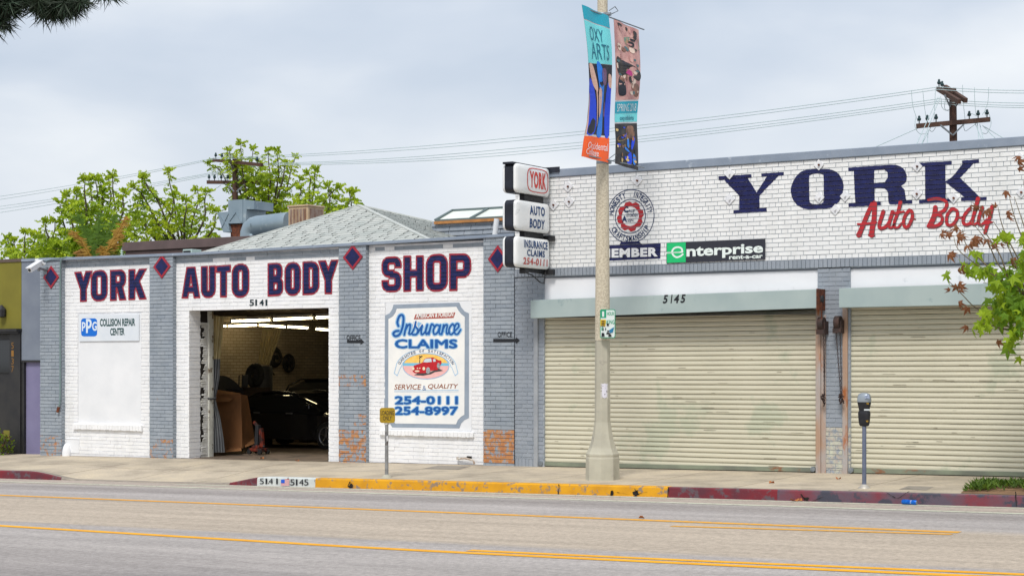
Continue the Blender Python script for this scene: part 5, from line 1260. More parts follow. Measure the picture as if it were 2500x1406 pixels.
b = MB(); b.tube([(LX, LY, zz(-320)), (LX, LY - .6, zz(-352)), (LX, LY - 1.9, zz(-362))], [.06, .05, .04], 10); b.build('lamp_arm', m_steel, lp_)
b = MB(); b.tube([(LX, LY - 1.8, zz(-362)), (LX, LY - 2.0, zz(-366)), (LX, LY - 2.5, zz(-364))], [.07, .16, .10], 12); b.build('lamp_head', m_steel, lp_, bevel=.01)
for py in (38, 398):
    b = MB(); z_ = zz(py); b.lathe(LX, LY, [(rr_(29), z_ - .03), (rr_(31), z_ - .02), (rr_(31), z_ + .02), (rr_(29), z_ + .03)], 18)
    b.tube([(LX + .09, LY - .02, z_), (LX + .16, LY - .02, z_ + .0)], .03, 8); b.tube([(LX + .14, LY - .70, z_ - (.05 if py < 100 else -.03)), (LX + .14, LY + 1.15, z_ - (.05 if py < 100 else -.03))], .011, 8)
    b.tube([(LX + .12, LY + .0, z_ + .06), (LX + .16, LY + .12, z_ + .14), (LX + .14, LY + .26, z_ + .10), (LX + .12, LY + .1, z_ + .03)], .008, 6)
    b.build('banner_bracket', m_steel, lp_)
BXp = LX + .14
def banner(name, label, rows, art, words):
    """rows: (photo y at left edge, x left, y right, x right); cloth hangs in the plane square to the street"""
    root = thing(name, label, 'banner', FX(rows[0][1], rows[0][0], BXp), 'banners on the street light')
    n = len(rows)
    def at(u, v, lift=0.0):
        t = v * (n - 1); i = min(int(t), n - 2); f = t - i
        a, c = rows[i], rows[i + 1]; yl, xl, yr, xr = [a[k] + (c[k] - a[k]) * f for k in range(4)]
        p = FX(xl + (xr - xl) * u, yl + (yr - yl) * u, BXp); p.x += lift + .05 * math.sin(v * 5.2 + .8) * (0.3 + u) * math.sin(math.pi * v) + .012 * math.sin(u * 9 + v * 7)
        return p
    def zone(nm, u0, u1, v0, v1, m, lift, k=1):
        b = MB(); nu = max(2, int(8 * (u1 - u0)) + 1); nv = max(2, int(26 * (v1 - v0)) + 1); vs = []
        for j in range(nv + 1):
            for i in range(nu + 1): vs.append(at(u0 + (u1 - u0) * i / nu, v0 + (v1 - v0) * j / nv, lift))
        b.add(vs, [(j * (nu + 1) + i, (j + 1) * (nu + 1) + i, (j + 1) * (nu + 1) + i + 1, j * (nu + 1) + i + 1) for j in range(nv) for i in range(nu)], 0, True); return b.build(nm, m, root)
    def shape(nm, pts, m, lift):
        pts = spl(pts, 5, True); vs, fs = tess([pts]); b = MB(); b.add([at(u, v, lift) for u, v in vs], fs); return b.build(nm, m, root)
    cl = zone('banner_cloth', 0, 1, 0, 1, mat('white_vinyl', (.75, .76, .78), rough=.5), 0.0)
    for a in art:
        if a[0] == 'z': zone(a[1], a[2], a[3], a[4], a[5], a[6], .004)
        else: shape(a[1], a[2], a[3], a[4])
    for s_, u0, u1, v0, v1, m, wg in words:
        vs, fs, _ = text_mesh(s_, wg, 1.0); b = MB(); b.add([at(u0 + (u1 - u0) * u, v1 + (v0 - v1) * v, .012) for u, v in vs], fs); b.build('banner_lettering', m, root)
    return root
v_ = lambda py, lo, hi: (py - lo) / (hi - lo)
c_teal, c_aqua, c_ink, c_or = mat('banner_teal', lin(24, 172, 196), rough=.5), mat('banner_aqua', lin(122, 228, 232), rough=.5), mat('banner_ink', lin(24, 110, 136), rough=.5), mat('banner_orange', lin(255, 98, 16), rough=.5)
c_blk, c_blue, c_blue2, c_skin, c_mau = mat('banner_black', lin(24, 28, 44), rough=.5), mat('banner_blue', lin(22, 70, 220), rough=.5), mat('banner_sky_blue', lin(36, 130, 235), rough=.5), mat('banner_skin', lin(226, 184, 164), rough=.5), mat('banner_mauve', lin(120, 84, 120), rough=.5)
c_wh = mat('banner_white', lin(232, 240, 240), rough=.5)
rowsL = [(12, 1420, 40, 1485), (70, 1426, 92, 1488), (130, 1432, 138, 1490), (200, 1438, 200, 1493), (250, 1440, 252, 1494), (300, 1436, 302, 1493), (345, 1425, 352, 1489), (382, 1418, 398, 1485)]
artL = [('z', 'teal_field', 0, 1, 0, .085, c_teal), ('z', 'aqua_field', 0, 1, .092, .335, c_aqua), ('z', 'dark_field', 0, 1, .337, .80, c_blk), ('z', 'orange_field', 0, 1, .815, 1, c_or)]
for pts, m, l in (([(0, .42), (.2, .45), (.32, .6), (.36, .78), (.05, .79), (.02, .6)], c_blue, .007), ([(.36, .34), (.55, .36), (.66, .5), (.7, .79), (.48, .79), (.5, .6)], c_blue2, .008), ([(.82, .46), (.98, .45), (.98, .78), (.80, .78)], c_blue, .007), ([(.02, .345), (.2, .345), (.34, .43), (.36, .5), (.16, .44)], c_skin, .009), ([(.44, .47), (.54, .5), (.58, .62), (.58, .68), (.47, .65), (.40, .54)], c_skin, .010), ([(.30, .46), (.34, .48), (.42, .7), (.40, .72)], c_skin, .010), ([(.56, .36), (.72, .37), (.74, .44), (.62, .455), (.54, .41)], c_mau, .010), ([(.84, .39), (.97, .40), (.98, .47), (.88, .455)], c_skin, .010), ([(.72, .57), (.76, .58), (.78, .66), (.73, .66)], c_mau, .010), ([(.1, .37), (.2, .38), (.24, .40), (.12, .40)], c_wh, .011), ([(0, .52), (.03, .56), (.05, .79), (0, .79)], c_skin, .009)):
    artL.append(('s', 'printed_shape', pts, m, l))
b1 = banner('street_banner', 'teal and orange banner nearest the street reading OXY ARTS, curling in the wind', rowsL, artL,
       [('OXY', .16, .66, .118, .205, c_ink, -.004), ('ARTS', .18, .86, .215, .315, c_ink, -.004), ('Occidental', .16, .92, .858, .915, c_wh, -.002), ('College', .12, .62, .918, .985, c_wh, -.002)])
rowsR = [(48, 1498, 74, 1558), (140, 1499, 150, 1559), (222, 1502, 220, 1560), (284, 1503, 282, 1560), (340, 1505, 340, 1560), (400, 1500, 417, 1558)]
c_pk, c_pk2, c_db = mat('print_pink', lin(232, 182, 170), lin(184, 130, 128), 5, .5), mat('print_brown', lin(96, 70, 62), lin(168, 120, 100), 6, .5), mat('print_night', lin(26, 30, 44), lin(66, 58, 50), 6, .5)
artR = [('z', 'pink_field', 0, 1, .0, .475, c_pk), ('z', 'teal_field', 0, 1, .487, .58, c_teal), ('z', 'aqua_field', 0, 1, .582, .652, c_aqua), ('z', 'night_field', 0, 1, .665, 1, c_db)]
for pts, m, l in (([(.05, .2), (.3, .21), (.95, .27), (.95, .34), (.5, .30), (.3, .32), (.08, .28)], c_db, .007), ([(.15, .32), (.35, .33), (.42, .43), (.2, .44), (.12, .40)], c_blk, .008), ([(.22, .24), (.30, .24), (.30, .32), (.38, .37), (.18, .37), (.22, .32)], c_skin, .010), ([(.4, .08), (.9, .07), (.95, .13), (.6, .14)], mat('print_ochre', lin(208, 150, 110), lin(120, 150, 130), 9, .5), .007), ([(.4, .26), (.6, .28), (.62, .31), (.42, .29)], mat('print_magenta', lin(190, 60, 130), rough=.5), .010), ([(.72, .36), (.95, .37), (.95, .45), (.78, .44)], c_pk2, .008), ([(.1, .78), (.4, .76), (.55, .79), (.1, .82)], mat('print_green', lin(96, 104, 60), lin(170, 110, 60), 8, .5), .008), ([(.5, .70), (.82, .69), (.84, .78), (.52, .79)], mat('print_tan', lin(150, 108, 80), lin(90, 70, 60), 9, .5), .008),
                  ([(.55, .76), (.62, .80), (.62, .86), (.54, .84)], c_blue2, .010), ([(.78, .78), (.86, .80), (.74, .87), (.70, .85)], c_blue, .010), ([(.4, .85), (.62, .88), (.6, .89), (.42, .87)], c_blue2, .010), ([(.55, .92), (.68, .89), (.7, .96), (.55, .98)], c_blue, .010), ([(.76, .9), (.86, .92), (.82, .97), (.74, .96)], c_blue2, .010)):
    artR.append(('s', 'printed_shape', pts, m, l))
rrb = random.Random(5)
def flecks(root_pts, n, u0, u1, v0, v1, mats_, s0, s1):
    for m in mats_:
        for _ in range(n):
            u, v, a, c_ = rrb.uniform(u0, u1 - .1), rrb.uniform(v0, v1 - .02), rrb.uniform(s0, s1), rrb.uniform(s0, s1) * .22
            root_pts.append(('s', 'printed_shape', [(u, v), (min(u + a, .98), v + c_ * .2), (min(u + a * .8, .98), v + c_), (u + a * .1, v + c_ * .8)], m, .0105 + rrb.uniform(0, .001)))
flecks(artR, 9, .02, .92, .01, .44, [c_db, c_pk2, mat('print_teal_grey', lin(84, 120, 124), rough=.5), mat('print_cream', lin(240, 214, 196), rough=.5), c_pk], .05, .19)
flecks(artR, 7, .02, .92, .68, .97, [mat('print_lamp', lin(226, 196, 130), rough=.5), c_pk2, mat('print_green', (0, 0, 0)), c_blk, c_blue], .04, .14)
b2 = banner('street_banner', 'photo printed banner nearest the building with SPRING 2018 on a teal band', rowsR, artR,
       [('SPRING 2018', .09, .93, .505, .565, c_wh, -.006), ('oxy.edu/arts', .20, .86, .598, .648, c_ink, .01)])
# parking sign and a torn notice on the column
sg = S(1484, 1176); dY = LY - .19
pk = thing('parking_plate', 'small white and green parking plate covered in stickers strapped to the column', 'sign', F(1484, 824, dY))
fq = lambda k: (lambda px, py: F(px, py, dY - .0025 * k))
def rrect(x0, y0, x1, y1, r): 
    out = []
    for cx, cy, a0 in ((x1 - r, y1 - r, 0), (x0 + r, y1 - r, 90), (x0 + r, y0 + r, 180), (x1 - r, y0 + r, 270)):
        for k in range(5): a = R(a0 + 22.5 * k); out.append((cx + r * math.cos(a), cy + r * math.sin(a)))
    return out
def flat(par, fn, nm, pts, m, thick=0.0):
    vs, fs = tess([pts]); b = MB(); P = [Vector(fn(*v)) for v in vs]; b.add(P, fs)
    if thick:
        n = len(P); b.add(P + [p + Vector((0, thick, 0)) for p in P], [(i, n + i, n + (i + 1) % n, (i + 1) % n) for i in range(n)] + [tuple(range(2 * n - 1, n - 1, -1))])
    return b.build(nm, m, par)
m_pg, m_pw = mat('parking_green', lin(20, 150, 110), rough=.4), mat('parking_white', lin(214, 224, 220), rough=.4)
flat(pk, fq(0), 'sign_plate', rrect(1465, 755, 1502, 825, 4), m_pg, .004); flat(pk, fq(1), 'white_face', rrect(1466.5, 757, 1500.5, 823, 3), m_pw); flat(pk, fq(2), 'green_corner', [(1466, 757), (1480, 757), (1480, 776), (1466, 776)], m_pg)
b = MB(); letter('', '1', (1470, 1475, 760, 760, 773, 773), fq(3), None, None, .02, mb=b); b.build('white_numeral', m_pw, pk)
b = MB(); letter('', 'HOUR', (1482, 1499, 761, 761, 770, 770), fq(3), None, None, .01, mb=b); letter('', 'PARKING', (1467, 1500, 781, 781, 791, 791), fq(3), None, None, .01, mb=b); letter('', '8', (1468, 1473, 798, 798, 807, 807), fq(3), None, None, .02, mb=b); b.build('green_lettering', m_pg, pk)
flat(pk, fq(4), 'yellow_sticker', [(1466, 780), (1479, 780), (1478, 797), (1466, 796)], mat('sticker_yellow', lin(226, 186, 30), rough=.5))
b = MB()
for i in range(4): b.quad(fq(5)(1468, 785 + i * 3.6), fq(5)(1476.5, 785 + i * 3.6), fq(5)(1476.5, 782.8 + i * 3.6), fq(5)(1468, 782.8 + i * 3.6))
b.build('sticker_print', m_blk, pk)
b = MB()
for x0, y0, x1, y1 in ((1481, 789, 1487, 796), (1471, 799, 1474, 807), (1477, 799, 1480, 806), (1482, 806, 1488, 810), (1468, 812, 1476, 822), (1485, 815, 1493, 822), (1480, 811, 1489, 816)): b.add([fq(5)(x0, y1), fq(5)(x1, y1 - 1), fq(5)(x1 - 1, y0 + 1), fq(5)(x0 + 1, y0)], [(0, 1, 2, 3)])
b.build('dark_sticker', m_blk, pk)
flat(pk, fq(5), 'blue_sticker', [(1487, 806), (1499, 798), (1496, 811), (1489, 813)], mat('sticker_blue', lin(40, 120, 160), rough=.5))
nt_ = MB(); P = []
for i in range(5):
    a = R(-78 + 14 * i); r = rr_(36.8) + .003; P.append((LX + r * math.sin(a + R(95)) , LY - r * math.cos(a + R(95))))
z0, z1 = zz(972), zz(935)
vs = [(x, y, z0 + .02 * (i % 2)) for i, (x, y) in enumerate(P)] + [(x, y, z1 - .012 * (i % 2)) for i, (x, y) in enumerate(P)]
nt_.add(vs, [(i, i + 1, 6 + i, 5 + i) for i in range(4)])
o = nt_.build('torn_notice', mat('notice_paper', lin(214, 212, 222), lin(70, 66, 80), 32, .7, lo=.60, hi=.63), None); tag(o, 'torn white paper notice pasted on the concrete column', 'notice')

# ------------------------------------------------------------------ loading sign, parking meter, can
q = S(944, 1166)
ld = thing('loading_sign', 'small yellow LOADING ONLY plate on a short grey post in the pavement', 'sign', q)
dq = (q - CAM).dot(FW); zq = lambda py: 1.85 + (880 - py) / FPX * dq; rq = lambda w_: w_ / 2 / FPX * dq
b = MB(); b.lathe(q.x, q.y, [(rq(9), q.z - .05), (rq(8.6), zq(1030))], 14); b.build('post', mat('grey_post', lin(140, 142, 142), lin(112, 112, 114), 10, .6, c3=lin(96, 90, 88), s3=8, t3=.6), ld)
b = MB(); b.lathe(q.x, q.y, [(rq(27), q.z - .01), (rq(22), q.z + .025), (rq(12), q.z + .05), (rq(10), q.z + .055)], 16); b.build('post_collar', m_cast, ld)
fl = lambda k: (lambda px, py: F(px, py, q.y - .035 - .002 * k))
b = MB(); b.box(q.x - .035, q.x + .035, q.y - .03, q.y + .03, zq(1036), zq(1028)); b.build('post_cap', mat('cap_white', lin(196, 196, 190), rough=.5), ld)
flat(ld, fl(0), 'sign_plate', rrect(927, 995, 964, 1032, 6), mat('ochre_plate', lin(172, 140, 22), lin(150, 122, 22), 12, .5), .006)
b = MB(); letter('', 'LOADING', (929.5, 962, 1002, 1002, 1013, 1013), fl(1), None, None, .005, mb=b); letter('', 'ONLY', (935, 956, 1015, 1015, 1026, 1026), fl(1), None, None, .005, mb=b); b.build('plate_lettering', m_blk, ld)
flat(ld, lambda px, py: F(px, py, q.y - rq(9) - .003), 'sticker', [(943, 1065), (947, 1062), (948, 1074), (944, 1078)], mat('sticker_pale', lin(200, 200, 200), rough=.5))
q = S(2110, 1191); dm = (q - CAM).dot(FW); zm = lambda py: 1.85 + (880 - py) / FPX * dm; rm = lambda w_: w_ / 2 / FPX * dm
pm_ = thing('parking_meter', 'single black parking meter with a silver domed top on a blue grey pipe', 'parking meter', q)
b = MB(); b.lathe(q.x, q.y, [(rm(10.4), q.z - .05), (rm(10.2), zm(1038))], 16); b.build('pipe', mat('blue_grey_pipe', lin(104, 112, 132), lin(88, 96, 116), 8, .55, c3=lin(140, 130, 120), s3=9, t3=.66), pm_)
b = MB(); b.lathe(q.x, q.y, [(rm(31), q.z - .01), (rm(30), q.z + .008), (rm(20), q.z + .03), (rm(13), q.z + .05), (rm(11), q.z + .055)], 20); b.build('floor_flange', mat('flange_metal', lin(196, 192, 184), lin(176, 170, 160), 9, .5, metal=.3), pm_)
def oval(mb, prof, dep=.62, n=20, m=0):
    vs = []; fs = []
    for wpx, py, k in prof:
        r = rm(wpx)
        for i in range(n):
            a = 2 * math.pi * i / n; c_, s_ = math.cos(a), math.sin(a); e_ = 2.0 / 2.8
            vs.append((q.x + r * abs(c_) ** e_ * (1 if c_ >= 0 else -1), q.y + r * dep * k * abs(s_) ** e_ * (1 if s_ >= 0 else -1), zm(py)))
    for j in range(len(prof) - 1):
        for i in range(n): fs.append((j * n + i, j * n + (i + 1) % n, (j + 1) * n + (i + 1) % n, (j + 1) * n + i))
    mb.add(vs, fs, m, True); mb.add(vs[:n], [tuple(range(n))[::-1]], m); mb.add(vs[-n:], [tuple(range(n))], m)
m_mb_ = mat('meter_black', lin(40, 40, 44), lin(30, 31, 35), 12, .42)
b = MB(); oval(b, [(18, 1040, 1), (24, 1037, 1), (27, 1030, 1), (30, 1012, 1), (30, 1006, 1), (27, 1003, 1)]); b.build('coin_vault', m_mb_, pm_)
b = MB(); oval(b, [(25, 1003.5, 1), (26, 1000, 1), (30, 990, 1), (33, 984, 1), (33.5, 981, 1)]); b.build('meter_body', m_mb_, pm_)
b = MB(); oval(b, [(34, 981, 1), (34.5, 976, 1), (33, 969, 1), (29, 963, 1), (22, 960, .95), (12, 958.6, .9), (4, 958.2, .8)]); b.build('domed_top', mat('meter_silver', lin(168, 176, 182), lin(150, 158, 164), 5, .3, metal=.6), pm_)
fmn = lambda k: (lambda px, py: F(px, py, q.y - rm(33) * .62 - .004 - k * .002))
flat(pm_, lambda px, py: F(px, py, q.y - rm(30) * .62 + (974 - py) * .0035 - .03), 'meter_window', [(2109, 961.5), (2121, 962), (2124, 972), (2112, 973)], mat('meter_glass', lin(150, 160, 178), lin(96, 104, 120), 40, .15))
flat(pm_, fmn(0), 'coin_plate', [(2109.5, 998), (2123.5, 998), (2123.5, 1002), (2109.5, 1002)], mat('plate_silver', lin(200, 206, 206), rough=.3))
b = MB(); letter('', 'YO', (2115, 2121, 983, 983, 987, 987), fmn(0), None, None, .02, mb=b); letter('', 'YO', (2114, 2120, 1026, 1026, 1030, 1030), fmn(0), None, None, .02, mb=b); b.build('meter_mark', mat('meter_yellow', lin(220, 170, 40), rough=.5), pm_)
c = G(2223, 1231); ca = Vector((c.x - .105, KY - .10, zr(c.x) + .037)); cb_ = Vector((c.x + .11, KY - .13, zr(c.x) + .037))
can = thing('drink_can', 'crushed blue drink can lying in the gutter under the red kerb', 'can', ca)
b = MB(); d_ = (cb_ - ca); b.tube([ca, ca + d_ * .06, ca + d_ * .4, ca + d_ * .62, ca + d_ * .94, cb_], [.026, .036, .036, .032, .036, .027], 16); b.build('can_body', mat('can_blue', lin(20, 110, 205), lin(10, 80, 180), 30, .25, metal=.4), can)
b = MB(); b.tube([cb_, cb_ + d_ * .015], [.028, .026], 16); b.tube([ca - d_ * .015, ca], [.024, .026], 16); b.build('can_end', m_steel, can)
b = MB(); e0 = ca + d_ * .5
for i in range(6): a = R(-20 + i * 12); b.quad(e0 + Vector((.02 + .0, -.037 * math.cos(a), .037 * math.sin(a))), e0 + Vector((.05, -.037 * math.cos(a), .037 * math.sin(a))), e0 + Vector((.05, -.037 * math.cos(a + .1), .037 * math.sin(a + .1))), e0 + Vector((.02, -.037 * math.cos(a + .1), .037 * math.sin(a + .1))))
b.build('can_mark', mat('can_print', lin(200, 210, 225), rough=.3), can)

# ================================================================== inside the open bay
LWX = SX0 + 0.285
LWp = lambda px, py, o=.03: FX(px, py, LWX + o)
m_tube = mat('lit_tube', lin(255, 236, 186), emit=20); m_fit = mat('light_fitting', lin(150, 146, 136), rough=.6)
def tube_light(p0, p1, label):
    a, c = Vector(p0), Vector(p1); root = thing('fluorescent_light', label, 'ceiling light', a.lerp(c, .5) + Vector((0, 0, .1)), 'lit tubes under the workshop ceiling')
    b = MB(); b.tube([a, c], .022, 8); b.build('tube', m_tube, root)
    b = MB(); b.bar(a + Vector((0, 0, .055)), c + Vector((0, 0, .055)), .10, .05); d = (c - a).normalized() * .03
    b.bar(a - d, a + d * .3, .05, .09); b.bar(c - d * .3, c + d, .05, .09); b.build('fitting', m_fit, root)
for (x0, y0, x1, y1, dp), lb in (((565, 784, 660, 781, 36.6), 'lit tube at the left end of the nearer row'), ((667, 780, 763, 776, 36.4), 'lit tube in the middle of the nearer row'), ((771, 775.5, 850, 772, 36.2), 'lit tube of the nearer row cut by the door edge'),
                              ((541, 796, 553, 796, 40.4), 'short glimpse of a lit tube beside the hanging curtain'), ((557, 796, 628, 793.5, 40.5), 'long lit tube of the far row left of its peak'), ((633, 793.5, 698, 798, 40.6), 'lit tube of the far row just right of its peak'), ((702, 797.5, 753, 800.5, 40.6), 'lit tube of the far row sloping down to the right'), ((771, 803, 835, 808, 40.4), 'lowest lit tube of the far row by the door edge')):
    tube_light(D(x0, y0, dp), D(x1, y1, dp), lb)
# curtains with folds
def curtain(root, nm, rows, m, dep, folds, amp):
    """rows: (y, x left, x right) in the photo, hung at one distance"""
    b = MB(); n = folds * 6; vs = []
    for y, xl, xr in rows:
        for i in range(n + 1):
            u = i / n; p = D(xl + (xr - xl) * u, y, dep + amp * math.sin(u * folds * 2 * math.pi + y * .01) + amp * .4 * math.sin(u * 17)); vs.append(p)
    b.add(vs, [(j * (n + 1) + i, (j + 1) * (n + 1) + i, (j + 1) * (n + 1) + i + 1, j * (n + 1) + i + 1) for j in range(len(rows) - 1) for i in range(n)], 0, True)
    return b.build(nm, m, root)
m_crm, m_gcl = mat('cream_cloth', lin(196, 182, 140), lin(176, 162, 124), 3, .8, trans=.2), mat('grey_cloth', lin(116, 118, 120), lin(100, 102, 106), 3, .8, trans=.1)
cu = thing('tied_curtain', 'long cream and grey curtain tied at the waist beside the door channel', 'curtain', D(525, 1100, 34.9))
curtain(cu, 'cream_top', [(772, 510, 548), (800, 510, 546), (840, 510, 541), (876, 510, 538)], m_crm, 34.9, 5, .05)
curtain(cu, 'grey_skirt', [(876, 509, 538), (920, 508, 536), (950, 507, 531), (968, 507, 527), (975, 508, 527), (985, 509, 529), (1020, 512, 538), (1070, 513, 546), (1104, 514, 549)], m_gcl, 34.9, 5, .05)
b = MB(); b.tube([D(505, 972, 34.7), D(516, 974, 34.7), D(528, 971, 34.75)], .022, 8); b.build('curtain_tie', m_dark, cu)
c2 = thing('hanging_curtain', 'cream curtain bunched and pulled aside against the far white wall', 'curtain', D(650, 890, 39))
curtain(c2, 'cloth', [(803, 641, 688), (830, 637, 680), (860, 633, 669), (890, 630, 657)], m_crm, 39.2, 6, .07)
# cardboard
m_card = mat('cardboard', lin(138, 94, 58), lin(122, 84, 52), 3, .85)
cb = thing('cardboard_box', 'tall brown cardboard box standing open with one flap out beside the curtain', 'box', D(570, 1098, 36))
def Dq(b, q, dep, m=0):
    b.quad(*[D(x, y, dep + dd) for x, y, dd in q], m)
b = MB(); Dq(b, [(528, 1094, .1), (592, 1094, -.2), (588, 962, -.2), (530, 962, .1)], 36); Dq(b, [(592, 1094, -.2), (622, 1072, .5), (604, 965, .5), (588, 962, -.2)], 36); Dq(b, [(528, 1094, .1), (528, 962, .1), (545, 958, .9), (545, 1084, .9)], 36); b.build('box_wall', m_card, cb)
b = MB(); Dq(b, [(526, 950, .6), (588, 960, .2), (558, 980, -.35), (522, 982, -.1)], 36); b.build('box_flap', m_card, cb)
b = MB(); Dq(b, [(540, 1104, -.4), (590, 1100, -.5), (588, 1092, -.2), (545, 1090, .1)], 36); b.build('box_flap', m_card, cb)
b = MB(); Dq(b, [(598, 1092, -.2), (622, 1082, .1), (618, 1066, .5), (600, 1074, .3)], 36); b.build('box_flap', m_card, cb)
# dark cars: lofted bodies
m_car = mat('black_car_paint', (.012, .012, .014), rough=.18, spec=.6, coat=.6); m_cgl = mat('dark_car_glass', (.01, .012, .014), rough=.06, spec=.7); m_tyre = mat('tyre_rubber', (.015, .015, .015), rough=.85); m_rim = mat('alloy_rim', (.45, .46, .48), rough=.3, metal=.9)
m_lampc = mat('car_lamp', (.5, .48, .42), rough=.1)
def car(label, x0, y0, z0, prof, roof, wheels, wd=1.75, r=.32):
    """side outline along X, front at the right; body tapers in plan, cabin leans inwards"""
    root = thing('dark_car', label, 'car', ((x0 + prof[-1][0] + x0) / 2, y0 + wd / 2, z0))
    n = 11
    L_ = prof[-1][0]
    def loft(pr, lo, name, m, wf, top_in):
        b = MB(); vs = []; N = len(pr)
        for j in range(n):
            t = j / (n - 1); v = (t - .5) * 2; 
            for x, z in pr:
                pinch = 1 - .10 * abs((x / L_ - .5) * 2) ** 3
                zz_ = z if abs(v) < .9 else lo + (z - lo) * (1 - (abs(v) - .9) * 1.2)
                yy = v * wd / 2 * pinch * (1 - top_in * max(0, (zz_ - lo)) )
                crown = 1 - .03 * v * v
                vs.append((x0 + x, y0 + wd / 2 + yy, z0 + lo + (zz_ - lo) * crown))
        fs = [(j * N + i, j * N + i + 1, (j + 1) * N + i + 1, (j + 1) * N + i) for j in range(n - 1) for i in range(N - 1)]
        b.add(vs, fs, 0, True)
        for j in (0, n - 1):
            base = [(x0 + x, vs[j * N + i][1], z0 + lo) for i, (x, z) in enumerate(pr)]
            b.add([vs[j * N + i] for i in range(N)] + base, [(i, i + 1, N + i + 1, N + i) if j else (i + 1, i, N + i, N + i + 1) for i in range(N - 1)], 0, True)
        return b.build(name, m, root)
    body = loft(prof, .22, 'car_body', m_car, 1, .03)
    loft(roof, prof[3][1] - .06, 'car_cabin', m_cgl, 1, .28)
    b = MB(); q = [(x0 + x, y0 + wd / 2 + s_ * wd * .36, z0 + z + .012) for s_ in (-1, 1) for x, z in roof]; N = len(roof)
    for s_ in (-1, 1):
        pts = [(x0 + x, y0 + wd / 2 + s_ * wd / 2 * (1 - .28 * (z - prof[3][1] + .06)) * 0.97, z0 + z + .008) for x, z in roof]; b.tube(pts, .022, 6)
    mid = [i for i, (x, z) in enumerate(roof) if z > max(z_ for _, z_ in roof) - .08]
    for a, c in zip(mid, mid[1:]): b.hexa([(x0 + roof[i][0], y0 + wd / 2 + s_ * wd * .37, z0 + roof[i][1] + dz) for dz in (-.01, .015) for s_, i in ((-1, a), (-1, c), (1, c), (1, a))])
    b.build('car_roof', m_car, root)
    for wx in wheels:
        for wy, s_ in ((y0 - .01, -1), (y0 + wd + .01, 1)):
            b = MB(); c = (x0 + wx, wy, z0 + r); b.tube([(c[0], wy - s_ * .19, c[2]), (c[0], wy - s_ * .17, c[2]), (c[0], wy - .0, c[2]), (c[0], wy + s_ * .02, c[2])], [r * .94, r, r, r * .93], 24); w_ = b.build('wheel', m_tyre, root)
            b = MB(); 
            for k in range(5):
                a = 2 * math.pi * k / 5 + .3; b.bar((c[0], wy + s_ * .03, c[2]), (c[0] + r * .62 * math.cos(a), wy + s_ * .025, c[2] + r * .62 * math.sin(a)), .05, .02)
            b.tube([(c[0] + r * .64 * math.cos(2 * math.pi * k / 24), wy + s_ * .025, c[2] + r * .64 * math.sin(2 * math.pi * k / 24)) for k in range(25)], .02, 6, cap=False); b.build('rim', m_rim, w_)
    b = MB(); b.hexa([(x0 + L_ * .66, y0 - .16, z0 + .92), (x0 + L_ * .70, y0 - .16, z0 + .92), (x0 + L_ * .70, y0 + .02, z0 + .92), (x0 + L_ * .66, y0 + .02, z0 + .92), (x0 + L_ * .665, y0 - .15, z0 + 1.03), (x0 + L_ * .70, y0 - .15, z0 + 1.03), (x0 + L_ * .70, y0 + .02, z0 + 1.0), (x0 + L_ * .67, y0 + .02, z0 + 1.0)]); b.build('door_mirror', m_car, root, bevel=.02)
    for s_ in (.12, .88):
        b = MB(); b.hexa([(x0 + L_ - .22, y0 + wd * s_ - .14, z0 + .58), (x0 + L_ - .02, y0 + wd * s_ - .14, z0 + .58), (x0 + L_ - .02, y0 + wd * s_ + .14, z0 + .58), (x0 + L_ - .22, y0 + wd * s_ + .14, z0 + .58), (x0 + L_ - .24, y0 + wd * s_ - .14, z0 + .70), (x0 + L_ - .09, y0 + wd * s_ - .14, z0 + .70), (x0 + L_ - .09, y0 + wd * s_ + .14, z0 + .70), (x0 + L_ - .24, y0 + wd * s_ + .14, z0 + .70)]); b.build('headlight', m_lampc, root, bevel=.02)
    b = MB(); b.box(x0 + L_ * .30, x0 + L_ * .34, y0 - .035, y0 + .01, z0 + .80, z0 + .83); b.box(x0 + L_ * .52, x0 + L_ * .56, y0 - .035, y0 + .01, z0 + .80, z0 + .83); b.build('door_handle', m_rim, root, bevel=.006)
    return root
sedan = [(0, .45), (.02, .62), (.08, .78), (.5, .87), (1.2, .90), (2.4, .91), (3.2, .88), (3.9, .80), (4.25, .68), (4.36, .5), (4.4, .40)]
suv = [(0, .5), (.02, .7), (.06, .9), (.4, 1.02), (1.3, 1.04), (2.6, 1.04), (3.3, 1.02), (4.0, .95), (4.3, .8), (4.4, .55), (4.42, .45)]
car('low black saloon car with a spoked alloy wheel just inside the bay', -11.95, 4.3, zf(-10) + .0, sedan, [(.55, .84), (.95, 1.12), (1.35, 1.27), (1.9, 1.31), (2.45, 1.26), (3.0, 1.02), (3.25, .86)], (.85, 3.48))
car('taller black car parked behind the low saloon at the back of the bay', -12.1, 6.9, zf(-10) + .0, suv, [(.05, .98), (.25, 1.40), (.6, 1.55), (1.5, 1.58), (2.3, 1.54), (2.85, 1.22), (3.1, 1.02)], (.85, 3.5), r=.36)
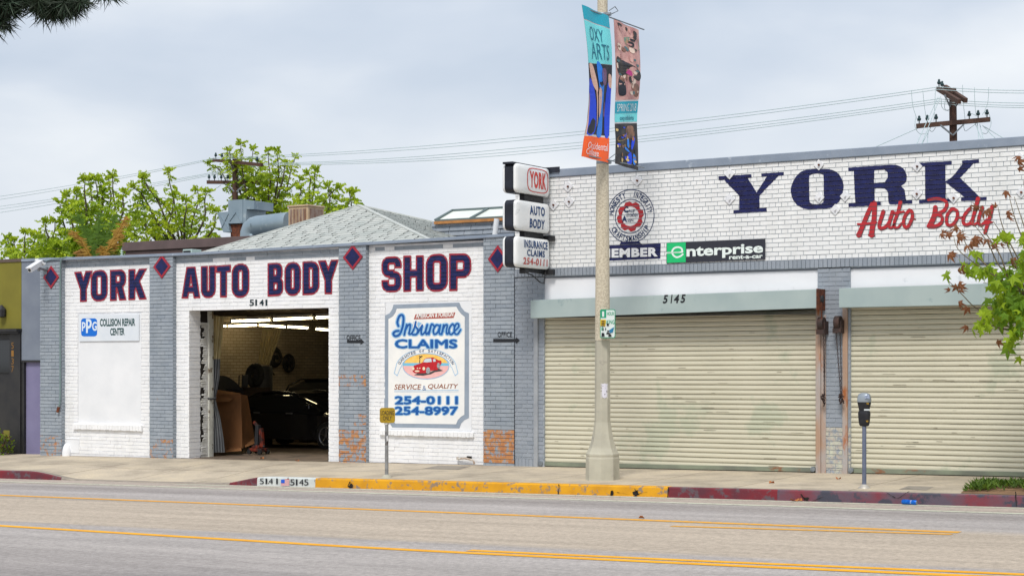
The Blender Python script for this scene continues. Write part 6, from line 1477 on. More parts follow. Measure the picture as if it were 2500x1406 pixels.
# raised black panel leaning behind the box
hp = thing('bonnet_panel', 'black curved car bonnet standing on edge behind the cardboard box', 'car part', D(560, 1000, 37.2))
b = MB(); n = 14
arc = [(523, 962), (526, 925), (532, 917), (552, 918), (572, 930), (588, 946), (600, 966)]
arc = spl(arc, 3); vs = []
for dd in (-.0, .5): vs += [D(x, y + (0 if dd == 0 else 6), 37.2 + dd) for x, y in arc]
N = len(arc); b.add(vs, [(i, i + 1, N + i + 1, N + i) for i in range(N - 1)], 0, True)
fl_ = [D(x, y, 37.2) for x, y in arc] + [D(x, 1060, 37.2) for x, y in arc]; b.add(fl_, [(i, N + i, N + i + 1, i + 1) for i in range(N - 1)], 0, True); b.build('bonnet_skin', m_car, hp)
b = MB(); b.bar(D(535, 1105, 37.0), D(535, 1060, 37.2), .05); b.bar(D(590, 1105, 37.0), D(590, 1060, 37.2), .05); b.build('panel_stand', m_dark, hp)
# orange trolley jack
q = D(632, 1104, 35.3); q.z = zf(q.x) + .02
jk = thing('trolley_jack', 'orange and black upright floor jack on wheels before the black saloon', 'jack', q)
m_orr = mat('jack_orange', lin(112, 42, 26), lin(50, 30, 28), 9, .6, lo=.45, hi=.55)
b = MB(); b.box(q.x - .20, q.x + .16, q.y - .12, q.y + .12, q.z + .06, q.z + .13); b.box(q.x - .12, q.x + .08, q.y - .1, q.y + .1, q.z + .13, q.z + .19); b.build('jack_frame', m_orr, jk, bevel=.015)
b = MB(); b.bar(q + Vector((.10, 0, .15)), q + Vector((.06, .0, .55)), .08, .08); b.bar(q + Vector((-.04, 0, .60)), q + Vector((-.14, 0, .68)), .05, .06); b.build('jack_arm', m_orr, jk, bevel=.01)
b = MB(); b.bar(q + Vector((-.05, 0, .18)), q + Vector((-.02, 0, .62)), .09, .09); b.bar(q + Vector((.08, 0, .15)), q + Vector((.15, 0, .18)), .05); b.build('jack_ram', m_dark, jk, bevel=.01)
for dx in (-.16, .13):
    for dy in (-.12, .12):
        b = MB(); b.tube([q + Vector((dx, dy - .025, .05)), q + Vector((dx, dy + .025, .05))], .05, 12); b.build('wheel', m_tyre, jk)
# things on the far wall
def coil(nm, lab, px, py, rad, th, turns):
    c = LWp(px, py, .10); root = thing(nm, lab, 'hose reel' if turns > 1 else 'fan', c); b = MB()
    for t in range(turns):
        pts = [c + Vector((.03 * t, (rad - .03 * t) * math.cos(2 * math.pi * k / 20), (rad - .03 * t) * 1.05 * math.sin(2 * math.pi * k / 20))) for k in range(21)]; b.tube(pts, th, 7, cap=False)
    b.build('hose_coil' if turns > 1 else 'fan_guard', m_tyre, root)
    b = MB(); b.tube([c + Vector((-.1, 0, 0)), c + Vector((.06, 0, 0))], .06, 10); b.bar(c + Vector((-.06, 0, 0)), c + Vector((-.06, 0, -rad * 1.1)), .05); b.build('wall_hook' if turns > 1 else 'fan_motor', m_dark, root)
    return root, c
r_, c = coil('hose_coil', 'black air hose coiled on a hook on the far wall', 672, 872, .22, .03, 3)
b = MB(); b.tube([c + Vector((.03, -.2, -.05)), c + Vector((.05, -.24, -.3)), c + Vector((.05, -.1, -.45))], .02, 6); b.build('hose_end', m_tyre, r_)
r_, c = coil('wall_fan', 'round black wall fan right of the hose coil', 705, 886, .20, .035, 1)
b = MB()
for k in range(5):
    a = 2 * math.pi * k / 5; b.add([c, c + Vector((.02, .16 * math.cos(a), .16 * math.sin(a))), c + Vector((-.02, .16 * math.cos(a + .7), .16 * math.sin(a + .7)))], [(0, 1, 2)])
b.build('fan_blade', m_dark, r_)
cp = LWp(632, 925, .35); ck = thing('folding_chair', 'black folding chair frame beside the tall bin', 'chair', D(590, 1000, 39))
b = MB(); P = lambda x, y, dd=0: D(x, y, 39 + dd)
b.tube([P(578, 1090), P(584, 916), P(592, 914), P(586, 1090)], .014, 6); b.build('chair_frame', m_dark, ck)
b = MB(); b.hexa([P(590, 945, 0), P(605, 945, 0), P(605, 945, .05), P(590, 945, .05), P(592, 916, 0), P(606, 914, 0), P(606, 914, .05), P(592, 916, .05)]); b.build('backrest', m_dark, ck, bevel=.02)
b = MB(); b.hexa([P(580, 1000, -.2), P(602, 1000, -.2), P(604, 996, .25), P(584, 996, .25), P(580, 995, -.2), P(602, 995, -.2), P(604, 991, .25), P(584, 991, .25)]); b.tube([P(582, 1090, -.2), P(584, 1000, -.2)], .012, 6); b.tube([P(600, 1090, -.2), P(601, 1000, -.2)], .012, 6); b.build('seat', m_dark, ck)
dr = thing('waste_drum', 'tall black drum standing below the hanging curtain', 'drum', P(640, 1090, .4))
c = P(640, 1085, .4); b = MB(); zt = P(640, 893, .4).z; b.lathe(c.x, c.y, [(.24, c.z), (.25, c.z + .3), (.265, c.z + .31), (.25, c.z + .33), (.25, c.z + .8), (.265, c.z + .81), (.25, c.z + .83), (.245, zt - .05), (.22, zt)], 20); b.build('drum_body', m_dark, dr)
ty = thing('spare_tyre', 'loose black tyre propped against the tall drum', 'tyre', P(622, 960, .2))
c = P(622, 916, .2); b = MB(); b.tube([c + Vector((.2 * math.cos(2 * math.pi * k / 20), .03 * math.sin(2 * math.pi * k / 20), .22 * math.sin(2 * math.pi * k / 20))) for k in range(21)], .075, 8, cap=False); b.build('tyre_tread', m_tyre, ty)
b = MB(); b.box(c.x - .3, c.x + .3, c.y - .15, c.y + .2, zf(c.x), c.z - .28); b.build('tyre_crate', m_wood, ty)

# ================================================================== building on the left, brown building behind, roof plant
NX1 = SX0 - .03; NXm = XF(52, .35); NY = .35
nbz = thing('neighbour_shop', 'olive fronted shop with black storefront, grey side strip and lavender door', 'shop', (NX1, NY, 0))
zt = ZF(30, 640, NY)
m_olive, m_ngr, m_lav = mat('olive_render', lin(122, 116, 42), lin(112, 106, 38), 2, .8, bump=.1), mat('slate_grey_render', lin(122, 130, 142), lin(112, 120, 134), 2, .8), mat('lavender_door', lin(128, 124, 156), lin(118, 114, 146), 1.5, .6)
m_store = mat('black_storefront', (.018, .018, .02), (.028, .027, .026), 4, .4)
b = MB(); b.box(-34, NXm, NY, 12, ZF(30, 806, NY), zt); b.build('olive_wall', m_olive, nbz)
b = MB(); b.box(NXm + .004, NX1, NY + .004, 12, ZF(75, 881, NY), zt - .0); b.build('grey_wall', m_ngr, nbz)
b = MB(); b.box(NXm + .09, NX1 - .01, NY + .06, NY + .12, -.4, ZF(75, 884, NY)); dr_ = b.build('side_door', m_lav, nbz)
b = MB(); b.tube([(NX1 - .18, NY + .04, .85), (NX1 - .18, NY + .06, .85)], .03, 8); b.build('door_lock', m_steel, dr_)
b = MB(); b.box(NXm + .01, NX1, NY - .012, NY + .05, ZF(75, 884, NY), ZF(75, 879, NY)); b.box(NXm + .0, NXm + .085, NY - .0, NY + .12, -.4, ZF(75, 884, NY)); b.build('door_frame', m_store, nbz)
b = MB(); zb = ZF(30, 806, NY); b.box(-34, NXm, NY - .10, NY + .02, zb - .08, zb); b.box(-34, NXm + .02, NY - .16, NY, zb - .03, zb + .03); b.build('storefront_cornice', m_store, nbz)
b = MB(); b.box(-34, NXm - .002, NY + .05, NY + .3, -.5, zb - .09); b.box(XF(26, NY), NXm - .004, NY - .03, NY + .04, -.5, zb - .081); b.build('storefront', m_store, nbz)
b = MB(); b.box(-34, XF(26, NY), NY + .02, NY + .04, ZF(13, 910, NY), ZF(13, 830, NY)); b.build('shop_window', m_cgl, nbz)
b = MB(); b.box(XF(10, NY), XF(26, NY), NY - .02, NY + .03, ZF(13, 1072, NY), ZF(13, 1050, NY)); b.build('letter_slot', m_olive, nbz)
b = MB()
for i, ch in enumerate('5137'):
    y_ = 836 + i * 19; letter('', ch, (27.5, 33.5, y_, y_, y_ + 15, y_ + 15), lambda px, py: F(px, py, NY - .034), None, None, -.005, mb=b)
b.build('house_number', mat('brass_number', lin(150, 108, 50), rough=.4, metal=.3), nbz)
b = MB(); b.box(-34, NXm + .02, NY - .02, NY + .3, zt, zt + .07); b.build('coping', mat('brown_coping', lin(92, 78, 70), rough=.7), nbz)
b = MB(); b.box(NXm + .022, NX1, NY - .02, NY + .3, zt - .0, zt + .06); b.build('coping', m_coping, nbz)
b = MB(); c = F(4, 762, NY - .08); b.lathe(c.x, c.y, [(.03, c.z - .12), (.09, c.z - .10), (.10, c.z + .06), (.05, c.z + .12), (.02, c.z + .16)], 8, smooth=False); b.box(c.x - .03, c.x + .03, c.y, NY + .01, c.z + .02, c.z + .10); b.build('wall_lantern', m_dark, nbz)
# security camera, conduit
c = F(92, 650, -.25)
scm = thing('security_camera', 'white hooded security camera on a bracket at the wall corner', 'camera', F(112, 660, 0))
m_cw = mat('camera_white', lin(222, 224, 226), rough=.4)
a, e_ = F(72, 660, -.62), F(97, 644, -.28)
b = MB(); b.bar(a, e_, .10, .10); b.build('camera_housing', m_cw, scm, bevel=.012)
d_ = (e_ - a).normalized(); b = MB(); b.bar(a - d_ * .05 + Vector((0, 0, .065)), e_ + d_ * .03 + Vector((0, 0, .065)), .135, .02); b.build('sun_hood', m_cw, scm)
b = MB(); q0, q1 = F(88, 634, -.3), F(108, 646, -.12); b.bar(q0, q1, .13, .05); b.build('camera_arm_cover', m_cw, scm, bevel=.01)
b = MB(); b.bar(F(95, 654, -.25), F(112, 661, -.02), .04); b.bar(F(94, 650, -.26), F(95, 662, -.24), .05); b.box(F(112, 661).x - .06, F(112, 661).x + .06, -.03, -.004, F(112, 661).z - .08, F(112, 661).z + .08); b.build('wall_bracket', m_steel, scm)
b = MB(); b.tube([a - d_ * .002, a + d_ * .02], .035, 12); b.build('lens', m_cgl, scm)
cdt = thing('conduit_pipe', 'thin green grey conduit running down the corner pilaster from a bend at the top', 'pipe', F(147, 1000))
b = MB(); b.tube([F(180, 630, .02), F(163, 628, -.02), F(152, 631, -.03), F(147.5, 640, -.03), F(147, 700, -.03), F(147, 965, -.03), F(146, 985, -.04), F(142, 996, -.045)], .017, 8); b.build('conduit_run', mat('conduit_paint', lin(112, 132, 132), rough=.6), cdt)
b = MB(); b.tube([F(143, 993, -.045), F(140, 1006, -.05)], .03, 8)
b.build('conduit_head', m_rust, cdt)
cbl = MB(); cbl.tube([F(110, 638, -.03), F(125, 634, -.03), F(140, 632, -.03), F(150, 630, -.03)], .010, 6); cbl.build('cable', mat('conduit_paint', (0, 0, 0)), scm)
# brown building behind
bz = ZF(298, 592, 16)
br = thing('brown_building', 'low brown flat roofed building seen over the workshop parapet', 'building', (-22, 16, 0))
m_bf, m_bw = mat('brown_fascia', lin(104, 88, 88), lin(94, 80, 80), 2, .7), mat('brown_wall', lin(92, 76, 76), lin(84, 70, 70), 2, .8)
xl = XF(298, 16)
b = MB(); b.box(xl, -12, 16, 16.3, bz - .30, bz); b.box(xl, xl + .3, 16.31, 25, bz - .30, bz); b.build('fascia', m_bf, br, bevel=.01)
b = MB(); b.box(xl + .1, -12, 16.06, 25, -1, bz - .304); b.build('wall', m_bw, br)
b = MB(); b.box(xl + .31, -12, 16.31, 25, bz - .12, bz - .06); b.build('roof', mat('roofing_felt', (.2, .2, .2)), br)
m_gal = mat('sheet_metal', lin(150, 166, 176), lin(132, 150, 162), 1.4, .42, metal=.35, c3=lin(170, 182, 188), s3=2, t3=.6)
ex = thing('exhaust_hood', 'large folded sheet metal exhaust hood on the brown roof', 'vent hood', F(590, 570, 18))
f18 = lambda px, py, o=0: F(px, py, 18 + o)
def solid(par, nm, pts, m, dep, Y=18, bev=.0):
    b = MB(); P = [F(x, y, Y) for x, y in pts]; Q = [p + Vector((0, dep, 0)) for p in P]; n = len(P)
    vs, fs = tess([[(x, -y) for x, y in pts]]); b.add(P + Q, [tuple(t) for t in fs] + [tuple(i + n for i in t[::-1]) for t in fs] + [(i, (i + 1) % n, n + (i + 1) % n, n + i) for i in range(n)])
    return b.build(nm, m, par, bevel=bev)
solid(ex, 'hood_body', [(530, 519), (557, 517), (557, 489), (592, 487), (592, 545), (557, 546), (562, 566), (545, 567)], m_gal, .9); solid(ex, 'hood_outlet', [(592.5, 487), (621, 491), (620, 511), (602, 511), (600, 545), (592.5, 545)], m_gal, 1.0, 18.02)
b = MB()
for pts in ([(535, 522), (560, 560)], [(557, 522), (540, 558)], [(560, 540), (576, 518)], [(576, 518), (590, 543)]): b.bar(F(*pts[0], 17.985), F(*pts[1], 17.985), .02)
b.build('hood_crease', m_gal, ex)
b = MB(); P0, P1 = F(563, 568, 18.1), F(597, 546, 18.1); b.box(P0.x, P1.x, 18.1, 18.9, P0.z - .2, P1.z - .01); b.build('fan_box', m_rust, ex)
du = thing('roof_duct', 'thick round sheet metal duct bending down to the brown roof', 'duct', F(610, 570, 17.2))
f17 = lambda px, py: F(px, py, 17.2)
rad = 25.5 / FPX * (f17(660, 540) - CAM).dot(FW)
b = MB(); b.tube([f17(708, 543), f17(640, 551), f17(628, 552)], rad, 18); b.build('duct_run', m_gal, du)
b = MB(); b.tube([f17(630, 552), f17(622, 554), f17(615, 560), f17(612, 569), f17(611, 582)], rad, 18); b.build('duct_elbow', m_gal, du)
b = MB()
for px in (659, 678): b.bar(F(px, 555, 17.0), F(px, 582, 17.0), .06)
b.build('duct_leg', m_gal, du)
ac = thing('evaporative_cooler', 'beige rusting evaporative cooler with stained pad panels on the brown roof', 'cooler', F(745, 575, 16.8))
m_be, m_pad = mat('beige_cooler', lin(196, 172, 142), lin(182, 156, 126), 5, .6, c3=lin(150, 104, 70), s3=5, t3=.62), mat('stained_pad', lin(150, 132, 120), lin(120, 84, 64), 7, .85, stretch=(1, 1, .35))
A_, B_, C_ = F(704, 503, 16.6), F(752, 499, 16.6), F(752, 575, 16.6); W_ = B_.x - A_.x; dpt = W_ * 1.0; zb_, zt_ = C_.z - .1, B_.z
b = MB(); b.box(A_.x, B_.x, 16.6, 16.6 + dpt, zb_, zt_ - .06); b.box(A_.x - .03, B_.x + .03, 16.57, 16.63 + dpt, zt_ - .06, zt_); b.build('cooler_case', m_be, ac, bevel=.012)
b = MB(); b.box(A_.x + .07, B_.x - .08, 16.585, 16.599, zb_ + .1, zt_ - .13); b.build('cooler_pad', m_pad, ac)
b = MB(); b.box(B_.x + .001, B_.x + .015, 16.68, 16.52 + dpt, zb_ + .1, zt_ - .13); b.build('cooler_pad', m_pad, ac)
b = MB()
for i in range(1, 5): x = A_.x + .07 + (W_ - .15) * i / 5; b.box(x - .012, x + .012, 16.575, 16.584, zb_ + .1, zt_ - .13)
b.build('pad_bar', m_be, ac)
oc = thing('orange_crate_wall', 'weathered orange timber screen behind the duct', 'screen', F(640, 570, 19))
solid(oc, 'screen_panel', [(598, 511), (640, 515), (644, 572), (598, 570)], mat('orange_timber', lin(200, 132, 70), lin(168, 96, 60), 4, .8, stretch=(6, 1, .6)), .1, 19.6)
b = MB(); b.bar(F(598, 528, 19.57), F(644, 530, 19.57), .05); b.build('screen_rail', m_wood, oc)
rv = thing('roof_vent', 'small pale metal vent box on the workshop parapet', 'vent', F(457, 617, .8))
b = MB(); p0, p1 = F(446, 619, .6), F(468, 608, .6); b.box(p0.x, p1.x, .6, .9, p0.z - .1, p1.z); b.build('vent_box', mat('pale_vent', lin(176, 196, 190), rough=.5), rv, bevel=.01)
b = MB(); b.box(p0.x + .03, p1.x - .03, .585, .599, p0.z, p1.z - .03); b.build('vent_opening', m_dark, rv)
an = thing('roof_aerial', 'little pale aerial rod on the workshop parapet edge', 'aerial', F(297, 632, .8))
b = MB(); b.tube([F(297, 634, .8), F(297, 608, .8)], .012, 6)
for py in (613, 618, 623): b.tube([F(294, py, .8), F(300.5, py, .8)], .01, 5)
b.build('aerial_rod', mat('aerial_grey', lin(176, 196, 190), rough=.5), an)

# ================================================================== utility poles and lines
m_pole, m_ins, m_wire = mat('brown_pole_timber', lin(92, 66, 54), lin(70, 52, 46), 6, .85, stretch=(3, 3, .4)), mat('dark_insulator', lin(36, 62, 66), rough=.35), mat('bloom_pale_wire', lin(176, 196, 198), rough=.6)  # wire colour lightened to imitate sky bloom around thin lines
def pole(nm, label, px0, px1, ytop, dep, upper, lower):
    top = D(px1, ytop, dep); base = Vector((D(px0, 880, dep).x, D(px0, 880, dep).y, zr(0) - .5)); root = thing(nm, label, 'utility pole', base)
    b = MB(); b.tube([base, base.lerp(top, .5), top], [.19, .16, .13], 12); b.build('pole_shaft', m_pole, root)
    for (a, c, ins) in upper + lower:
        b = MB(); A, C = D(*a), D(*c); b.bar(A, C, .13, .16); arm = b.build('crossarm', m_pole, root)
        for t in ins:
            p = A.lerp(C, t) + Vector((0, 0, .08)); b = MB(); b.lathe(p.x, p.y, [(.02, p.z), (.02, p.z + .10), (.06, p.z + .11), (.075, p.z + .17), (.04, p.z + .22), (.05, p.z + .25), (.02, p.z + .29)], 10); b.build('insulator', m_ins, arm)
    return root
rp = pole('utility_pole', 'brown timber utility pole with four arms rising behind the white brick wall', 2336, 2326, 216, 60, [((2290, 217, 61), (2342, 249, 58.6), (.05, .2)), ((2307, 213, 61), (2358, 246, 58.6), ())], [((2237, 308.5, 60), (2417, 292, 59.6), (.04, .15, .27, .72, .84, .96))])
b = MB(); J = lambda pts, r=.012: b.tube([D(*p) for p in spl(pts, 4)], r, 5)
b.bar(D(2296, 306, 59.7), D(2324, 329, 59.8), .05); b.bar(D(2356, 301, 59.7), D(2326, 331, 59.8), .05); b.build('arm_brace', m_steel, rp)
b = MB(); b.bar(D(2306, 232, 59.8), D(2320, 262, 59.8), .05); b.bar(D(2343, 244, 59.2), D(2333, 260, 59.5), .05); b.build('arm_brace', m_steel, rp)
b = MB()
for pts in ([(2225, 221, 60), (2229, 260, 60), (2241, 297, 60)], [(2253, 222, 60), (2257, 260, 60), (2262, 296, 60)], [(2284, 216, 60), (2282, 260, 60), (2280, 296, 60)], [(2350, 208, 60), (2352, 250, 60), (2356, 292, 60)], [(2379, 214, 60), (2380, 250, 60), (2383, 283, 60)], [(2414, 214, 60), (2412, 250, 60), (2404, 272, 60), (2408, 285, 60)],
            [(2236, 286, 60), (2234, 310, 60), (2246, 327, 60), (2262, 326, 60)], [(2270, 318, 60), (2276, 322, 60), (2284, 312, 60)], [(2298, 240, 60), (2299, 260, 60), (2308, 270, 60), (2318, 268, 60)], [(2309, 240, 60), (2306, 264, 60), (2316, 272, 60)], [(2352, 300, 60), (2356, 320, 60), (2370, 312, 60), (2386, 300, 60)], [(2398, 280, 60), (2410, 270, 60), (2420, 300, 60), (2410, 325, 60), (2398, 325, 60)], [(2360, 284, 60), (2370, 278, 60), (2386, 284, 60)]):
    b.tube([D(*p) for p in spl(pts, 4)], .010, 5)
b.build('jumper_wire', m_wire, rp)
b = MB()
for p, q in (((2290, 238), (2238, 352)), ((2296, 236), (2250, 352)), ((2266, 318), (2264, 352)), ((2272, 312), (2252, 350)), ((2386, 300), (2390, 345)), ((2392, 304), (2402, 345)), ((2398, 306), (2432, 340)), ((2404, 310), (2450, 338)), ((2380, 300), (2398, 345)), ((2240, 314), (2140, 358))): b.tube([D(*p, 60), D(*q, 58.5)], .013, 5)
b.build('service_drop', m_wire, rp)
lpz = pole('utility_pole', 'distant brown utility pole half hidden in the bright green tree', 575, 574, 383, 80, [((521, 391, 81), (640, 403, 78), (.05, .18, .30, .9))], [((505, 445, 80), (640, 446, 80), (.04, .14, .26, .38))])
b = MB(); b.bar(D(550, 448, 79.8), D(572, 468, 79.9), .06); b.bar(D(600, 448, 79.8), D(578, 468, 79.9), .06); b.bar(D(560, 396, 79.8), D(572, 410, 79.9), .06); b.build('arm_brace', m_steel, lpz)
b = MB()
for p in ([(516, 412, 80), (520, 430, 80), (525, 444, 80)], [(532, 414, 80), (531, 430, 80), (536, 444, 80)], [(538, 416, 80), (546, 430, 80), (555, 444, 80)], [(540, 452, 80), (525, 462, 80), (512, 472, 80)]): b.tube([D(*q) for q in spl(p, 4)], .014, 5)
b.build('jumper_wire', m_wire, lpz)
def line(label, pts, r=.013, sag=.25):
    P = [Vector(D(*p)) for p in pts]; out = []
    for i, (a, c) in enumerate(zip(P, P[1:])):
        for k in range(10): t = k / 10; v = a.lerp(c, t); v.z -= sag * 4 * t * (1 - t); out.append(v)
    out.append(P[-1]); b = MB(); b.tube(out, r, 5, cap=False); o = b.build('power_line', m_wire); tag(o, label, 'power line', 'power lines strung between the two utility poles')
for lab, ys in (('topmost of the power lines crossing the sky', (479, 386, 338, 213, 213)), ('second power line from the top, close under the topmost', (487, 389, 346, 219, 220)), ('middle power line of the five crossing the sky', (503, 399, 364, 242, 246)), ('fourth power line from the top', (510, 401, 372, 248, 252)), ('lowest of the five power lines crossing the sky', (519, 403, 379, 253, 257))):
    top = ys[1] < 395
    line(lab, [(-60, ys[0] + 9, 95), (523 if top else 640, ys[1], 80), (1240, ys[2], 71), (2291, ys[3], 60), (2700, ys[4], 57)], sag=.12)

# ================================================================== trees
def leafmat(name, a, c, hi=.7): return mat(name, a, c, .9, .55, trans=.45, lo=.3, hi=hi, spec=.3)
m_lime, m_green, m_deep = leafmat('lime_foliage', (.52, .62, .035), (.36, .50, .025)), leafmat('green_foliage', (.34, .47, .025), (.22, .35, .02)), leafmat('deep_foliage', (.17, .26, .02), (.24, .34, .022))
m_bark = mat('grey_brown_bark', lin(92, 84, 66), lin(70, 64, 52), 8, .9)
def frond(b, base, dr, Ln, rr, mi, pairs=6, lw=.045, ll=.14, sag=.45):
    """pinnate leaf: paired leaflets on an arching stalk"""
    d = dr.normalized(); side = d.cross(Vector((0, 0, 1)))
    if side.length < .1: side = Vector((1, 0, 0))
    side.normalize(); upv = side.cross(d)
    for k in range(1, pairs + 1):
        t = k / pairs; p = base + d * (Ln * t) - Vector((0, 0, 1)) * (Ln * sag * t * t)
        for s_ in (-1, 1):
            l = ll * rr.uniform(.7, 1.2) * (1 - .35 * abs(t - .45)); tip = p + side * s_ * l * .62 + d * l * .35 - Vector((0, 0, 1)) * l * rr.uniform(.1, .95)
            wv = (d * rr.uniform(.5, 1.1) + upv * rr.uniform(-.6, .9)) * lw; m = p.lerp(tip, .5)
            b.add([p, m + wv, tip, m - wv], [(0, 1, 2, 3)], mi)
    q_ = base + d * Ln - Vector((0, 0, 1)) * Ln * sag; e_ = q_ + d * Ln * .12 - Vector((0, 0, 1)) * Ln * .1; b.add([q_ - side * lw, q_ + side * lw, e_], [(0, 1, 2)], mi)
def tree(label, seed, dep, base, shoots, blobs, mats, spread=.9, fr=17, fl=.72, lsz=1.35):
    """shoots: pixel polylines of leafy leaders; blobs: denser lower foliage (x, y, rx, ry, n)"""
    rr = random.Random(seed); B0 = D(base[0], base[1], dep); B0.z = zr(0) - .6
    root = thing('leafy_tree', label, 'tree', B0, 'bright green trees behind the workshop')
    fork = D(base[0], base[1], dep); lo = MB(); cr = MB()
    lo.tube([B0, B0.lerp(fork, .5) + Vector((rr.uniform(-.2, .2), 0, 0)), fork], [.28, .2, .13], 9)
    for sh in shoots:
        dd = dep + rr.uniform(-1.6, 1.6); P = [D(x, y, dd) for x, y in sh]
        st = fork.lerp(B0, rr.uniform(0, .12)); path = spl([tuple(st), tuple(st.lerp(P[0], .6) - Vector((0, 0, .1)))] + [tuple(p) for p in P], 5); n = len(path)
        lo.tube([Vector(p) for p in path], [.05 * (1 - i / n) + .012 for i in range(n)], 5)
        pv = [Vector(p) for p in path[10:]] if len(path) > 14 else [Vector(p) for p in path]
        Ls = sum((a - c).length for a, c in zip(pv, pv[1:])); k = max(6, int(Ls * fr * .6))
        for i in range(k):
            t = (i + rr.random()) / k; q = t * (len(pv) - 1); j = min(int(q), len(pv) - 2); p = pv[j].lerp(pv[j + 1], q - j); a = rr.uniform(0, 6.28); el = rr.uniform(-.1, .6) + (.5 if t > .9 else 0)
            frond(cr, p, Vector((math.cos(a), math.sin(a), el)), fl * rr.uniform(.5, 1.0) * (1.0 - .5 * t), rr, 0 if rr.random() < .55 + .35 * t else 1, 6, .045 * lsz, .13 * lsz, .6)
        for i in range(8):
            a = rr.uniform(0, 6.28); frond(cr, pv[-1], Vector((math.cos(a), math.sin(a), rr.uniform(.6, 2.2))), fl * rr.uniform(.35, .6), rr, 0, 5, .045 * lsz, .12 * lsz, .3)
    for x, y, rx, ry, n in blobs:
        for i in range(int(n * .4)):
            a = rr.uniform(0, 6.28); r = math.sqrt(rr.random()); p = D(x + rx * r * math.cos(a), y + ry * r * math.sin(a), dep + rr.uniform(-1.6, 1.8)); a2 = rr.uniform(0, 6.28)
            q = rr.random(); frond(cr, p, Vector((math.cos(a2), math.sin(a2), rr.uniform(-.3, .7))), fl * rr.uniform(.6, 1.1), rr, 0 if q < .42 else (1 if q < .82 else 2), 6, .05 * lsz, .16 * lsz)
    lo.build('trunk', m_bark, root); cr.build('crown', mats, root)
M3 = [m_lime, m_green, m_deep]
tree('low bright green tree at the far left behind the olive shop', 1, 66, (60, 660), [[(30, 620), (20, 590), (18, 584)], [(60, 620), (60, 590), (62, 570)], [(80, 620), (84, 590), (86, 575)], [(40, 625), (36, 600), (32, 590)]], [(45, 622, 48, 22, 130), (85, 605, 22, 24, 40)], M3)
tree('dense bushy tree with many upright shoots behind the first pilaster', 2, 64, (215, 655), [[(160, 560), (150, 520), (146, 495)], [(175, 540), (164, 500), (160, 478)], [(195, 520), (188, 490), (185, 470)], [(210, 500), (206, 470), (208, 440)], [(225, 500), (222, 470), (216, 442)], [(240, 510), (238, 470), (232, 435)], [(250, 510), (250, 480), (246, 443)], [(280, 520), (276, 470), (275, 430)], [(270, 490), (268, 460), (265, 436)], [(300, 520), (300, 490), (303, 470)], [(120, 580), (112, 560), (110, 545)], [(130, 590), (134, 560), (134, 542)]],
     [(215, 545, 55, 60, 420), (160, 600, 60, 38, 320), (250, 590, 60, 45, 320), (120, 610, 32, 28, 120), (300, 560, 26, 50, 110), (200, 620, 100, 18, 180)], M3)
tree('open branched tree between the bushy tree and the utility pole', 3, 68, (450, 610), [[(440, 560), (400, 500), (372, 470), (350, 436)], [(385, 490), (362, 460), (345, 432)], [(430, 540), (425, 490), (415, 450), (411, 418)], [(350, 480), (335, 465), (325, 458)], [(470, 540), (485, 490), (482, 466)], [(500, 530), (500, 490), (506, 470)], [(450, 540), (455, 510), (452, 490)], [(340, 530), (336, 500), (340, 485)], [(520, 560), (525, 535), (528, 515)], [(360, 560), (345, 540), (332, 530)], [(410, 560), (420, 520), (424, 480)]],
     [(370, 560, 55, 40, 150), (440, 580, 80, 26, 170), (350, 500, 30, 30, 50), (470, 520, 40, 35, 80), (390, 520, 40, 40, 60), (510, 580, 30, 20, 40)], M3, fr=15)
tree('tallest lime green tree growing round the far utility pole', 4, 81, (640, 590), [[(600, 460), (590, 400), (588, 350)], [(615, 440), (615, 400), (618, 362)], [(570, 420), (563, 390), (560, 368)], [(660, 440), (656, 400), (655, 368)], [(680, 430), (678, 390), (677, 368)], [(540, 420), (520, 408), (508, 400)], [(700, 460), (712, 410), (722, 384)], [(640, 450), (640, 420), (635, 396)], [(590, 430), (580, 420), (575, 400)], [(690, 480), (710, 460), (735, 440)], [(690, 440), (694, 415), (698, 400)]],
     [(600, 450, 40, 50, 230), (660, 470, 46, 50, 260), (620, 500, 60, 40, 240), (690, 520, 40, 40, 130), (580, 400, 24, 36, 70), (640, 430, 60, 24, 100)], M3)
tree('slim right hand tree rising behind the evaporative cooler', 5, 70, (770, 600), [[(762, 500), (768, 450), (770, 414)], [(755, 470), (758, 440), (756, 425)], [(790, 500), (810, 470), (830, 458)], [(800, 520), (806, 480), (800, 455)], [(830, 530), (850, 500), (862, 470)], [(850, 530), (858, 500), (852, 470)], [(730, 490), (735, 470), (730, 460)]],
     [(755, 490, 32, 30, 90), (800, 520, 40, 34, 110), (845, 505, 28, 30, 60), (730, 510, 20, 20, 40)], M3)
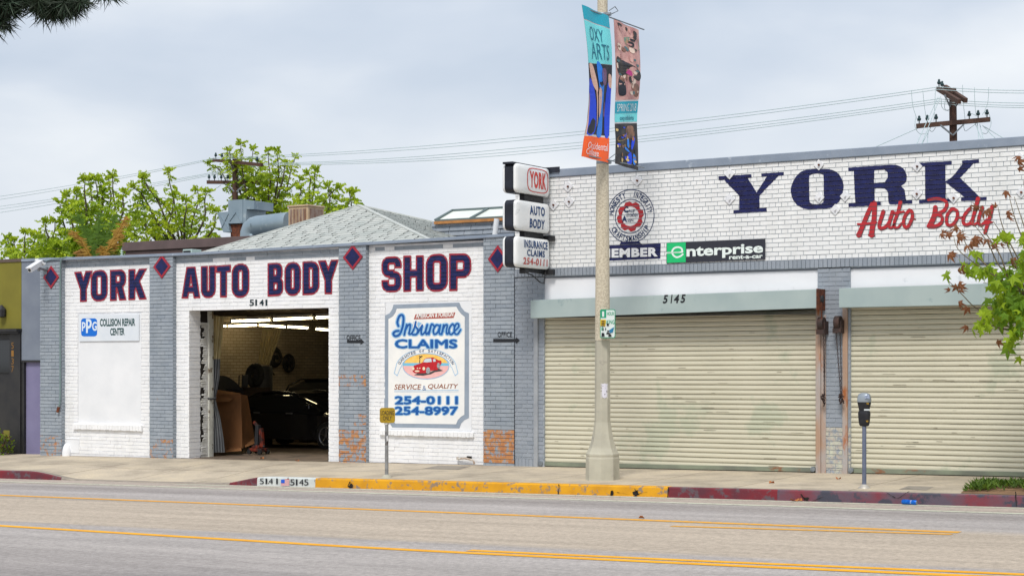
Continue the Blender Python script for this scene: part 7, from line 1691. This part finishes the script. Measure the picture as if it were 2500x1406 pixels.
# banana-like palm with torn fronds
pb = D(250, 640, 50); pb.z = zr(0) - .5
pl = thing('fan_palm', 'ragged palm with long upright green and browned fronds before the bushy tree', 'palm', pb)
b = MB(); b.tube([pb, D(245, 640, 50)], [.2, .16], 9); b.build('trunk', m_bark, pl)
rr = random.Random(8)
m_fr, m_fy = leafmat('palm_green', (.10, .20, .03), (.16, .27, .035)), leafmat('palm_browned', (.50, .30, .05), (.40, .22, .08))
for pts, m, wd in (([(235, 640), (210, 570), (192, 525)], m_fr, .34), ([(235, 640), (240, 580), (241, 520)], m_fr, .38), ([(240, 640), (262, 580), (285, 525)], m_fr, .34), ([(245, 640), (280, 580), (308, 530)], m_fy, .34), ([(230, 640), (200, 590), (180, 566)], m_fy, .24), ([(250, 640), (275, 600), (290, 570)], m_fy, .30), ([(230, 640), (222, 590), (215, 560)], m_fr, .30), ([(215, 640), (205, 622), (198, 614)], m_fy, .3), ([(250, 640), (258, 610), (250, 560)], m_fr, .36), ([(245, 640), (248, 622), (246, 604)], m_fy, .2)):
    b = MB(); dd = 50 + rr.uniform(-.6, .6); P = [Vector(D(x, y, dd)) for x, y in spl(pts, 8)]; n = len(P)
    b.tube(P, [.03 * (1 - i / n) + .008 for i in range(n)], 5)
    for i in range(2, n):
        d = (P[i] - P[i - 1]).normalized(); s_ = Vector((1, .25, 0)); wv = .5 * wd * math.sin(math.pi * (i / n) ** .8) + .05
        for sg in (-1, 1):
            for k in range(2):
                p = P[i - 1].lerp(P[i], k / 2); q = p + s_ * sg * wv + d * wv * .7 + Vector((0, rr.uniform(-.15, .15), -rr.uniform(0, .12))); b.add([p, p + d * .07, q + d * .02, q], [(0, 1, 2, 3)], 0)
    b.build('frond', m, pl)

# ------------------------------------------------------------------ street plane tree at the right, trunk just outside the frame
tb = S(2660, 1196); tb.z = zs(tb.x, tb.y)
stt = thing('street_tree', 'young street tree at the right edge with lobed lime leaves and brown dead ones', 'tree', tb)
ft = (tb - CAM).dot(FW); T = lambda x, y, o=0.0: D(x, y, ft + o)
lo = MB(); rr = random.Random(12)
lo.tube([tb - Vector((0, 0, .1)), T(2655, 1000), T(2640, 860), T(2600, 760), T(2590, 600), T(2600, 420), T(2605, 300)], [.10, .085, .075, .06, .045, .03, .012], 9)
br_ = [[(2600, 770), (2520, 730), (2440, 680), (2390, 650), (2340, 610), (2328, 575)], [(2560, 760), (2500, 740), (2440, 700), (2400, 690)], [(2600, 790), (2540, 800), (2470, 800), (2420, 770), (2380, 750), (2350, 720), (2320, 690), (2312, 680)], [(2590, 780), (2520, 790), (2480, 820), (2465, 850), (2462, 864)], [(2540, 740), (2470, 690), (2440, 620), (2400, 560), (2385, 530)], [(2540, 730), (2490, 640), (2450, 560), (2435, 500)], [(2560, 720), (2520, 640), (2480, 540), (2462, 470)], [(2580, 720), (2530, 640), (2496, 540), (2476, 480)], [(2590, 720), (2550, 600), (2510, 500), (2498, 440)], [(2500, 720), (2440, 650), (2410, 590), (2370, 540)], [(2450, 690), (2400, 640), (2360, 600), (2350, 560)], [(2480, 810), (2440, 800), (2400, 790), (2388, 800)], [(2540, 780), (2500, 700), (2460, 600), (2425, 540)]]
paths = []
for p in br_:
    o = rr.uniform(-.5, .5); q = spl([(x, y, o * (i / len(p))) for i, (x, y) in enumerate(p)], 5); P = [T(*v) for v in q]; n = len(P); lo.tube(P, [.012 * (1 - i / n) + .0028 for i in range(n)], 5); paths.append(P)
lo.build('trunk', mat('tan_bark', lin(132, 118, 92), lin(98, 88, 70), 9, .85), stt)
m_l1, m_l2, m_l3 = leafmat('lobed_leaf_lime', (.38, .50, .022), (.24, .38, .018)), leafmat('lobed_leaf_green', (.12, .24, .02), (.19, .33, .02)), leafmat('dead_leaf', (.24, .09, .045), (.34, .15, .07))
lobes = []
for i in range(5):
    a = R(90 + (i - 2) * 62); Lb = (1, .92, .62)[abs(i - 2)]; lobes.append((a, Lb))
def lobed(b, c, sz, nrm, up_, mi, curl=.25):
    n = nrm.normalized(); v = (up_ - n * up_.dot(n)).normalized(); u = v.cross(n); pts = [(0, -.18)]
    for i in range(5):
        a, Lb = lobes[i]; 
        for da, rr_k in ((-17, .62), (-7, .78), (0, 1.0), (7, .78), (17, .62)): pts.append((Lb * rr_k * math.cos(a + R(da)), Lb * rr_k * math.sin(a + R(da))))
        if i < 4: am = a + R(31); pts.append((.42 * math.cos(am), .42 * math.sin(am)))
    pts = pts[:1] + pts[1:]
    P = [c + (u * x + v * y) * sz + n * (-(x * x + y * y) * curl * sz) for x, y in pts]; ctr = c + n * .06 * sz; k = len(P)
    b.add([ctr] + P, [(0, i + 1, (i + 1) % k + 1) for i in range(k)], mi)
cr = MB()
def put(x, y, n, rx, ry, mi, s0=.075, s1=.14):
    for _ in range(int(n * (2.1 if mi != 2 else 1.25) + .5)):
        p = T(x + rr.gauss(0, rx), y + rr.gauss(0, ry), rr.uniform(-.5, .5)); k = mi if mi != 9 else rr.choice((0, 0, 1, 1))
        nr = Vector((rr.uniform(-.9, .9) - .2, rr.uniform(-1, .3) - .3, rr.uniform(-.3, 1.0))); up_ = Vector((rr.uniform(-1, 1), rr.uniform(-.4, .4), rr.uniform(-1.2, .3))); lobed(cr, p, rr.uniform(s0, s1), nr, up_, k, .45 if k != 2 else 1.1)
for x, y, n, rx, ry, mi in ((2430, 680, 18, 26, 16, 9), (2470, 700, 22, 24, 22, 9), (2450, 740, 20, 22, 18, 9), (2490, 760, 26, 22, 26, 9), (2480, 800, 16, 20, 14, 9), (2385, 660, 10, 18, 8, 0), (2420, 770, 8, 20, 8, 0), (2395, 800, 6, 10, 6, 0), (2462, 830, 4, 6, 8, 0), (2360, 655, 2, 6, 4, 0), (2312, 672, 1, 2, 1, 0), (2452, 580, 3, 10, 5, 0), (2495, 640, 8, 10, 14, 9), (2500, 580, 4, 10, 12, 0), (2435, 590, 1, 4, 2, 0), (2380, 620, 2, 6, 3, 0),
                         (2330, 572, 3, 7, 5, 2), (2348, 580, 3, 8, 5, 2), (2385, 580, 2, 6, 5, 2), (2405, 582, 2, 6, 4, 2), (2362, 600, 2, 5, 3, 2), (2320, 622, 2, 4, 3, 2), (2340, 660, 2, 5, 6, 2), (2342, 700, 3, 6, 8, 2), (2316, 706, 1, 3, 2, 2), (2345, 735, 2, 4, 6, 2), (2368, 755, 1, 4, 3, 2), (2430, 600, 2, 4, 4, 2), (2438, 828, 1, 3, 3, 2), (2362, 800, 1, 2, 2, 2), (2480, 640, 2, 5, 6, 2), (2330, 558, 2, 4, 2, 2), (2395, 510, 3, 8, 5, 2), (2435, 505, 1, 3, 3, 2), (2460, 522, 2, 4, 5, 2), (2455, 470, 1, 2, 2, 2), (2490, 400, 3, 5, 10, 2), (2300, 570, 2, 4, 2, 2), (2378, 505, 2, 6, 4, 2), (2452, 590, 2, 8, 4, 2),
                         (2560, 640, 40, 36, 90, 9), (2620, 520, 40, 46, 90, 9), (2600, 760, 40, 40, 60, 9), (2680, 640, 50, 50, 90, 9)): put(x, y, n, rx, ry, mi, *( (.06, .10) if mi == 2 else (.075, .145)))
lobed(cr, T(2461, 852, -.1), .16, Vector((-.3, -1, .25)), Vector((0, 0, -1)), 1, .2); lobed(cr, T(2312, 672, 0), .11, Vector((-.2, -1, .5)), Vector((-1, 0, .2)), 0, .2)
cr.build('crown', [m_l1, m_l2, m_l3], stt)
# weeds and bare soil in its tree pit
b = MB(); P = [S(*q) for q in ((2345, 1204), (2362, 1190), (2430, 1183), (2700, 1190), (2760, 1206), (2600, 1212))]; b.add([p + Vector((0, 0, .006)) for p in P], [tuple(range(6))]); tag(b.build('tree_pit_soil', mat('pit_soil', lin(140, 108, 78), lin(112, 86, 62), 6, .95)), 'bare brown soil of the tree pit', 'soil', kind='structure')
b = MB()
for _ in range(2600):
    x = rr.uniform(2352, 2700); y = rr.uniform(1184, 1201)
    if y > 1193 and 2420 < x < 2500 and rr.random() < .9: continue
    if y < 1198 - (x - 2350) * .35: continue
    p = S(x, y); h = rr.uniform(.05, .14) * min(1, (x - 2335) / 45); a = rr.uniform(0, 6.28); d = Vector((math.cos(a), math.sin(a), 0)); s_ = Vector((-d.y, d.x, 0)) * .016
    t = p + d * h * .8 + Vector((0, 0, h)); m = p.lerp(t, .55) + Vector((0, 0, .01)); b.add([p + Vector((0, 0, h * .3)), m + s_, t, m - s_], [(0, 1, 2, 3)], 0 if rr.random() < .6 else 1)
tag(b.build('weeds', [leafmat('weed_green', (.10, .18, .025), (.15, .24, .03)), leafmat('weed_dark', (.05, .10, .015), (.08, .14, .02))]), 'low green weeds sprawling over the tree pit', 'weeds', kind='stuff')
# ------------------------------------------------------------------ pine bough hanging in at top left, from a tree on the near side
pd_ = 11.5; pbx = D(-520, 1000, pd_); pbx.z = zr(0) - .2
pi_ = thing('pine_tree', 'dark pine whose long needled bough hangs into the top left corner', 'pine tree', pbx)
b = MB(); q = lambda x, y, o=0.0: D(x, y, pd_ + o)
b.tube([pbx, q(-515, 500), q(-500, 0), q(-480, -400), q(-470, -700)], [.22, .2, .17, .12, .05], 12)
tw = [[(-490, -60), (-300, -70), (-120, -50), (20, -30), (120, -20), (215, -18)], [(-120, -50), (-60, 0), (-20, 40)], [(-60, -40), (20, 0), (50, 20)], [(60, -30), (100, 10), (125, 30)], [(120, -22), (160, 10), (172, 30)], [(160, -20), (200, -2), (215, 6)], [(200, -18), (250, -14), (262, -8)], [(-20, -36), (0, 20), (10, 50)]]
for p in tw: P = [q(x, y) for x, y in spl(p, 4)]; n = len(P); b.tube(P, [.03 * (1 - i / n) + .006 for i in range(n)], 6)
b.build('trunk', m_bark, pi_)
b = MB(); rr = random.Random(31)
def tuft(x, y, n, Ln, o):
    c = q(x, y, o)
    for _ in range(n):
        d = Vector((rr.gauss(0, 1), rr.gauss(0, 1), rr.gauss(-.35, .8))).normalized(); l = Ln * rr.uniform(.7, 1.35); s_ = d.cross(Vector((rr.gauss(0, 1), rr.gauss(0, 1), rr.gauss(0, 1)))).normalized() * .0036
        e_ = c + d * l; m = c + d * l * .5 + Vector((0, 0, -.004)); b.add([c - s_, c + s_, m + s_, e_, m - s_], [(0, 1, 2, 3, 4)], 0 if rr.random() < .75 else 1)
for x, y, rx, ry, n in ((-40, 20, 60, 45, 34), (10, 20, 26, 24, 22), (30, -4, 40, 16, 20), (110, 6, 50, 14, 30), (125, 26, 18, 10, 10), (165, 14, 18, 16, 12), (190, -2, 28, 10, 12), (255, -18, 22, 8, 5), (-10, 55, 16, 12, 8), (60, -10, 60, 14, 20), (-250, -60, 140, 40, 60), (-100, -30, 80, 30, 40)):
    for _ in range(n): tuft(x + rr.gauss(0, rx * .6), y + rr.gauss(0, ry * .55), 26, .12, rr.uniform(-.25, .25))
b.build('crown', [mat('pine_needle', (.012, .022, .010), (.02, .035, .014), 3, .6), mat('pine_needle_light', (.03, .06, .03), rough=.5)], pi_)
# ------------------------------------------------------------------ fallen leaves, planter at the far left
m_dl = mat('fallen_leaf_brown', lin(150, 84, 52), lin(176, 116, 60), 30, .8)
for i, (x, y, ln, lb) in enumerate(((1940, 1223, True, 'curled tan leaf in the gutter under the worn red kerb'), (1565, 1209, True, 'pale leaf scrap by the broken hole in the yellow kerb'), (2047, 1170, False, 'small reddish leaf on the pavement before the middle pier'), (1884, 1180, False, 'flat reddish leaf on the pavement near the kerb'), (1566, 1266, True, 'pale yellow leaf lying on the road by the far yellow line'), (640, 1120, False, 'yellow leaf on the driveway before the garage bay'), (726, 1126, False, 'second yellow leaf on the driveway near the door jamb'))):
    p = (G(x, y) if ln else S(x, y)) + Vector((0, 0, .012)); b = MB(); rr = random.Random(i); sz = .03 if i else .045
    pts = [p + Vector((sz * 1.5 * math.cos(a), sz * math.sin(a), .02 * math.sin(2 * a + i) + .012)) for a in [k * math.pi / 4 for k in range(8)]]; b.add([p] + pts, [(0, k + 1, (k + 1) % 8 + 1) for k in range(8)])
    if i == 0: b.add([p + Vector((.06, .02, .0)), p + Vector((.12, -.01, .0)), p + Vector((.10, .02, .04)), p + Vector((.06, .03, .03))], [(0, 1, 2, 3)])
    o = b.build('fallen_leaf', m_dl); tag(o, lb, 'leaf', 'fallen leaves on pavement and road')
pp = F(6, 1100, NY - .35); pp.z = zs(pp.x, -.02)
pln = thing('planter_shrub', 'small dark shrub with reddish leaves at the foot of the black storefront', 'shrub', pp)
b = MB(); rr = random.Random(77)
for _ in range(420):
    a = rr.uniform(0, 6.28); r = rr.random() ** .5; c = pp + Vector((.42 * r * math.cos(a) - .1, .2 * r * math.sin(a), rr.uniform(.05, .62) * (1 - .5 * r))); d = Vector((rr.gauss(0, 1), rr.gauss(0, 1), rr.gauss(.4, .6))).normalized() * .09; s_ = d.cross(Vector((0, 0, 1))).normalized() * .025; b.add([c, c + d * .5 + s_, c + d, c + d * .5 - s_], [(0, 1, 2, 3)], 0 if rr.random() < .75 else 1)
b.build('foliage', [m_deep, leafmat('reddish_leaf', (.14, .05, .03), (.08, .07, .02))], pln)
b = MB()
for k in range(5): b.tube([pp, pp + Vector((-.2 + .09 * k, .02, .4))], .012, 5)
b.build('stem', m_bark, pln)
